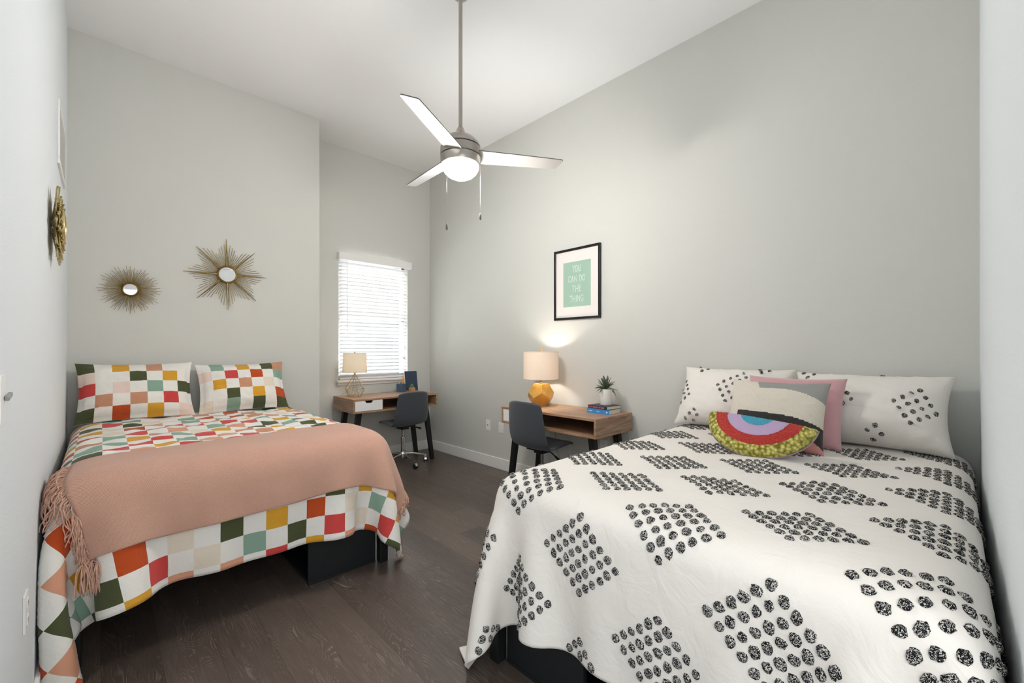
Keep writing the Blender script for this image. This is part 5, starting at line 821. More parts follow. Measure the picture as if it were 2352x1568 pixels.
-1,-3,0,2,3,2,2,0,1,0,0,0,0,0,0,0,0,1,-1,0,0,0,0,0,0,0,0,0,0,0,0,0,0,-1,0,-1,-1,-3,-3,-4,-1,2,2,4,4,1,0,-1,1,0,-1,0,1,-12,0,1,-1,0,0,1,-1,-1,-1,-1,-1,0,-5,-10,-1,4,3,1,2,1,0,1,0,0,0,0,0,0,-1,1,0,0,0,0,-1,0,1,0,0,0,0,-1,
0,-1,1,-2,0,-2,-3,-4,-1,5,1,1,3,4,5,3,2,-1,0,0,0,0,-12,0,0,0,0,0,-2,-1,-1,-3,-1,1,-4,-7,-6,-1,2,1,1,2,-1,1,-1,1,0,0,0,0,0,0,0,0,0,-1,0,1,0,-1,1,0,0,-1,1,0,0,-2,1,-2,-1,-1,0,3,2,0,1,0,2,4,4,4,4,1,1,0,0,-12,0,-1,0,0,-3,-2,
-1,-4,1,1,-2,-7,-5,0,-1,0,3,0,-3,1,-1,1,-1,0,0,0,0,0,0,0,0,0,1,0,0,0,0,-1,0,0,1,0,-1,0,1,-1,0,-1,1,1,3,2,1,-1,0,0,2,1,4,4,4,2,2,1,-12,0,-1,-2,-3,-1,-2,-2,2,1,-1,-7,-6,0,0,-2,2,0,1,-1,-2,1,0,0,0,0,0,0,0,0,0,0,0,-1,0,0,0,
0,1,0,0,0,-1,1,0,0,0,-1,0,-1,1,3,4,3,0,-2,0,-1,1,1,2,4,4,3,2,-13,-2,-2,-2,-2,-1,0,2,1,-2,-6,-6,1,0,-2,0,1,0,0,-1,-1,0,0,0,0,0,0,0,0,0,0,0,0,0,0,0,0,0,0,0,0,0,0,0,1,0,-1,0,0,0,-1,2,4,3,2,-1,-1,-1,0,0,1,1,3,3,4,-17,-3,-1,
-1,-1,0,1,0,-1,-4,-7,1,0,-1,0,0,-1,1,0,0,-1,-1,0,0,0,0,0,0,0,0,0,0,0,1,0,0,0,0,-1,0,0,0,1,0,0,0,-1,0,0,0,0,-1,3,4,3,2,-2,-1,0,0,-1,1,0,3,3,-21,0,-2,-1,1,1,1,-2,-3,-6,-1,1,-1,-1,0,0,0,-1,0,0,0,0,-1,1,0,0,-1,0,0,0,0,0,0,0,
0,0,0,0,0,1,0,-1,0,1,0,-1,1,-1,0,0,0,1,0,4,3,1,1,-1,-1,0,1,-1,0,0,1,-22,-1,0,2,0,0,-1,-2,-5,-1,0,0,-1,-1,0,-1,0,0,-1,0,0,-1,1,-1,0,0,1,0,0,0,0,0,0,-1,0,0,0,1,0,-1,0,1,0,0,0,0,-1,1,0,0,0,0,1,1,4,2,1,0,0,-1,-1,1,0,-1,0,
-23,0,2,0,0,0,-3,-4,-2,-1,1,-1,0,0,-3,0,0,0,-1,1,-1,0,-1,0,0,1,-1,0,0,0,0,0,0,1,0,0,0,-1,0,0,0,0,1,0,0,0,0,0,0,0,1,-1,0,2,2,4,2,0,-1,0,-1,-1,2,1,-2,-23,1,1,0,-1,-3,-2,-2,-2,1,0,-1,-1,-1,0,0,-1,-1,1,-1,0,0,1,0,0,-2,1,0,0,
0,0,0,0,0,0,0,0,0,0,0,0,0,0,0,0,0,0,0,0,2,-1,0,0,1,1,3,1,2,1,-1,0,-1,-1,1,2,-22,3,-2,-1,-1,-2,-3,-2,0,0,0,-1,-1,-1,0,-1,0,0,-1,1,0,0,-1,0,0,0,0,0,0,0,0,0,0,0,0,0,0,0,0,0,0,0,0,0,0,0,0,0,1,-1,1,0,0,0,2,2,3,1,0,1,-1,0,-2,
0,2,-20,0,-1,-2,-2,-2,-3,0,1,0,-1,-1,-1,-1,0,1,-1,-1,0,-1,0,0,0,0,0,0,0,0,0,0,0,0,0,0,0,0,0,0,0,0,0,1,0,0,-1,0,1,-1,0,1,0,1,0,0,1,1,3,2,1,0,1,-1,0,-2,-1,-16,-5,-2,-1,-2,-3,0,0,0,0,0,-1,-2,0,0,-1,0,0,-1,1,-1,0,-1,0,0,1,0,
-1,0,0,0,0,0,0,0,0,0,0,1,0,0,-1,0,1,0,0,-1,1,0,0,0,0,1,0,0,2,2,3,1,1,0,0,-1,0,-2,-4,-20,1,-2,-3,-2,0,1,0,0,-2,-1,0,-1,0,0,-1,0,0,-1,1,-1,0,0,0,0,0,1,-1,0,0,0,0,0,0,0,0,1,-1,0,0,0,1,-1,1,-1,1,0,0,0,0,1,0,0,0,1,2,2,3,0,1,
0,1,0,7,0,-6,-19,-5,-1,1,1,0,1,-1,-1,-1,-1,0,-1,1,0,-1,0,-1,0,0,0,0,0,-1,0,0,1,0,0,0,0,0,0,0,0,-1,0,0,0,1,-1,1,-1,1,-1,0,0,0,1,0,1,0,1,0,1,3,1,3,0,0,1,8,14
]
SHEET_B = [
-20,-2,1,0,1,0,-3,4,8,23,34,32,36,35,34,34,34,35,34,35,37,32,34,38,35,32,37,32,34,36,33,36,31,38,33,35,34,35,35,35,35,34,31,39,35,33,32,37,32,24,12,3,-4,-1,1,0,-1,-1,0,1,0,3,-1,-5,-1,-7,9,6,-5,-6,2,9,1,-3,2,-2,-1,0,2,1,
-1,-1,-1,-1,3,1,-3,0,1,-3,5,-1,-2,1,-1,3,-1,-1,2,-3,0,-2,0,2,0,4,-4,0,1,2,-4,0,0,-1,8,8,-5,-9,0,10,7,-7,-12,-11,-7,-1,-11,4,17,-2,-14,-6,13,6,-4,-2,-1,1,-3,4,-1,2,-4,1,0,3,-7,2,2,0,-4,7,-5,0,2,2,0,-1,-1,-1,1,-3,8,-4,1,
-1,-1,0,0,0,-2,2,-1,1,-1,0,0,-9,7,12,2,-10,-11,4,15,7,-1,-9,-4,2,9,-5,-13,-3,13,6,-7,-3,0,1,0,1,-1,0,-5,3,3,0,-2,7,-4,-3,1,1,-4,5,-2,1,-1,0,1,-1,-1,-1,5,-8,6,-2,2,-2,2,-1,-1,0,0,1,0,1,-1,0,-1,-9,2,12,6,-7,-12,0,11,9,2,
-6,7,-3,-9,-1,10,5,-6,-3,-1,1,0,-1,-1,0,4,-1,3,-6,2,-1,-3,4,4,-7,3,0,4,-7,1,0,3,-3,1,-1,4,-4,4,-2,2,-3,3,-4,1,1,0,1,-1,1,0,0,0,-1,-1,-6,-1,8,8,-5,-10,-1,8,7,1,3,-5,-1,6,4,-4,-3,-1,1,-1,0,1,3,-1,-3,1,-1,2,-2,2,-1,-1,-2,7,
-2,-2,-4,7,-5,1,0,0,2,1,0,-1,0,-2,1,1,-1,1,-1,0,2,-2,2,0,-1,0,-1,0,0,-2,-3,-1,3,7,-2,-6,-2,6,5,1,-2,3,3,-3,-1,0,-1,-1,0,0,0,1,-1,1,0,0,1,3,-5,3,-1,-3,1,-3,5,-1,0,3,-1,-1,-1,1,-1,-2,1,-1,2,-2,2,-3,2,4,-6,4,0,-1,0,1,0,-1,
0,-1,1,-1,-2,-1,1,4,-1,-2,-1,4,1,0,2,-2,0,-1,0,0,0,0,0,0,-1,1,0,1,-3,2,-1,1,0,2,-2,0,3,-4,1,1,-2,0,-3,6,-1,-1,4,-4,2,0,-1,-1,3,-3,0,4,-7,2,1,1,-1,0,0,0,0,0,-1,0,-1,0,1,1,-1,0,1,1,0,0,0,0,0,-1,0,0,-1,1,0,2,-1,-2,0,3,-4,
-1,5,-3,-2,5,-3,2,-2,3,-5,4,0,-1,-1,-3,2,-1,4,-1,-2,5,-4,1,1,-5,3,4,-4,1,0,0,0,0,0,0,-1,1,-1,1,-1,0,0,0,0,0,1,0,-1,1,-1,0,0,0,-1,1,0,-1,1,-2,0,4,-5,4,0,-3,5,-2,-2,2,-4,3,-1,2,0,-2,2,-3,4,1,-3,0,1,-3,0,5,-5,3,-1,1,-2,1,0,
-1,1,0,0,0,0,0,0,0,-1,1,-1,0,1,-1,1,0,0,1,-1,1,-1,0,0,0,0,0,1,-3,2,1,-3,5,-3,-2,0,-1,2,-1,0,5,-2,1,-1,-2,3,-2,3,-5,2,-2,2,-4,8,-4,-2,4,-4,3,-1,0,-1,0,1,1,-1,0,0,0,0,-1,1,0,-1,1,0,-1,0,1,1,0,-1,0,0,0,0,0,0,0,0,0,1,1,-3,2,
1,-3,4,-2,1,-3,4,-2,-4,4,-5,4,0,-2,2,-2,6,-4,1,-1,4,-7,3,2,-2,1,3,-6,1,3,-1,0,-1,0,0,0,0,0,0,0,0,0,-1,0,1,0,-1,0,0,0,1,-1,0,0,0,0,0,0,0,1,-3,6,-6,-1,4,-5,7,-5,6,-3,-2,3,-2,2,0,-3,3,-3,3,-4,1,1,1,-6,8,-3,-2,1,1,-6,8,-2,
-3,3,0,0,1,-1,0,0,0,0,-1,1,0,0,0,-1,1,0,0,0,1,-1,0,0,0,0,0,0,0,0,1,0,-1,1,0,-1,3,-3,3,-4,-1,1,-2,2,-1,-2,5,-3,4,-4,2,0,0,0,4,-6,3,0,-2,1,5,-6,2,2,-2,-1,0,0,0,0,0,0,0,0,-1,1,0,0,0,-1,0,0,1,-1,0,0,0,0,0,0,0,0,0,-2,1,-1,3,
-4,1,4,-4,1,-2,3,1,2,-2,1,-1,-3,1,2,1,0,-3,3,-5,0,5,-6,4,0,-2,-2,5,1,-1,-1,0,0,0,0,0,0,0,0,0,0,-1,1,0,0,0,0,1,-1,0,0,0,0,0,0,0,0,0,0,0,0,1,-1,2,0,-5,1,1,2,0,-1,2,-3,1,0,2,0,-3,2,-2,2,-2,4,-2,-4,7,-5,3,1,-3,1,-3,-1,2,1,0,
0,0,0,0,0,0,0,0,0,-1,1,0,0,0,0,0,0,0,0,0,0,0,0,0,0,0,2,-1,-3,4,-2,1,0,1,1,-1,-2,-1,-1,1,3,-1,-1,-2,2,-1,0,2,-3,-2,4,1,-3,1,-1,1,3,-1,-1,0,0,0,0,0,0,0,0,0,0,0,0,0,0,-1,1,0,0,0,0,0,0,0,0,0,0,0,0,0,0,-2,0,6,-4,1,-2,-1,2,-2,
0,0,4,0,0,-3,1,0,0,-1,1,2,-4,5,0,-2,-2,5,-5,3,0,-3,-3,1,6,-3,0,0,0,0,0,0,0,0,0,0,0,0,0,-1,0,1,0,0,0,0,0,0,0,0,0,0,0,0,-2,5,-6,2,0,1,4,-4,1,-1,3,-3,-1,-2,2,2,-3,4,-2,-2,-1,5,-5,3,-2,3,-4,5,-4,0,2,3,-2,-4,3,0,0,0,0,0,0,0,
0,0,0,0,0,0,0,0,-1,0,0,0,0,0,0,0,0,0,0,0,0,3,-4,0,-1,3,-2,0,1,2,-3,0,0,0,3,-3,2,-1,-2,2,-2,4,-1,1,-1,2,-1,-3,5,-3,-2,3,-4,2,2,-1,-1,0,0,0,0,0,0,0,0,0,0,0,0,0,0,0,0,0,0,0,0,0,0,0,0,0,-1,1,-3,3,4,-2,1,-2,-3,3,-6,7,-5,5,2,
-5,0,1,1,1,-2,4,-4,-2,2,-2,1,-3,8,-9,5,1,-2,-1,6,-5,1,0,1,-1,0,0,0,0,0,0,0,0,0,0,0,0,0,0,0,0,0,0,0,0,0,0,0,0,0,1,0,-2,-1,-3,5,0,0,0,0,4,-7,-4,7,5,-7,3,-4,2,0,-2,3,0,1,-1,3,-7,5,-2,3,-6,7,-6,2,0,1,-1,1,0,0,0,0,0,0,0,0,0,
0,0,0,0,0,0,0,0,0,0,0,0,0,0,1,-1,1,-2,-2,2,3,-1,-1,-2,2,0,-5,8,1,-3,-6,4,0,2,2,-2,2,-4,3,-4,2,-2,3,0,2,-5,5,-5,4,-2,0,0,0,0,0,0,0,0,0,0,0,0,0,0,0,0,0,0,0,0,0,0,0,0,0,1,-1,0,0,1,-3,3,1,-3,-1,2,1,2,-3,3,-3,-1,-1,3,-1,1,0,
-2,0,0,4,-5,4,-5,4,-1,0,-1,0,3,-1,-3,6,-4,0,0,0,0,0,0,0,0,0,0,0,0,0,0,0,0,0,0,0,0,0,0,0,0,0,0,0,0,0,2,-3,1,-1,1,3,-2,0,-1,1,-2,1,3,-3,2,-5,3,-2,2,0,-1,0,0,2,-1,-1,-2,0,6,-6,3,1,-6,5,0,0,0,0,0,0,0,0,0,0,0,0,0,0,0,0,0,0,0,
0,0,0,0,0,0,0,0,0,0,-1,2,-1,0,3,-8,5,-1,0,-1,2,1,-5,6,-2,2,-4,6,-3,-2,-1,2,1,0,-1,1,0,2,-5,4,-3,0,5,-3,-1,0,0,0,0,0,0,0,0,0,0,0,0,0,0,0,0,0,0,0,0,0,0,0,0,0,0,-1,0,0,0,1,1,-3,5,-2,-4,4,0,-3,2,4,-6,-1,4,1,-6,4,1,-1,1,-3,5,
-3,0,3,-6,4,-2,2,2,-7,3,1,0,0,0,0,0,0,0,0,0,0,0,0,0,0,0,0,0,0,0,0,0,0,0,0,0,0,0,0,0,1,-2,1,-1,4,-3,0,-1,5,-1,-1,-2,2,-1,-2,2,0,-3,4,-2,0,2,-3,0,3,-4,6,-5,2,-2,-2,6,-3,0,0,0,0,0,0,0,0,0,0,0,0,0,0,0,0,0,0,0,0,0,0,0,0,0,0,
0,1,-1,2,-2,0,-2,3,-5,3,3,-3,-3,1,2,-1,-1,6,-4,0,1,2,-1,0,-3,0,-1,5,-4,1,-2,4,0,0,-1,-2,2,0,0,0,0,0,0,0,0,0,0,0,0,0,0,0,0,0,0,0,0,0,0,0,0,0,0,0,0,1,-1,2,-2,3,-3,2,-3,0,3,-2,2,-5,5,0,-4,3,1,-1,-3,-1,2,2,-2,2,-2,-1,5,-4,0,
-1,1,3,0,-2,0,0,0,0,0,0,0,0,0,0,0,0,0,0,0,0,0,0,0,0,0,0,0,0,0,0,0,0,-1,2,-2,3,-1,-1,-1,3,-2,-1,1,0,2,-4,2,0,0,-4,6,-1,1,-2,1,2,-1,-2,2,-4,5,-4,3,-1,-3,0,2,-1,1,0,0,0,0,0,0,0,0,0,0,0,0,0,0,0,0,0,0,0,0,0,0,0,1,-1,0,1,-3,2,
1,-4,1,0,1,3,-1,-1,1,-3,3,0,-2,2,1,-6,5,-3,5,-4,-1,-1,3,0,0,0,0,-1,1,1,0,-1,1,-1,0,0,0,0,0,0,0,0,0,0,0,0,0,0,0,0,0,0,0,0,0,0,0,0,0,0,-1,0,1,-1,1,3,-1,-1,-2,1,1,-1,2,-3,1,0,0,0,1,-2,1,-2,2,1,0,-1,0,0,-1,2,1,-2,0,0,0,0,0,
0,0,0,0,0,0,0,0,0,0,0,0,0,0,0,0,0,0,0,0,0,0,0,0,0,0,0,2,-7,4,0,-1,2,0,-1,0,-3,4,-2,5,-4,2,-3,3,0,1,0,-1,-1,-3,2,1,1,-2,-1,3,-2,3,-5,4,0,-1,0,0,0,0,0,0,0,0,0,0,0,0,0,0,1,0,0,0,0,0,0,0,0,0,0,0,0,1,-3,8,-7,4,-1,-1,1,-2,2,3,
-6,3,-4,3,0,-1,-1,0,0,-1,2,2,0,1,-1,-4,1,5,-4,-2,1,4,-4,1,0,0,0,0,0,0,0,0,0,0,0,0,-1,0,-1,-1,0,0,0,0,0,0,0,0,0,0,0,0,-1,3,-6,5,-4,3,0,-4,5,-4,0,5,-2,-2,0,1,1,1,-1,-2,1,-1,0,3,-5,1,4,-1,-3,3,2,-4,1,2,-1,0,0,0,0,0,0,0,0,0,
0,0,0,1,0,1,0,-6,2,2,1,1,0,0,0,0,0,0,0,0,1,1,-4,5,-4,1,2,-2,3,-3,-1,-1,2,0,-1,3,-2,0,2,-2,2,1,-5,5,-2,-3,4,-1,-1,-2,2,-2,0,2,0,0,0,0,0,0,0,0,1,0,1,0,1,1,0,1,2,-5,-2,1,2,1,1,0,0,0,0,0,1,-4,7,-2,-4,3,-2,0,-1,2,2,-3,2,1,-1,
1,-1,-1,0,0,3,-6,3,2,-6,5,3,-4,1,-3,3,0,2,-2,-1,0,1,-1,0,0,0,0,1,-1,1,-1,1,-1,0,0,-1,8,0,-2,-4,-3,0,1,0,0,0,0,0,-2,5,-8,4,0,-1,2,1,1,-3,0,-1,3,-3,1,0,-2,1,3,-3,1,1,-1,2,3,-5,-1,2,-3,4,-2,3,-2,1,-1,1,-1,0,0,0,0,0,0,0,-1,
1,-2,0,-2,-1,-2,-2,1,2,2,0,-2,-1,0,0,0,0,0,2,-2,4,-3,2,-4,3,-3,-1,2,0,2,-5,5,-1,0,2,-2,1,0,-4,4,-4,-1,2,3,-1,0,1,-1,-1,-1,-1,1,1,0,0,0,0,0,0,0,-1,0,-1,-2,-1,-2,-2,-1,0,-16,7,6,3,0,1,-1,0,0,0,0,0,-2,2,-4,3,2,0,-4,1,4,-2,
0,0,3,-3,-1,-1,-1,4,-3,1,3,-2,0,3,-2,-3,0,1,-1,1,1,0,1,0,-2,0,0,1,0,0,0,0,0,0,0,-3,-1,-1,2,0,1,-4,-5,-5,3,8,3,0,0,0,0,0,0,1,-3,2,0,-2,2,3,-1,-6,4,3,-2,-2,2,3,-3,2,-6,2,3,-2,1,-1,-2,2,0,2,-2,2,-2,2,-2,1,-4,4,-1,1,-1,0,0,
0,0,0,0,0,1,2,2,1,2,2,2,-2,-2,-6,-3,6,4,1,0,0,0,0,0,1,0,0,0,-1,-3,4,1,-2,-3,2,1,-1,0,-1,4,-1,2,-7,3,-1,1,2,-2,2,-3,0,1,1,-2,-1,2,3,-2,1,-1,0,0,0,0,0,1,0,2,5,3,3,2,3,1,22,-3,-3,-6,-9,-7,3,3,0,-1,1,0,1,-1,2,-2,0,-1,0,1,1,
-2,0,1,0,0,-5,7,-6,7,-4,2,0,2,-1,-2,3,-5,1,3,-1,1,-1,2,-2,-1,1,-1,0,0,0,1,2,3,3,5,3,2,2,1,1,0,1,2,-3,4,6,3,-4,-7,-1,-1,1,-1,1,0,1,-4,4,0,0,2,-4,1,1,-1,0,0,0,2,-2,4,-5,1,0,0,-3,2,1,-1,2,0,-2,-1,0,2,-1,1,1,-1,1,0,0,-1,3,4,
4,2,1,1,0,-1,0,0,-1,0,-9,7,0,0,2,3,0,-3,0,-1,1,-1,-2,3,5,-8,2,0,-2,1,0,4,0,-1,-1,0,0,0,-3,1,0,3,-3,4,1,-3,-2,2,3,-2,1,-3,1,0,2,-4,2,0,0,0,0,2,1,0,0,-1,-1,-2,0,-1,0,0,0,-18,1,1,1,3,5,5,2,-1,0,0,0,4,-4,-3,4,0,3,-5,5,-1,-4,
-1,3,0,-1,2,-1,1,0,-3,2,4,-3,-3,1,0,2,-3,2,-1,4,-4,3,-7,5,0,1,0,0,-1,-3,-3,-3,-3,-2,-2,1,-1,0,-1,0,-1,1,0,-1,0,-1,-1,0,1,0,-1,-1,1,-1,4,-1,2,-4,0,7,-8,3,-2,4,-2,2,-1,0,-3,-1,4,4,-5,-2,-3,4,3,1,-4,2,0,0,-1,2,-3,3,-1,0,1,
0,-1,-1,-3,-4,-5,-3,-3,-4,-4,-1,-1,0,-1,0,16,-1,-1,0,-2,-4,-5,-2,-3,-1,1,1,4,-5,3,-1,3,-2,-1,3,-4,1,1,-1,-5,6,0,1,0,-2,-3,4,-1,3,-3,0,-2,3,-2,0,3,-3,2,0,1,-3,4,0,1,-2,-2,-1,1,1,0,0,-2,-10,-6,-3,-4,-2,-2,19,-13,-2,-1,-4,
-4,1,3,-1,-2,1,1,0,3,-1,0,-2,3,0,-3,4,-1,-3,-2,9,-8,1,0,1,0,0,-1,0,2,-1,0,1,-1,0,0,-2,4,-2,-1,2,3,0,3,-1,-4,6,5,-3,-4,-3,-1,-2,1,-2,-4,-3,-3,-4,1,3,-6,-11,-1,6,8,1,-1,-3,-1,2,-4,1,1,2,1,-1,0,3,-2,1,1,1,-4,4,-3,3,-2,0,1,
0,0,-1,2,-2,1,0,1,1,0,-1,1,3,1,3,-4,1,-1,-3,5,10,9,2,-5,-7,-2,1,-1,-3,-4,-3,-3,-25,3,5,12,8,9,-2,-5,2,1,-4,-3,0,-1,0,0,0,0,0,0,0,1,0,0,0,-1,1,-1,1,-1,0,0,1,-1,0,1,-1,0,0,1,0,0,1,0,0,-1,-1,-2,-4,-1,3,6,10,11,9,1,-1,-2,-2,
-1,-1,-4,-3,-11,7,7,9,9,-4,-12,-12,6,10,2,-4,-2,-1,-1,-1,-1,0,0,0,0,0,-1,1,-1,1,-1,0,0,0,1,-1,0,0,0,0,0,0,0,-1,0,0,0,-1,-1,-1,-2,-6,-4,4,-5,1,6,11,14,12,5,2,-1,-1,0,0,-1,3,11,10,2,-8,-19,-16,13,12,3,0,-2,-3,-2,-1,-1,1,
-1,-1,0,0,-1,1,-1,1,-1,0,1,-1,0,0,0,0,0,0,-1,1,0,-1,0,0,-1,-1,0,-2,-1,-3,-3,3,0,-4,-8,-1,4,8,13,15,9,5,1,-2,1,1,27,5,-3,-15,-22,-13,13,17,6,-5,-2,0,-1,-2,0,-2,-1,0,0,-1,0,0,0,0,-1,0,1,-1,0,1,-1,0,0,0,-1,1,-1,0,0,0,-1,0,
-1,-1,-1,-2,-2,-1,2,6,-1,-8,-10,-2,0,6,11,15,13,7,4,-2,-1,32,-9,-19,-18,-8,11,19,8,-6,-5,4,0,-4,0,-1,-1,-1,0,-1,0,0,0,-1,0,1,0,-1,0,0,0,0,0,-1,1,0,-1,0,0,0,-1,0,-2,0,-1,0,0,0,-6,1,4,7,-1,-6,-12,-4,-1,1,9,12,15,11,6,1,16,
-20,-14,-5,10,18,13,-3,-14,8,0,0,-4,0,0,-3,-1,0,1,0,-1,0,0,0,-1,0,0,0,1,-1,0,0,0,-1,0,1,0,-1,0,0,-1,-1,0,-1,-2,0,2,-4,-5,4,6,3,1,0,-18,-6,1,-2,5,10,14,14,10,-9,-11,-3,9,16,16,0,-15,2,6,-1,-1,-4,0,0,-2,-2,0,0,0,0,0,0,-1,
0,0,0,1,-1,0,0,0,0,0,0,-1,0,0,0,0,-2,0,0,-1,-2,0,0,3,-10,-2,6,8,-4,0,4,-15,-8,1,-1,2,7,12,14,-22,-1,7,16,15,5,-13,-7,11,-1,0,-4,-2,1,0,-2,-2,0,0,0,-1,0,0,1,0,0,0,-1,0,0,0,0,0,0,0,0,0,-1,0,0,-1,-1,-1,0,-2,-1,0,5,-5,-9,2,
8,7,-9,4,2,-14,-7,0,0,-1,5,9,-23,6,15,13,10,-9,-13,6,6,0,0,-8,1,1,-1,-2,-1,0,0,0,0,0,0,-1,0,0,0,0,0,0,0,0,0,0,0,-1,0,1,0,0,-3,-1,1,-1,-3,1,0,2,4,-12,-5,5,9,4,-8,3,2,-13,-8,-1,1,-1,1,-18,13,12,14,-4,-15,-2,9,2,1,-5,-6,4,
0,-1,-1,-2,-1,0,0,0,0,0,0,0,0,0,0,0,0,0,0,0,-1,1,0,0,-1,1,-1,-2,0,1,0,-3,-2,0,1,5,-5,-10,-1,6,10,1,-6,3,0,-11,-7,-3,0,0,-6,11,15,-1,-14,-9,8,6,3,-2,-8,-2,3,1,0,-1,-3,0,0,0,-1,0,0,0,0,0,0,0,0,0,0,0,0,0,0,0,-1,1,-1,-1,0,
-1,0,0,0,-4,0,1,3,2,-12,-7,3,8,9,-1,-5,3,0,-8,-6,-4,-2,0,16,4,-11,-12,2,8,5,0,-4,-7,2,2,0,-1,-1,-1,-1,0,0,0,-1,0,0,0,0,0,0,0,0,0,0,0,0,0,0,0,0,0,-2,-1,0,0,1,-1,-4,-1,1,4,5,-7,-11,-4,4,8,8,-2,-4,3,-1,-3,-4,1,12,8,-9,-12,
-5,8,7,4,-2,-6,-5,3,2,0,-1,-1,-1,-2,1,-1,0,0,1,0,-1,0,0,0,0,0,0,0,0,0,0,0,-1,1,-1,-1,-1,0,-1,1,0,-3,-1,0,2,7,0,-12,-9,-1,6,8,5,-3,-2,1,3,7,9,20,-6,-12,-10,5,8,7,1,-3,-7,-2,3,1,1,-1,-2,-1,-1,-1,1,-1,0,0,0,0,0,0,0,0,0,0,0,
0,0,0,0,0,-1,1,-1,-2,0,0,0,1,-4,-2,0,3,5,7,-9,-12,-7,2,7,7,2,-4,4,8,8,0,16,-12,-11,0,9,7,4,-1,-5,-6,1,3,1,-1,-1,-2,-1,0,0,0,0,-1,0,0,0,0,0,0,0,0,0,0,0,1,-1,-1,1,0,-1,-1,-1,0,0,0,0,-3,-3,1,1,3,10,1,-14,-11,-4,4,7,4,2,9,8,
1,0,7,-12,-4,7,7,7,2,-3,-5,-5,2,1,2,-1,-1,-1,-1,-1,0,0,-1,0,0,1,-1,0,0,0,0,0,0,0,-1,1,0,0,-1,1,-1,-1,-1,0,0,0,0,-2,-3,-1,2,1,7,8,-6,-13,-10,-2,6,8,10,10,1,0,0,99,2,0,-1,-1,2,-2,2,1,-2,0,1,0,-2,2,-2,2,-2,2,0,-2,0,-1,3,-3,
2,1,0,-2,0,4,-4,2,-1,0,0,-3,3,1,-2,-1,2,0,0,-3,4,-1,1,1,-1,-1,1,1,-2,1,-2,1,1,-1,-2,1,1,-3,31,1,0,1,2,-1,1,-1,0,2,0,-2,0,4,-3,0,0,1,-2,0,1,1,0,-2,2,-1,-3,1,4,-1,-4,1,1,1,1,1,-1,-1,-1,2,1,-2,2,-3,4,-4,1,0,0,0,0,-1,-2,3,
-1,1,-3,-2,1,2,-2,-5,-2,31,1,0,2,0,-1,2,-1,0,0,0,1,-4,3,0,1,-3,3,-2,3,-1,1,1,-2,1,-2,5,-5,0,0,-1,3,-2,1,-2,1,1,-1,-2,3,-3,4,-4,2,1,-1,1,0,-1,1,-1,-1,2,-2,-1,2,-1,1,-1,-3,1,3,0,35,-2,1,0,-1,1,-1,1,0,1,0,0,2,-3,0,2,1,-4,5,
-6,3,-3,0,2,-1,3,-6,6,-2,1,0,1,-2,0,1,1,-1,1,2,-5,4,-6,5,-2,1,0,0,0,0,-1,1,0,-2,1,1,-3,3,-2,0,2,-3,0,2,34,0,1,-1,1,-1,1,0,0,-1,1,-1,3,-3,1,-3,3,2,-5,4,-1,1,-1,-3,5,-5,5,-2,-1,2,-2,2,1,-4,2,-4,5,-2,0,0,1,2,-4,3,-3,2,0,-1,
0,1,0,0,0,-1,0,1,-1,0,0,-1,2,-2,0,35,0,-1,1,-1,1,0,0,0,0,-1,1,-1,1,0,1,1,-5,4,-3,4,-4,5,0,-7,5,-1,-2,0,0,4,-2,-2,4,-3,-1,3,-3,1,2,-2,1,1,1,0,-2,-1,1,0,-1,1,0,0,0,-1,0,0,1,0,0,-1,1,0,35,0,0,-1,1,0,0,-1,0,1,0,0,-2,1,-1,2,
-1,1,2,-1,-4,4,-3,1,4,-2,-5,6,2,-3,-2,0,1,0,0,2,-4,2,2,-2,1,0,-1,-2,1,1,0,-1,0,1,-1,1,0,0,0,0,0,0,-1,1,0,0,1,35,0,0,0,0,0,-1,1,0,-1,0,0,2,0,-2,1,-3,5,-4,1,1,0,-1,1,-2,0,5,-5,-1,3,1,-2,1,1,-2,2,0,0,-3,2,-2,0,1,0,0,0,1,0,
0,0,0,-1,0,0,1,0,0,-1,1,0,0,0,0,36,-1,0,0,0,-1,1,0,-1,1,0,0,0,-1,3,-2,0,-1,-1,3,-1,0,2,-2,0,0,1,-1,3,-5,-1,4,-1,-2,3,-1,-4,2,4,-3,3,-4,1,1,-1,0,0,0,0,0,0,1,0,0,-1,0,0,1,0,-1,1,0,0,35,0,0,0,-1,1,0,-1,1,-1,0,0,0,1,1,-3,2,
-1,3,0,-3,1,-4,4,0,0,-2,2,-3,6,-1,-3,-1,1,1,1,3,-4,-1,0,-2,3,0,0,1,-1,0,0,0,-1,1,-1,1,0,0,0,0,0,0,0,0,1,0,36,-1,0,0,0,0,-1,1,-1,1,0,0,-1,1,-1,1,-1,3,-4,1,2,-3,3,-2,1,1,-2,3,-1,-5,4,1,-1,-2,-1,-1,3,0,-3,7,-3,0,0,1,0,-1,0,
0,-1,1,0,0,-1,1,0,0,0,0,0,0,0,0,1,35,0,0,-1,1,0,0,0,0,-1,1,0,2,-5,3,2,-1,-4,6,-7,2,4,-4,2,-1,0,1,-2,0,3,-3,-1,4,-1,3,-2,-3,3,2,-5,2,1,-2,0,-1,4,-3,0,1,0,-1,0,1,-1,0,0,0,0,0,1,0,0,0,35,0,0,0,0,-1,1,-1,1,0,-1,0,0,-1,0,0,2,
-2,-2,7,0,-4,4,-3,2,-1,-2,0,2,-2,1,-1,0,2,-3,1,2,1,-5,3,0,1,-1,-2,0,1,1,-1,0,0,0,1,-1,1,0,0,0,0,0,0,0,0,0,35,0,0,0,-1,1,-1,1,-1,0,1,0,-1,3,-1,-1,-1,5,-5,-1,1,0,-2,3,-2,1,1,2,-2,-1,1,2,-3,2,2,-3,-2,-1,5,-3,2,-4,3,4,-4,-2,
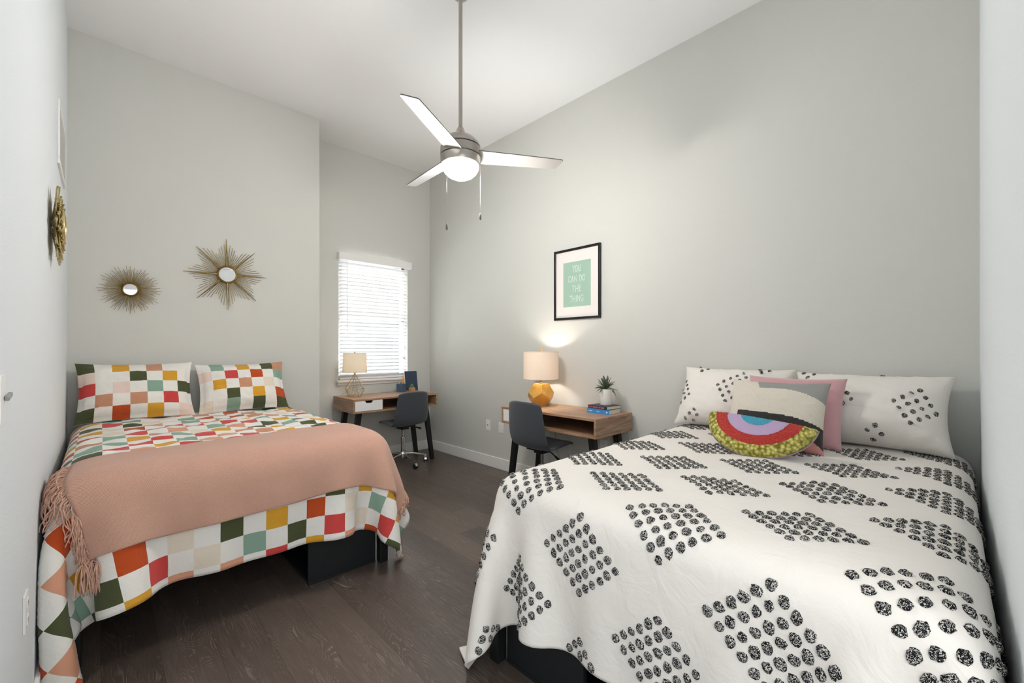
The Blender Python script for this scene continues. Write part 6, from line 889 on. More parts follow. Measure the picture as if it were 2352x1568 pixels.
1,1,0,-1,1,-1,1,-1,0,1,0,0,0,0,0,0,1,35,0,0,0,0,0,0,0,0,0,-1,0,1,2,-3,0,2,-4,5,-4,0,2,2,-5,2,1,1,-5,3,3,-3,0,3,-4,-1,2,5,-5,-1,2,-2,3,-2,-1,1,1,0,0,0,0,0,0,0,0,0,-1,1,0,0,0,0,1,-1,35,0,-1,1,0,-1,1,-1,0,1,0,0,-2,0,3,0,-3,
3,-1,1,-2,1,-2,4,-2,0,2,0,0,-3,5,-4,-1,1,2,-3,-1,5,-4,1,4,-6,4,-5,3,-1,0,0,0,1,-1,1,-1,0,1,0,-1,1,0,0,0,0,0,35,0,0,-1,1,0,-1,1,0,-1,1,0,2,-2,-1,0,1,0,-3,3,2,-4,4,-3,2,-4,1,0,0,1,-5,5,-1,3,-8,9,-4,-1,7,-4,-5,4,-2,4,-1,1,
-1,0,-1,0,1,-1,0,1,-1,1,0,-1,0,1,0,0,0,35,0,0,0,-1,1,0,-1,1,0,-1,1,-2,2,-1,1,-2,-1,3,0,-2,2,-3,1,1,3,-6,3,1,0,2,-2,0,0,5,-7,2,3,-6,1,5,0,-1,-4,4,-3,1,-1,1,-1,0,1,0,-1,1,-1,1,0,0,0,0,0,0,35,0,0,0,0,0,0,0,-1,1,0,-1,3,-4,3,
-3,5,0,-3,1,-2,2,0,1,-2,-1,7,-5,-2,0,1,-1,1,-1,0,3,-3,-2,2,1,-3,1,0,4,-3,1,-1,1,0,0,0,-1,1,0,0,0,-1,1,0,0,0,0,0,35,0,0,0,0,-1,1,0,0,-1,1,0,-1,1,-3,4,-3,1,-1,0,3,-3,2,-1,-1,1,-2,3,-3,4,-4,4,0,-3,1,0,1,1,0,-2,1,0,1,-1,2,
-3,1,0,-1,1,-1,1,-1,1,-1,1,0,-1,1,-1,1,0,0,35,-1,0,1,0,0,-1,0,1,0,-1,1,0,1,0,0,-3,0,4,-1,-2,1,-1,0,0,2,-2,0,5,-5,4,-4,-1,2,2,-3,0,-1,1,3,-2,1,-1,-2,-3,5,0,-1,1,-1,1,-1,1,-1,1,-1,1,0,0,0,0,-1,1,34,1,0,-1,0,1,0,0,-1,1,0,
-1,-2,4,-3,3,-4,5,-2,-1,1,0,-3,5,2,-6,1,1,-3,2,0,2,1,-3,0,2,0,0,-2,-2,3,-3,2,3,-3,1,-1,1,-1,1,-1,1,-1,1,-1,1,-1,1,-1,1,0,0,0,35,0,0,0,0,-1,1,0,0,-1,1,0,1,-2,5,-7,6,-6,2,-1,3,-2,5,-7,3,2,-4,4,-4,3,-2,-2,0,5,-4,-1,3,-2,1,
3,-1,0,-2,0,3,-4,2,0,0,0,0,0,0,0,0,0,0,0,0,0,-1,1,0,35,0,0,0,0,0,-1,1,0,0,-1,0,1,-1,-2,3,-2,2,-1,3,-4,0,2,2,-6,1,4,-3,4,-4,4,-2,2,-4,3,-1,2,-1,3,-5,-1,3,0,0,-1,0,0,-1,1,-1,1,-1,1,-1,1,-1,1,-1,1,-1,1,0,0,35,0,0,0,0,0,0,
-1,0,1,0,0,0,0,2,-2,2,-1,-1,-1,1,2,-5,2,4,-2,1,-3,1,0,0,1,-2,1,-1,2,-5,5,-6,3,2,-4,1,1,3,-1,-1,1,-1,1,-1,1,-1,1,-1,1,-1,1,-1,1,0,0,0,34,0,0,0,0,1,0,0,0,-1,1,0,-1,2,-3,3,3,-4,0,-1,2,0,-3,3,-1,0,-2,3,-1,1,-4,1,2,2,-2,-1,2,
-2,2,-1,0,2,0,-2,-1,3,-2,-1,1,-1,1,-1,1,-1,1,-1,1,-1,1,0,0,-1,0,35,0,0,0,0,-1,1,0,0,0,-1,1,-1,-2,2,0,-2,1,1,2,-2,1,2,-3,-2,1,3,-2,-1,0,3,0,0,-4,2,2,-2,-1,5,0,-3,-2,1,0,1,-1,1,0,0,0,0,0,0,0,0,0,0,0,0,0,-1,1,0,35,0,0,0,0,
0,-1,1,0,0,0,-1,2,1,0,-5,2,2,1,-2,-1,1,0,-3,2,2,-3,2,0,2,-4,1,0,3,-2,0,1,-2,-3,1,3,2,0,0,-3,0,1,0,-1,1,-1,1,-1,1,-1,1,-1,1,0,-1,1,0,0,34,0,0,0,1,0,0,-1,0,1,0,0,0,-2,-1,3,-3,3,-1,-1,1,-2,3,2,-2,-3,4,0,2,-6,5,-2,0,-1,3,-5,
1,4,-1,-1,-1,2,-4,2,0,0,0,0,1,-1,1,-1,1,-1,1,-1,1,-1,0,1,0,0,0,35,0,0,0,-1,0,1,0,0,-1,1,0,-1,0,0,4,-1,-5,4,-1,0,1,-4,1,4,1,-2,-3,-1,3,0,0,0,0,-4,5,1,-4,4,-1,-2,1,1,-5,6,-1,-2,1,0,0,-1,1,-1,1,-1,1,-1,1,0,-1,0,0,0,35,0,0,
0,0,0,0,0,0,0,-1,1,-1,1,2,-4,2,2,-4,4,-1,-1,2,0,-4,2,-3,4,-1,2,-6,5,-3,1,4,-3,-1,2,-3,1,1,-1,0,3,-4,0,2,0,-1,1,0,0,0,-1,1,-1,1,0,-1,1,0,0,0,34,0,0,0,1,0,-1,1,0,0,0,-1,2,-1,-3,2,0,-1,2,-3,0,3,1,-3,3,-4,4,-2,2,-1,0,-1,3,
-2,-1,0,-2,5,-1,-1,1,-1,0,1,-1,1,-1,0,0,0,0,-1,1,0,0,0,0,-1,1,0,0,0,0,35,0,0,0,-1,1,0,-1,1,0,0,0,-1,3,-1,2,-3,3,-3,2,1,-4,-2,3,1,0,-1,-1,-1,-1,4,-2,-2,2,-3,6,-1,-4,0,1,1,-1,1,0,0,0,1,-1,1,-1,1,0,-1,1,-1,1,-1,1,-1,0,0,0,
0,35,-1,0,1,0,-1,1,0,-1,1,0,0,-1,-1,1,0,-1,2,-1,-2,-2,6,0,1,-5,3,-1,1,0,1,-4,3,1,-2,3,-3,1,0,1,0,-5,3,1,-2,1,3,-2,0,-1,1,-1,0,1,-1,0,0,1,-1,1,0,0,0,0,34,1,0,-1,1,0,-1,1,0,-1,1,0,2,-2,-1,-1,3,-4,4,-1,4,-3,-1,-3,3,0,-2,3,
-2,1,3,-1,-5,4,-1,0,1,-2,-2,4,2,-2,1,0,-2,-1,1,0,0,0,0,0,-1,1,0,0,-1,1,-1,0,0,0,0,34,1,0,0,-1,1,0,0,0,0,0,0,-2,0,5,-4,-2,3,-1,2,-1,-5,6,0,0,0,2,-6,2,-1,1,-1,5,-3,1,-3,-1,4,-2,-1,3,0,-4,2,-1,0,2,0,0,0,0,0,0,-1,1,-1,1,-1,
1,0,0,0,0,35,-1,0,0,1,-1,1,-1,1,0,-1,0,1,0,-1,0,4,-2,-1,-2,-1,5,-4,1,-2,1,1,1,0,1,-1,-1,-3,4,-1,2,2,-4,4,-1,-7,4,1,-2,5,-4,0,1,0,-1,0,1,0,0,-1,0,0,1,-1,0,0,0,0,34,0,0,1,-1,1,-1,1,0,0,0,0,-1,1,-3,3,0,0,-1,2,-1,-2,3,-3,4,
-4,1,2,-1,-1,5,-6,5,-3,-4,4,-4,6,-1,-5,7,-3,-1,2,-3,3,-2,0,1,0,0,-1,0,0,0,1,-1,0,1,0,0,0,0,34,0,0,0,1,-1,1,0,0,0,0,0,1,-1,0,0,-1,1,1,-3,1,2,-3,5,-7,5,-2,1,0,1,-5,5,-5,2,5,-5,3,-3,-1,5,-2,-2,2,1,-1,0,0,0,0,0,0,0,0,0,0,-1,
1,-1,0,0,0,0,0,34,0,1,-1,0,1,0,0,0,0,0,0,0,0,2,-2,-1,-4,3,5,-1,-3,0,-1,3,-3,4,-5,4,-2,-2,2,6,-7,-2,5,1,-3,3,-3,1,1,-2,0,0,0,1,0,0,0,0,0,-1,0,0,1,-1,1,-1,0,0,-1,0,31,1,1,2,0,0,0,0,0,1,0,-1,-2,1,-1,3,-1,4,-7,0,1,3,2,-5,3,
0,-4,5,-3,0,3,-1,-5,6,2,-6,0,0,-2,3,-1,0,1,-1,2,-1,1,0,0,0,-1,0,1,0,0,-1,0,0,0,0,0,1,-1,34,-1,-1,0,2,0,0,1,0,0,0,0,-1,4,1,-5,-1,1,5,-3,0,1,-4,2,1,1,0,-1,-1,1,-1,1,-2,3,-6,5,-2,3,4,-4,-4,4,0,-3,3,-1,-1,0,-1,0,1,0,-1,0,0,
0,0,0,1,-1,0,-1,1,34,1,0,-1,-1,1,1,0,0,0,0,0,1,-4,0,3,0,0,0,0,0,-2,1,3,-5,3,-1,-4,5,-1,1,-1,2,-3,5,-4,3,-4,-3,4,5,-5,-1,3,-2,0,1,0,1,0,-1,-1,1,-1,0,0,1,-1,-2,0,-2,-1,-1,26,1,2,4,1,0,1,0,1,0,0,0,-1,2,-3,2,-1,-2,1,0,-3,3,
2,-3,1,-2,0,8,-5,0,-2,-1,3,1,-3,1,1,1,0,-1,-4,3,3,-3,0,2,-1,1,0,-1,0,0,-1,0,-1,-1,-2,-2,0,-2,0,0,-1,35,0,-1,-2,0,2,0,1,1,0,0,-1,-2,0,0,1,2,-1,1,-2,3,-2,-3,4,0,-1,2,-4,0,3,-1,3,-2,-4,5,-3,-2,2,1,-1,4,-4,1,-1,0,-1,3,0,-1,
0,0,-1,-1,-1,-1,0,-1,1,0,1,0,0,0,32,1,1,0,0,0,1,0,0,1,0,0,3,-2,0,-2,-1,0,-2,2,2,-4,4,-3,2,1,-1,1,1,-3,4,-5,-1,3,0,3,-2,-1,-2,2,-1,1,-2,4,0,-2,0,0,0,0,-1,0,0,0,0,0,0,0,0,1,0,0,0,25,2,1,2,3,1,0,1,1,0,0,0,-5,1,4,-2,1,2,-2,
3,-3,2,0,-1,0,-3,-2,2,-2,3,-5,6,1,0,-2,0,-2,2,0,2,-2,1,0,0,-2,3,0,0,1,-1,-1,-1,-1,-1,0,-2,0,0,1,-1,0,0,0,34,-1,1,0,-1,0,1,2,0,1,1,-1,-1,-1,-5,4,0,-1,4,-5,1,0,0,2,0,0,3,-2,3,-6,5,-5,2,-2,2,-2,7,-3,-2,-1,-1,3,-1,-1,2,-3,4,
1,-1,-1,-1,-1,-1,-1,-2,-2,-2,-2,-2,-1,-1,-1,0,25,1,2,2,2,1,1,0,2,1,0,0,-2,0,2,-2,0,1,-7,8,-2,0,0,-2,2,0,0,-1,1,1,-1,1,-1,2,-4,3,-5,3,0,-1,4,-4,3,1,-5,3,2,0,-1,-1,-2,0,0,0,0,1,0,-2,-3,-2,-2,-2,-3,27,4,1,0,0,1,0,1,1,1,1,0,
0,-4,2,3,-3,0,3,-4,2,0,-2,3,-6,6,-2,-1,-3,3,-2,4,-3,-1,4,-1,-2,2,1,1,-1,1,-4,-1,4,1,0,0,-1,-2,-1,-2,0,2,1,0,-1,1,1,-1,-1,-1,-2,34,0,-2,-2,1,1,0,1,2,3,2,-1,3,-1,-2,-4,3,-1,0,-1,0,1,0,-1,2,-3,1,1,0,0,1,-3,2,1,-2,0,2,-2,1,
-1,0,0,3,0,2,2,-3,0,-3,-4,-2,-4,-6,-4,3,5,4,0,1,1,2,0,2,20,0,5,6,1,-4,2,1,1,2,3,1,0,0,-1,-1,0,-1,1,0,-1,0,0,0,1,-1,0,0,1,0,0,0,0,-1,0,0,1,-1,0,0,1,0,0,2,0,1,1,-1,-5,-7,0,2,0,-6,-11,-6,1,6,3,4,2,3,2,28,4,2,-5,-6,5,3,-1,1,
-7,-4,3,3,2,0,-1,1,0,0,0,1,-1,0,0,0,0,0,0,0,0,0,0,0,0,0,0,0,0,0,0,-1,1,0,-1,0,-1,-3,-4,-2,3,-6,3,8,5,-3,-9,-12,-9,0,3,5,4,3,32,-4,-10,-1,10,2,-6,6,-4,-10,-11,1,4,4,1,0,0,1,0,0,0,1,0,0,0,0,0,0,0,0,0,0,0,0,0,0,0,0,0,-1,0,
-1,-1,0,-1,-4,-2,7,7,1,-2,-11,-3,9,12,3,-4,-9,-12,-10,-5,3,4,13,-7,8,13,-1,-10,11,-2,-11,-15,2,-1,4,7,-2,-6,-1,0,0,0,0,0,0,0,0,0,0,0,0,0,0,0,0,0,0,0,0,0,0,0,1,2,1,-4,-2,0,6,9,6,2,-1,-3,-12,-10,7,14,9,1,-6,-10,-11,-11,-4,
5,15,9,-8,-11,14,1,-12,-16,-3,6,0,10,1,0,-7,-4,0,0,0,3,-1,-1,-1,0,0,0,0,0,0,0,0,0,1,0,-1,0,0,0,0,4,3,0,-3,-4,0,-1,10,9,4,2,0,-2,-11,-17,1,14,13,6,-1,-8,-10,-11,26,2,-13,-8,14,6,-12,-18,-10,11,2,2,8,1,-1,-5,-5,0,0,0,2,0,
0,-2,0,0,0,1,0,-1,0,0,0,1,0,0,-1,0,0,0,4,4,0,-3,-5,0,-4,3,12,10,3,1,0,0,-9,-19,-6,11,14,9,3,-4,-10,24,-13,-6,14,8,-11,-18,-11,1,13,-1,5,4,0,-2,-2,-5,0,0,0,2,1,0,-2,-1,0,0,0,1,0,-1,0,1,0,1,-1,-1,0,0,1,4,3,0,-3,-5,0,-3,-4,
9,12,9,2,-1,0,1,-7,-16,-11,5,13,11,6,1,7,-4,15,8,-7,-18,-14,-2,8,8,-1,8,2,-1,-3,-3,-3,0,0,-1,2,1,0,-2,0,0,0,1,0,-1,0,0,0,1,0,-1,0,0,0,1,4,1,1,-3,-4,0,0,-9,2,12,12,6,2,-2,1,1,-6,-15,-12,1,10,11,8,3,13,8,-3,-17,-16,-3,2,6,
-2,7,12,-2,-1,-2,-1,-4,0,0,0,1,1,0,-1,-1,0,0,1,0,-1,0,0,0,2,0,-1,-1,0,0,1,3,2,-1,1,-6,-2,-2,-3,-2,5,13,11,4,1,-2,1,0,-5,-12,-13,-4,5,8,15,9,0,-16,-18,-6,0,4,4,1,13,4,-2,-2,-2,-2,-1,-6,0,3,2,2,0,-2,-1,0,0,2,-1,0,-1,0,2,1,
-1,-2,-1,-2,1,5,2,1,0,0,-2,-11,-1,2,-3,1,9,13,9,3,0,-1,0,1,-4,-10,-12,-10,-4,24,0,-12,-19,-10,1,1,4,6,7,7,0,-2,-2,-2,0,-2,-5,-1,3,1,2,0,0,-2,-1,2,0,1,-1,-1,0,2,0,0,-1,-3,-1,2,4,2,1,0,-1,1,-7,-4,-2,-3,0,4,10,13,7,2,0,0,0,
-1,-2,-7,-7,-8,25,-8,-21,-12,0,0,1,6,8,7,4,0,-3,-3,-1,-1,-2,-3,-1,2,1,1,1,1,-3,0,1,1,0,-1,-1,1,1,0,0,-2,-2,0,1,4,1,1,0,1,-1,-4,-3,-5,-2,-1,-1,8,12,11,5,1,0,-1,2,-1,-1,-3,1,20,-19,-15,-3,1,0,4,7,8,6,1,-2,-1,-2,-3,-1,0,-2,
-2,1,1,2,0,0,-2,0,0,1,0,0,-1,0,1,1,-1,-1,-1,-1,3,2,1,0,2,0,1,-4,-4,-4,-2,-2,-1,1,9,12,10,4,0,0,-1,1,1,4,2,6,-18,-5,1,-1,1,6,8,8,3,1,-1,-3,-2,-2,0,-2,-1,-1,-1,2,0,1,1,-1,-1,1,0,1,-1,0,0,1,-1,-1,0,-2,2,1,2,2,0,1,0,0,-2,-4,
-3,-5,-2,1,-2,3,12,12,8,3,0,-1,1,3,3,0,-10,-7,0,0,0,4,7,9,5,3,-1,-1,-2,-4,-1,-1,0,-2,-1,0,0,2,1,0,-1,-1,0,2,-1,0,-1,1,1,-1,0,-2,0,1,2,1,1,1,0,1,0,-2,-3,-3,-3,-3,-2,0,-1,7,13,10,6,1,0,3,4,0,0,-16,-1,1,-2,2,5,9,7,4,1,0,-2,
-3,-1,-2,-1,0,-2,-1,0,0,2,0,1,-1,0,0,0,0,0,0,0,1,0,-2,-1,0,1,2,2,0,1,1,0,0,-1,-4,-1,-6,-2,-3,2,-3,1,10,13,10,4,3,4,0,0,0,460,35,33,35,35,35,32,36,32,26,12,1,2,-5,-1,3,-1,1,-1,-1,1,-1,1,0,1,-4,3,-1,-1,3,-1,0,-1,1,0,0,1,
-1,-1,0,0,3,-1,-2,2,-3,4,-2,-8,-26,-35,-33,-36,-33,-35,-33,-36,-33,-36,-34,-34,-33,-34,-3,-1,2,-2,-1,-1,2,-1,-2,-2,3,-3,6,4,1,-3,1,-2,4,-2,-1,3,-3,2,-1,3,-2,-1,0,-2,2,0,0,1,0,-3,0,1,1,0,3,-4,0,2,-4,5,-10,3,-5,1,3,0,1,-1,
1,-2,2,-1,2,0,1,-1,0,-5,0,-2,1,1,-1,1,-3,2,2,0,4,-1,3,-1,-2,3,-1,-4,5,-2,0,-1,0,-1,2,-2,3,2,-1,-4,3,0,-4,-2,8,-3,0,-1,4,-8,6,-4,5,1,-2,-2,-2,-2,0,-1,-1,1,0,-1,1,-1,0,0,-1,0,2,0,-5,-1,2,0,-2,2,-1,2,1,0,1,1,-2,-2,2,2,-4,4,
0,-2,3,-3,2,1,-1,1,0,-1,-2,0,5,-3,0,2,3,-6,3,1,-4,0,4,-6,6,-5,3,-2,3,-4,0,-1,0,-1,-1,0,0,0,1,-2,0,1,-2,-1,2,-5,1,0,0,1,0,0,1,0,1,1,0,0,3,-1,-2,3,-4,3,-1,0,0,3,-5,1,0,1,-1,1,0,-3,0,1,1,-1,2,-1,-3,7,-5,3,-2,2,-2,0,0,-1,1,
0,-2,0,0,0,-1,0,-1,-1,2,-1,-1,1,-2,0,-3,0,-1,1,1,-1,1,0,1,1,-1,3,2,-4,-1,1,-3,5,-2,1,-2,2,0,-2,1,-1,1,-1,0,1,0,1,1,-3,4,-6,3,0,-4,4,-1,1,-1,1,-3,3,0,0,-1,0,-1,-1,0,0,0,0,0,-1,0,0,0,0,-1,-3,1,0,0,0,1,0,0,0,0,1,-1,-5,3,3,
2,-1,-2,2,-1,1,-2,-2,3,2,-4,0,2,1,-1,3,-4,-1,3,-5,8,-5,4,-1,-3,4,-2,-2,4,-2,-3,3,-2,0,0,-1,1,-1,0,0,-1,0,0,0,1,-1,0,-1,-1,-1,1,0,0,0,0,0,0,1,0,0,5,-2,-2,-3,2,-1,1,1,-1,-1,-2,4,-4,3,2,-3,1,0,-2,4,-2,2,0,-4,2,-2,4,-1,-5,4,
-1,0,1,1,-1,0,0,-1,0,0,0,-1,0,1,-1,0,0,-1,1,0,0,-1,0,0,0,0,0,0,1,0,0,0,0,-2,0,2,1,2,-1,-6,1,3,-1,7,-8,7,-2,-5,5,-4,2,0,0,2,-5,-1,1,0,3,-4,5,-2,0,1,-2,2,2,-3,0,0,0,-1,0,0,0,0,-1,1,0,-1,0,0,0,0,-1,0,0,0,0,0,1,-1,1,-1,1,0,
1,1,-3,2,-3,0,6,-3,-2,4,-7,5,-3,1,1,0,-1,-1,2,-2,0,4,-3,5,-2,-1,0,-2,1,1,-1,-2,0,1,2,-1,-1,0,1,-1,0,0,-1,1,0,-1,1,0,-1,0,0,-1,1,0,0,0,0,-1,1,-1,1,0,0,-2,2,1,-4,1,5,-6,2,3,-3,4,-2,0,-3,1,1,3,-1,-4,1,2,-3,8,-9,3,-2,3,-4,3,
-4,6,0,-1,-3,1,1,0,0,-1,0,0,0,1,-1,0,0,0,0,0,0,0,0,0,-1,0,0,1,0,0,0,0,0,0,2,-2,0,3,0,-4,2,1,-4,2,-3,1,-1,6,-1,-4,1,-2,4,-1,-2,2,-1,2,-1,1,2,-1,-3,6,-6,1,1,-1,0,0,0,0,0,0,0,0,-1,0,0,0,0,0,0,0,0,0,-1,1,0,0,0,0,0,0,0,0,0,
-1,1,-2,0,2,0,-1,-1,1,0,2,3,-4,-2,1,3,-2,3,-2,-1,0,0,-5,5,-1,0,1,0,1,-1,-2,-1,2,1,0,0,0,-1,1,0,-1,0,0,1,-1,0,0,0,0,0,0,0,0,0,0,0,0,0,0,0,0,0,0,0,-1,3,-2,-2,3,-1,1,0,0,1,-3,0,3,0,-2,1,-1,-1,1,-1,2,4,-6,-1,4,-5,3,-1,0,1,1,
-1,3,-3,0,0,0,-1,0,1,0,0,-1,1,0,0,0,0,0,-1,0,0,0,0,0,0,0,0,0,0,0,0,1,-1,-1,3,-3,0,1,-1,4,-5,0,1,2,-5,5,-5,4,1,2,-2,0,-3,1,3,1,-6,3,0,2,-4,4,1,-2,-2,2,-1,0,0,0,0,0,0,0,0,-1,1,-1,0,0,0,1,0,0,0,0,0,0,0,0,0,0,0,0,1,-2,1,-1,
1,0,-1,1,-1,2,-1,2,0,2,-3,3,-3,-4,-2,5,1,-1,-2,0,3,-1,1,0,0,1,-4,0,1,-1,1,1,0,0,0,0,0,0,-1,1,0,-1,1,0,0,0,0,0,1,-1,0,0,0,0,0,0,0,0,0,-1,1,-1,3,1,-5,6,-3,-2,3,-1,-1,-2,2,-3,2,0,2,2,-3,1,0,1,-1,-3,2,-3,2,-3,4,1,-1,-1,3,-1,
-1,0,0,0,0,0,-1,1,-1,1,0,0,0,0,0,-1,0,0,0,0,1,-1,0,0,0,0,0,0,2,0,-2,0,-1,2,-4,4,0,-1,-1,-2,3,0,0,0,-1,1,-2,0,3,1,-4,5,-2,-1,4,-3,0,-1,2,-1,1,-4,1,1,0,0,0,0,0,0,0,0,0,0,0,-1,1,0,0,0,0,1,0,-1,0,0,0,0,0,0,1,0,-4,7,-6,3,-1,
2,-5,1,2,2,-1,-2,1,0,1,-1,-2,4,0,-4,-1,5,-6,3,4,-7,3,2,-2,0,0,2,1,-2,0,0,0,0,0,0,0,0,0,0,0,0,0,-1,1,0,0,0,0,0,0,0,0,0,0,0,0,-1,-2,6,-8,5,0,0,-1,3,-1,-2,0,3,-1,-3,2,-4,4,2,-1,-3,3,-2,0,2,0,-2,2,-1,0,0,0,1,-3,2,0,0,0,0,0,
0,0,0,0,0,0,0,-1,1,0,0,0,0,0,0,0,0,0,0,0,0,0,0,0,-2,2,3,-4,0,2,-2,1,0,-2,2,-1,2,1,-3,5,-3,-1,-2,4,-1,-3,0,2,-1,0,2,-1,2,-2,-2,2,0,-1,1,0,0,0,0,0,-1,1,0,0,0,0,0,0,0,-1,1,0,0,0,0,0,0,1,-1,1,-1,0,0,3,-4,-1,3,-1,-2,6,-4,-3,
6,-2,-3,3,-3,3,-4,3,-1,1,0,-3,6,1,-2,-3,1,-2,0,-1,4,1,-5,5,-3,1,0,0,0,0,0,0,0,0,0,0,0,0,0,0,1,-1,1,-1,0,0,0,0,0,0,0,0,0,0,-2,2,3,-3,-1,4,-5,1,6,-9,1,5,-5,5,-2,2,-1,-1,0,-2,2,1,-5,2,5,-1,0,-1,-1,-1,0,4,-4,2,-1,0,0,0,0,0,
1,-1,0,0,0,0,1,-1,0,0,0,0,1,-1,0,0,1,-1,0,0,0,0,0,2,-2,-4,5,-1,-4,1,4,-2,4,-3,0,1,-2,1,1,-4,4,-4,3,-1,1,-1,0,-1,2,-2,2,-1,2,-2,0,-1,4,-2,0,0,0,0,0,0,0,0,0,0,0,0,1,0,-1,0,0,0,1,-1,1,-1,0,0,0,0,0,0,-1,1,2,-3,1,1,1,-1,-3,2,
3,-6,4,1,-3,0,3,-2,4,-1,-2,-2,6,-5,1,-3,4,-1,1,-3,4,-2,0,-5,4,0,0,0,0,0,0,0,0,1,-1,0,0,0,0,0,0,0,0,0,1,-1,0,0,0,0,0,0,0,-1,4,-4,1,-1,2,-1,-2,4,-2,1,1,0,-2,0,0,-2,2,0,-1,1,3,-6,3,-1,2,0,0,0,1,-3,-1,3,1,-2,0,0,0,0,0,0,1,
-1,0,0,0,0,0,0,0,0,0,0,0,0,0,0,0,0,0,0,0,0,2,-5,4,-1,1,-1,0,1,-5,2,-3,6,-3,-1,5,-3,2,-1,0,0,1,-3,2,1,0,-3,-1,1,-1,1,2,0,2,-2,0,0,0,0,0,0,0,0,1,-1,0,0,0,0,0,0,0,0,0,0,0,0,0,0,1,-1,0,0,0,-1,2,-1,-2,1,0,1,0,5,-3,0,-3,1,2,
-3,0,2,1,-3,1,-1,3,-2,-2,1,0,2,1,3,-5,-3,3,-3,3,0,0,0,0,0,0,0,0,0,0,0,1,-1,0,0,0,0,0,0,0,0,0,0,0,0,0,1,-1,0,0,-1,3,0,1,-4,2,-2,-2,2,-2,3,0,-2,3,0,-2,-1,3,-1,4,-6,3,1,0,1,-1,-3,-3,4,1,1,-4,2,0,0,0,0,0,0,0,0,0,0,0,0,0,0,0,
0,0,0,0,0,0,0,0,0,0,0,0,0,0,1,0,-3,3,-4,4,-1,0,0,0,5,-6,1,1,-5,4,-1,0,0,1,-2,4,-1,-2,-3,3,-2,2,2,-1,1,-3,3,1,-1,-1,0,0,0,0,0,0,0,0,0,0,0,0,0,0,0,0,0,0,0,0,0,0,0,0,0,0,0,-4,4,1,-1,0,2,-3,2,-1,0,-3,4,-1,1,2,-2,0,0,-2,2,-1,
-3,2,-1,6,-6,5,-1,-2,-1,4,-1,-2,0,1,-1,0,1,0,-1,0,0,0,0,1,-1,0,0,0,0,0,0,0,0,0,0,0,0,0,0,0,0,0,2,-4,2,1,3,-4,-1,2,-1,3,-3,0,-1,1,1,0,-1,1,-2,1,-2,4,-2,2,-5,6,-3,-1,2,1,-6,3,4,-6,2,1,0,0,0,1,-1,0,0,0,0,0,0,0,0,0,0,0,0,0,
0,0,0,0,0,0,0,0,0,1,0,-3,0,-3,4,2,-3,5,-6,4,-1,1,-2,1,-2,2,-2,4,-3,2,-2,0,2,1,-4,3,0,0,-2,3,-3,-1,4,-3,1,0,-1,0,0,1,0,0,0,0,0,0,0,0,0,0,0,0,0,0,0,0,0,0,0,0,0,0,-2,1,3,-1,1,-1,0,2,-4,2,-1,-1,3,-2,-1,2,0,-1,-3,3,0,-2,2,0,
-2,2,0,-4,2,2,-1,3,1,-6,3,0,0,0,0,0,0,0,0,0,0,0,0,0,0,0,0,1,-1,0,0,0,0,1,-1,0,0,0,0,2,-1,-4,2,0,1,0,0,-2,3,-1,1,-1,-1,-1,4,-2,1,3,-4,-2,5,-1,-2,-1,1,0,4,-4,1,-2,0,-1,3,-1,0,0,0,0,0,0,0,0,0,0,0,0,0,0,0,0,0,0,0,0,0,0,0,0,
0,0,0,0,-1,-1,5,-2,1,-4,2,-2,4,-5,5,-2,-4,5,1,-5,3,0,1,-1,3,-5,3,-1,4,-2,-3,-2,2,0,1,-3,2,2,-1,0,0,0,0,0,0,0,0,0,-1,1,0,0,0,0,0,0,0,0,0,0,0,0,0,0,0,0,0,3,-2,-1,-1,0,3,-3,1,-1,2,-3,3,-2,2,-2,3,-4,1,-4,4,-1,4,-5,3,-1,0,-2,
6,1,-5,2,5,-6,0,1,-1,0,0,0,0,0,0,0,0,0,0,0,0,0,0,0,0,1,0,-1,0,0,0,0,0,0,0,1,-2,3,-3,0,0,3,-1,-2,1,2,0,-1,1,-1,-1,0,0,3,-2,-1,0,-1,1,1,-1,3,0,-4,-3,5,-1,-3,3,-1,1,0,0,0,0,0,0,0,0,0,0,-1,1,0,0,0,0,1,-1,0,1,0,0,-1,0,0,0,0,
-1,-1,1,-1,3,1,-7,6,-2,2,-3,0,1,1,-3,3,-1,3,-5,6,-2,-1,0,2,-2,1,-4,0,3,2,-1,-1,0,0,1,-2,1,-1,1,0,0,0,0,0,0,0,1,-1,0,0,0,0,0,0,0,0,0,0,0,0,1,-1,0,0,2,-4,3,-1,0,1,-5,7,-7,6,-3,1,0,0,2,-2,1,0,-2,-3,5,-1,-2,0,-1,4,4,-6,-2,3,
2,-2,-2,2,0,0,1,-1,0,0,0,0,0,0,0,0,0,0,0,0,1,1,0,-1,0,0,0,0,0,0,0,0,0,0,2,0,-1,-1,0,-1,0,2,-2,2,-1,0,1,-3,3,-4,2,1,6,-8,4,0,-2,2,-2,-6,6,-1,0,0,-1,4,-4,2,0,0,0,0,0,0,0,0,0,0,0,0,0,0,0,0,0,0,1,-1,0,0,0,0,-1,1,0,0,0,0,-2,
2,-1,1,4,-3,1,-1,-1,0,2,-2,2,-3,3,0,-4,-1,6,-7,4,-1,4,-2,1,0,4,-3,-5,5,0,-1,-2,0,0,0,0,0,0,-1,0,1,0,-1,1,0,0,0,-1,-1,1,0,1,0,-1,0,0,0,0,0,0,-2,3,-1,-1,2,1,-1,-4,1,1,0,0,0,2,-5,6,-6,4,3,-2,-1,2,-2,2,-6,2,4,-2,-3,1,2,-2,
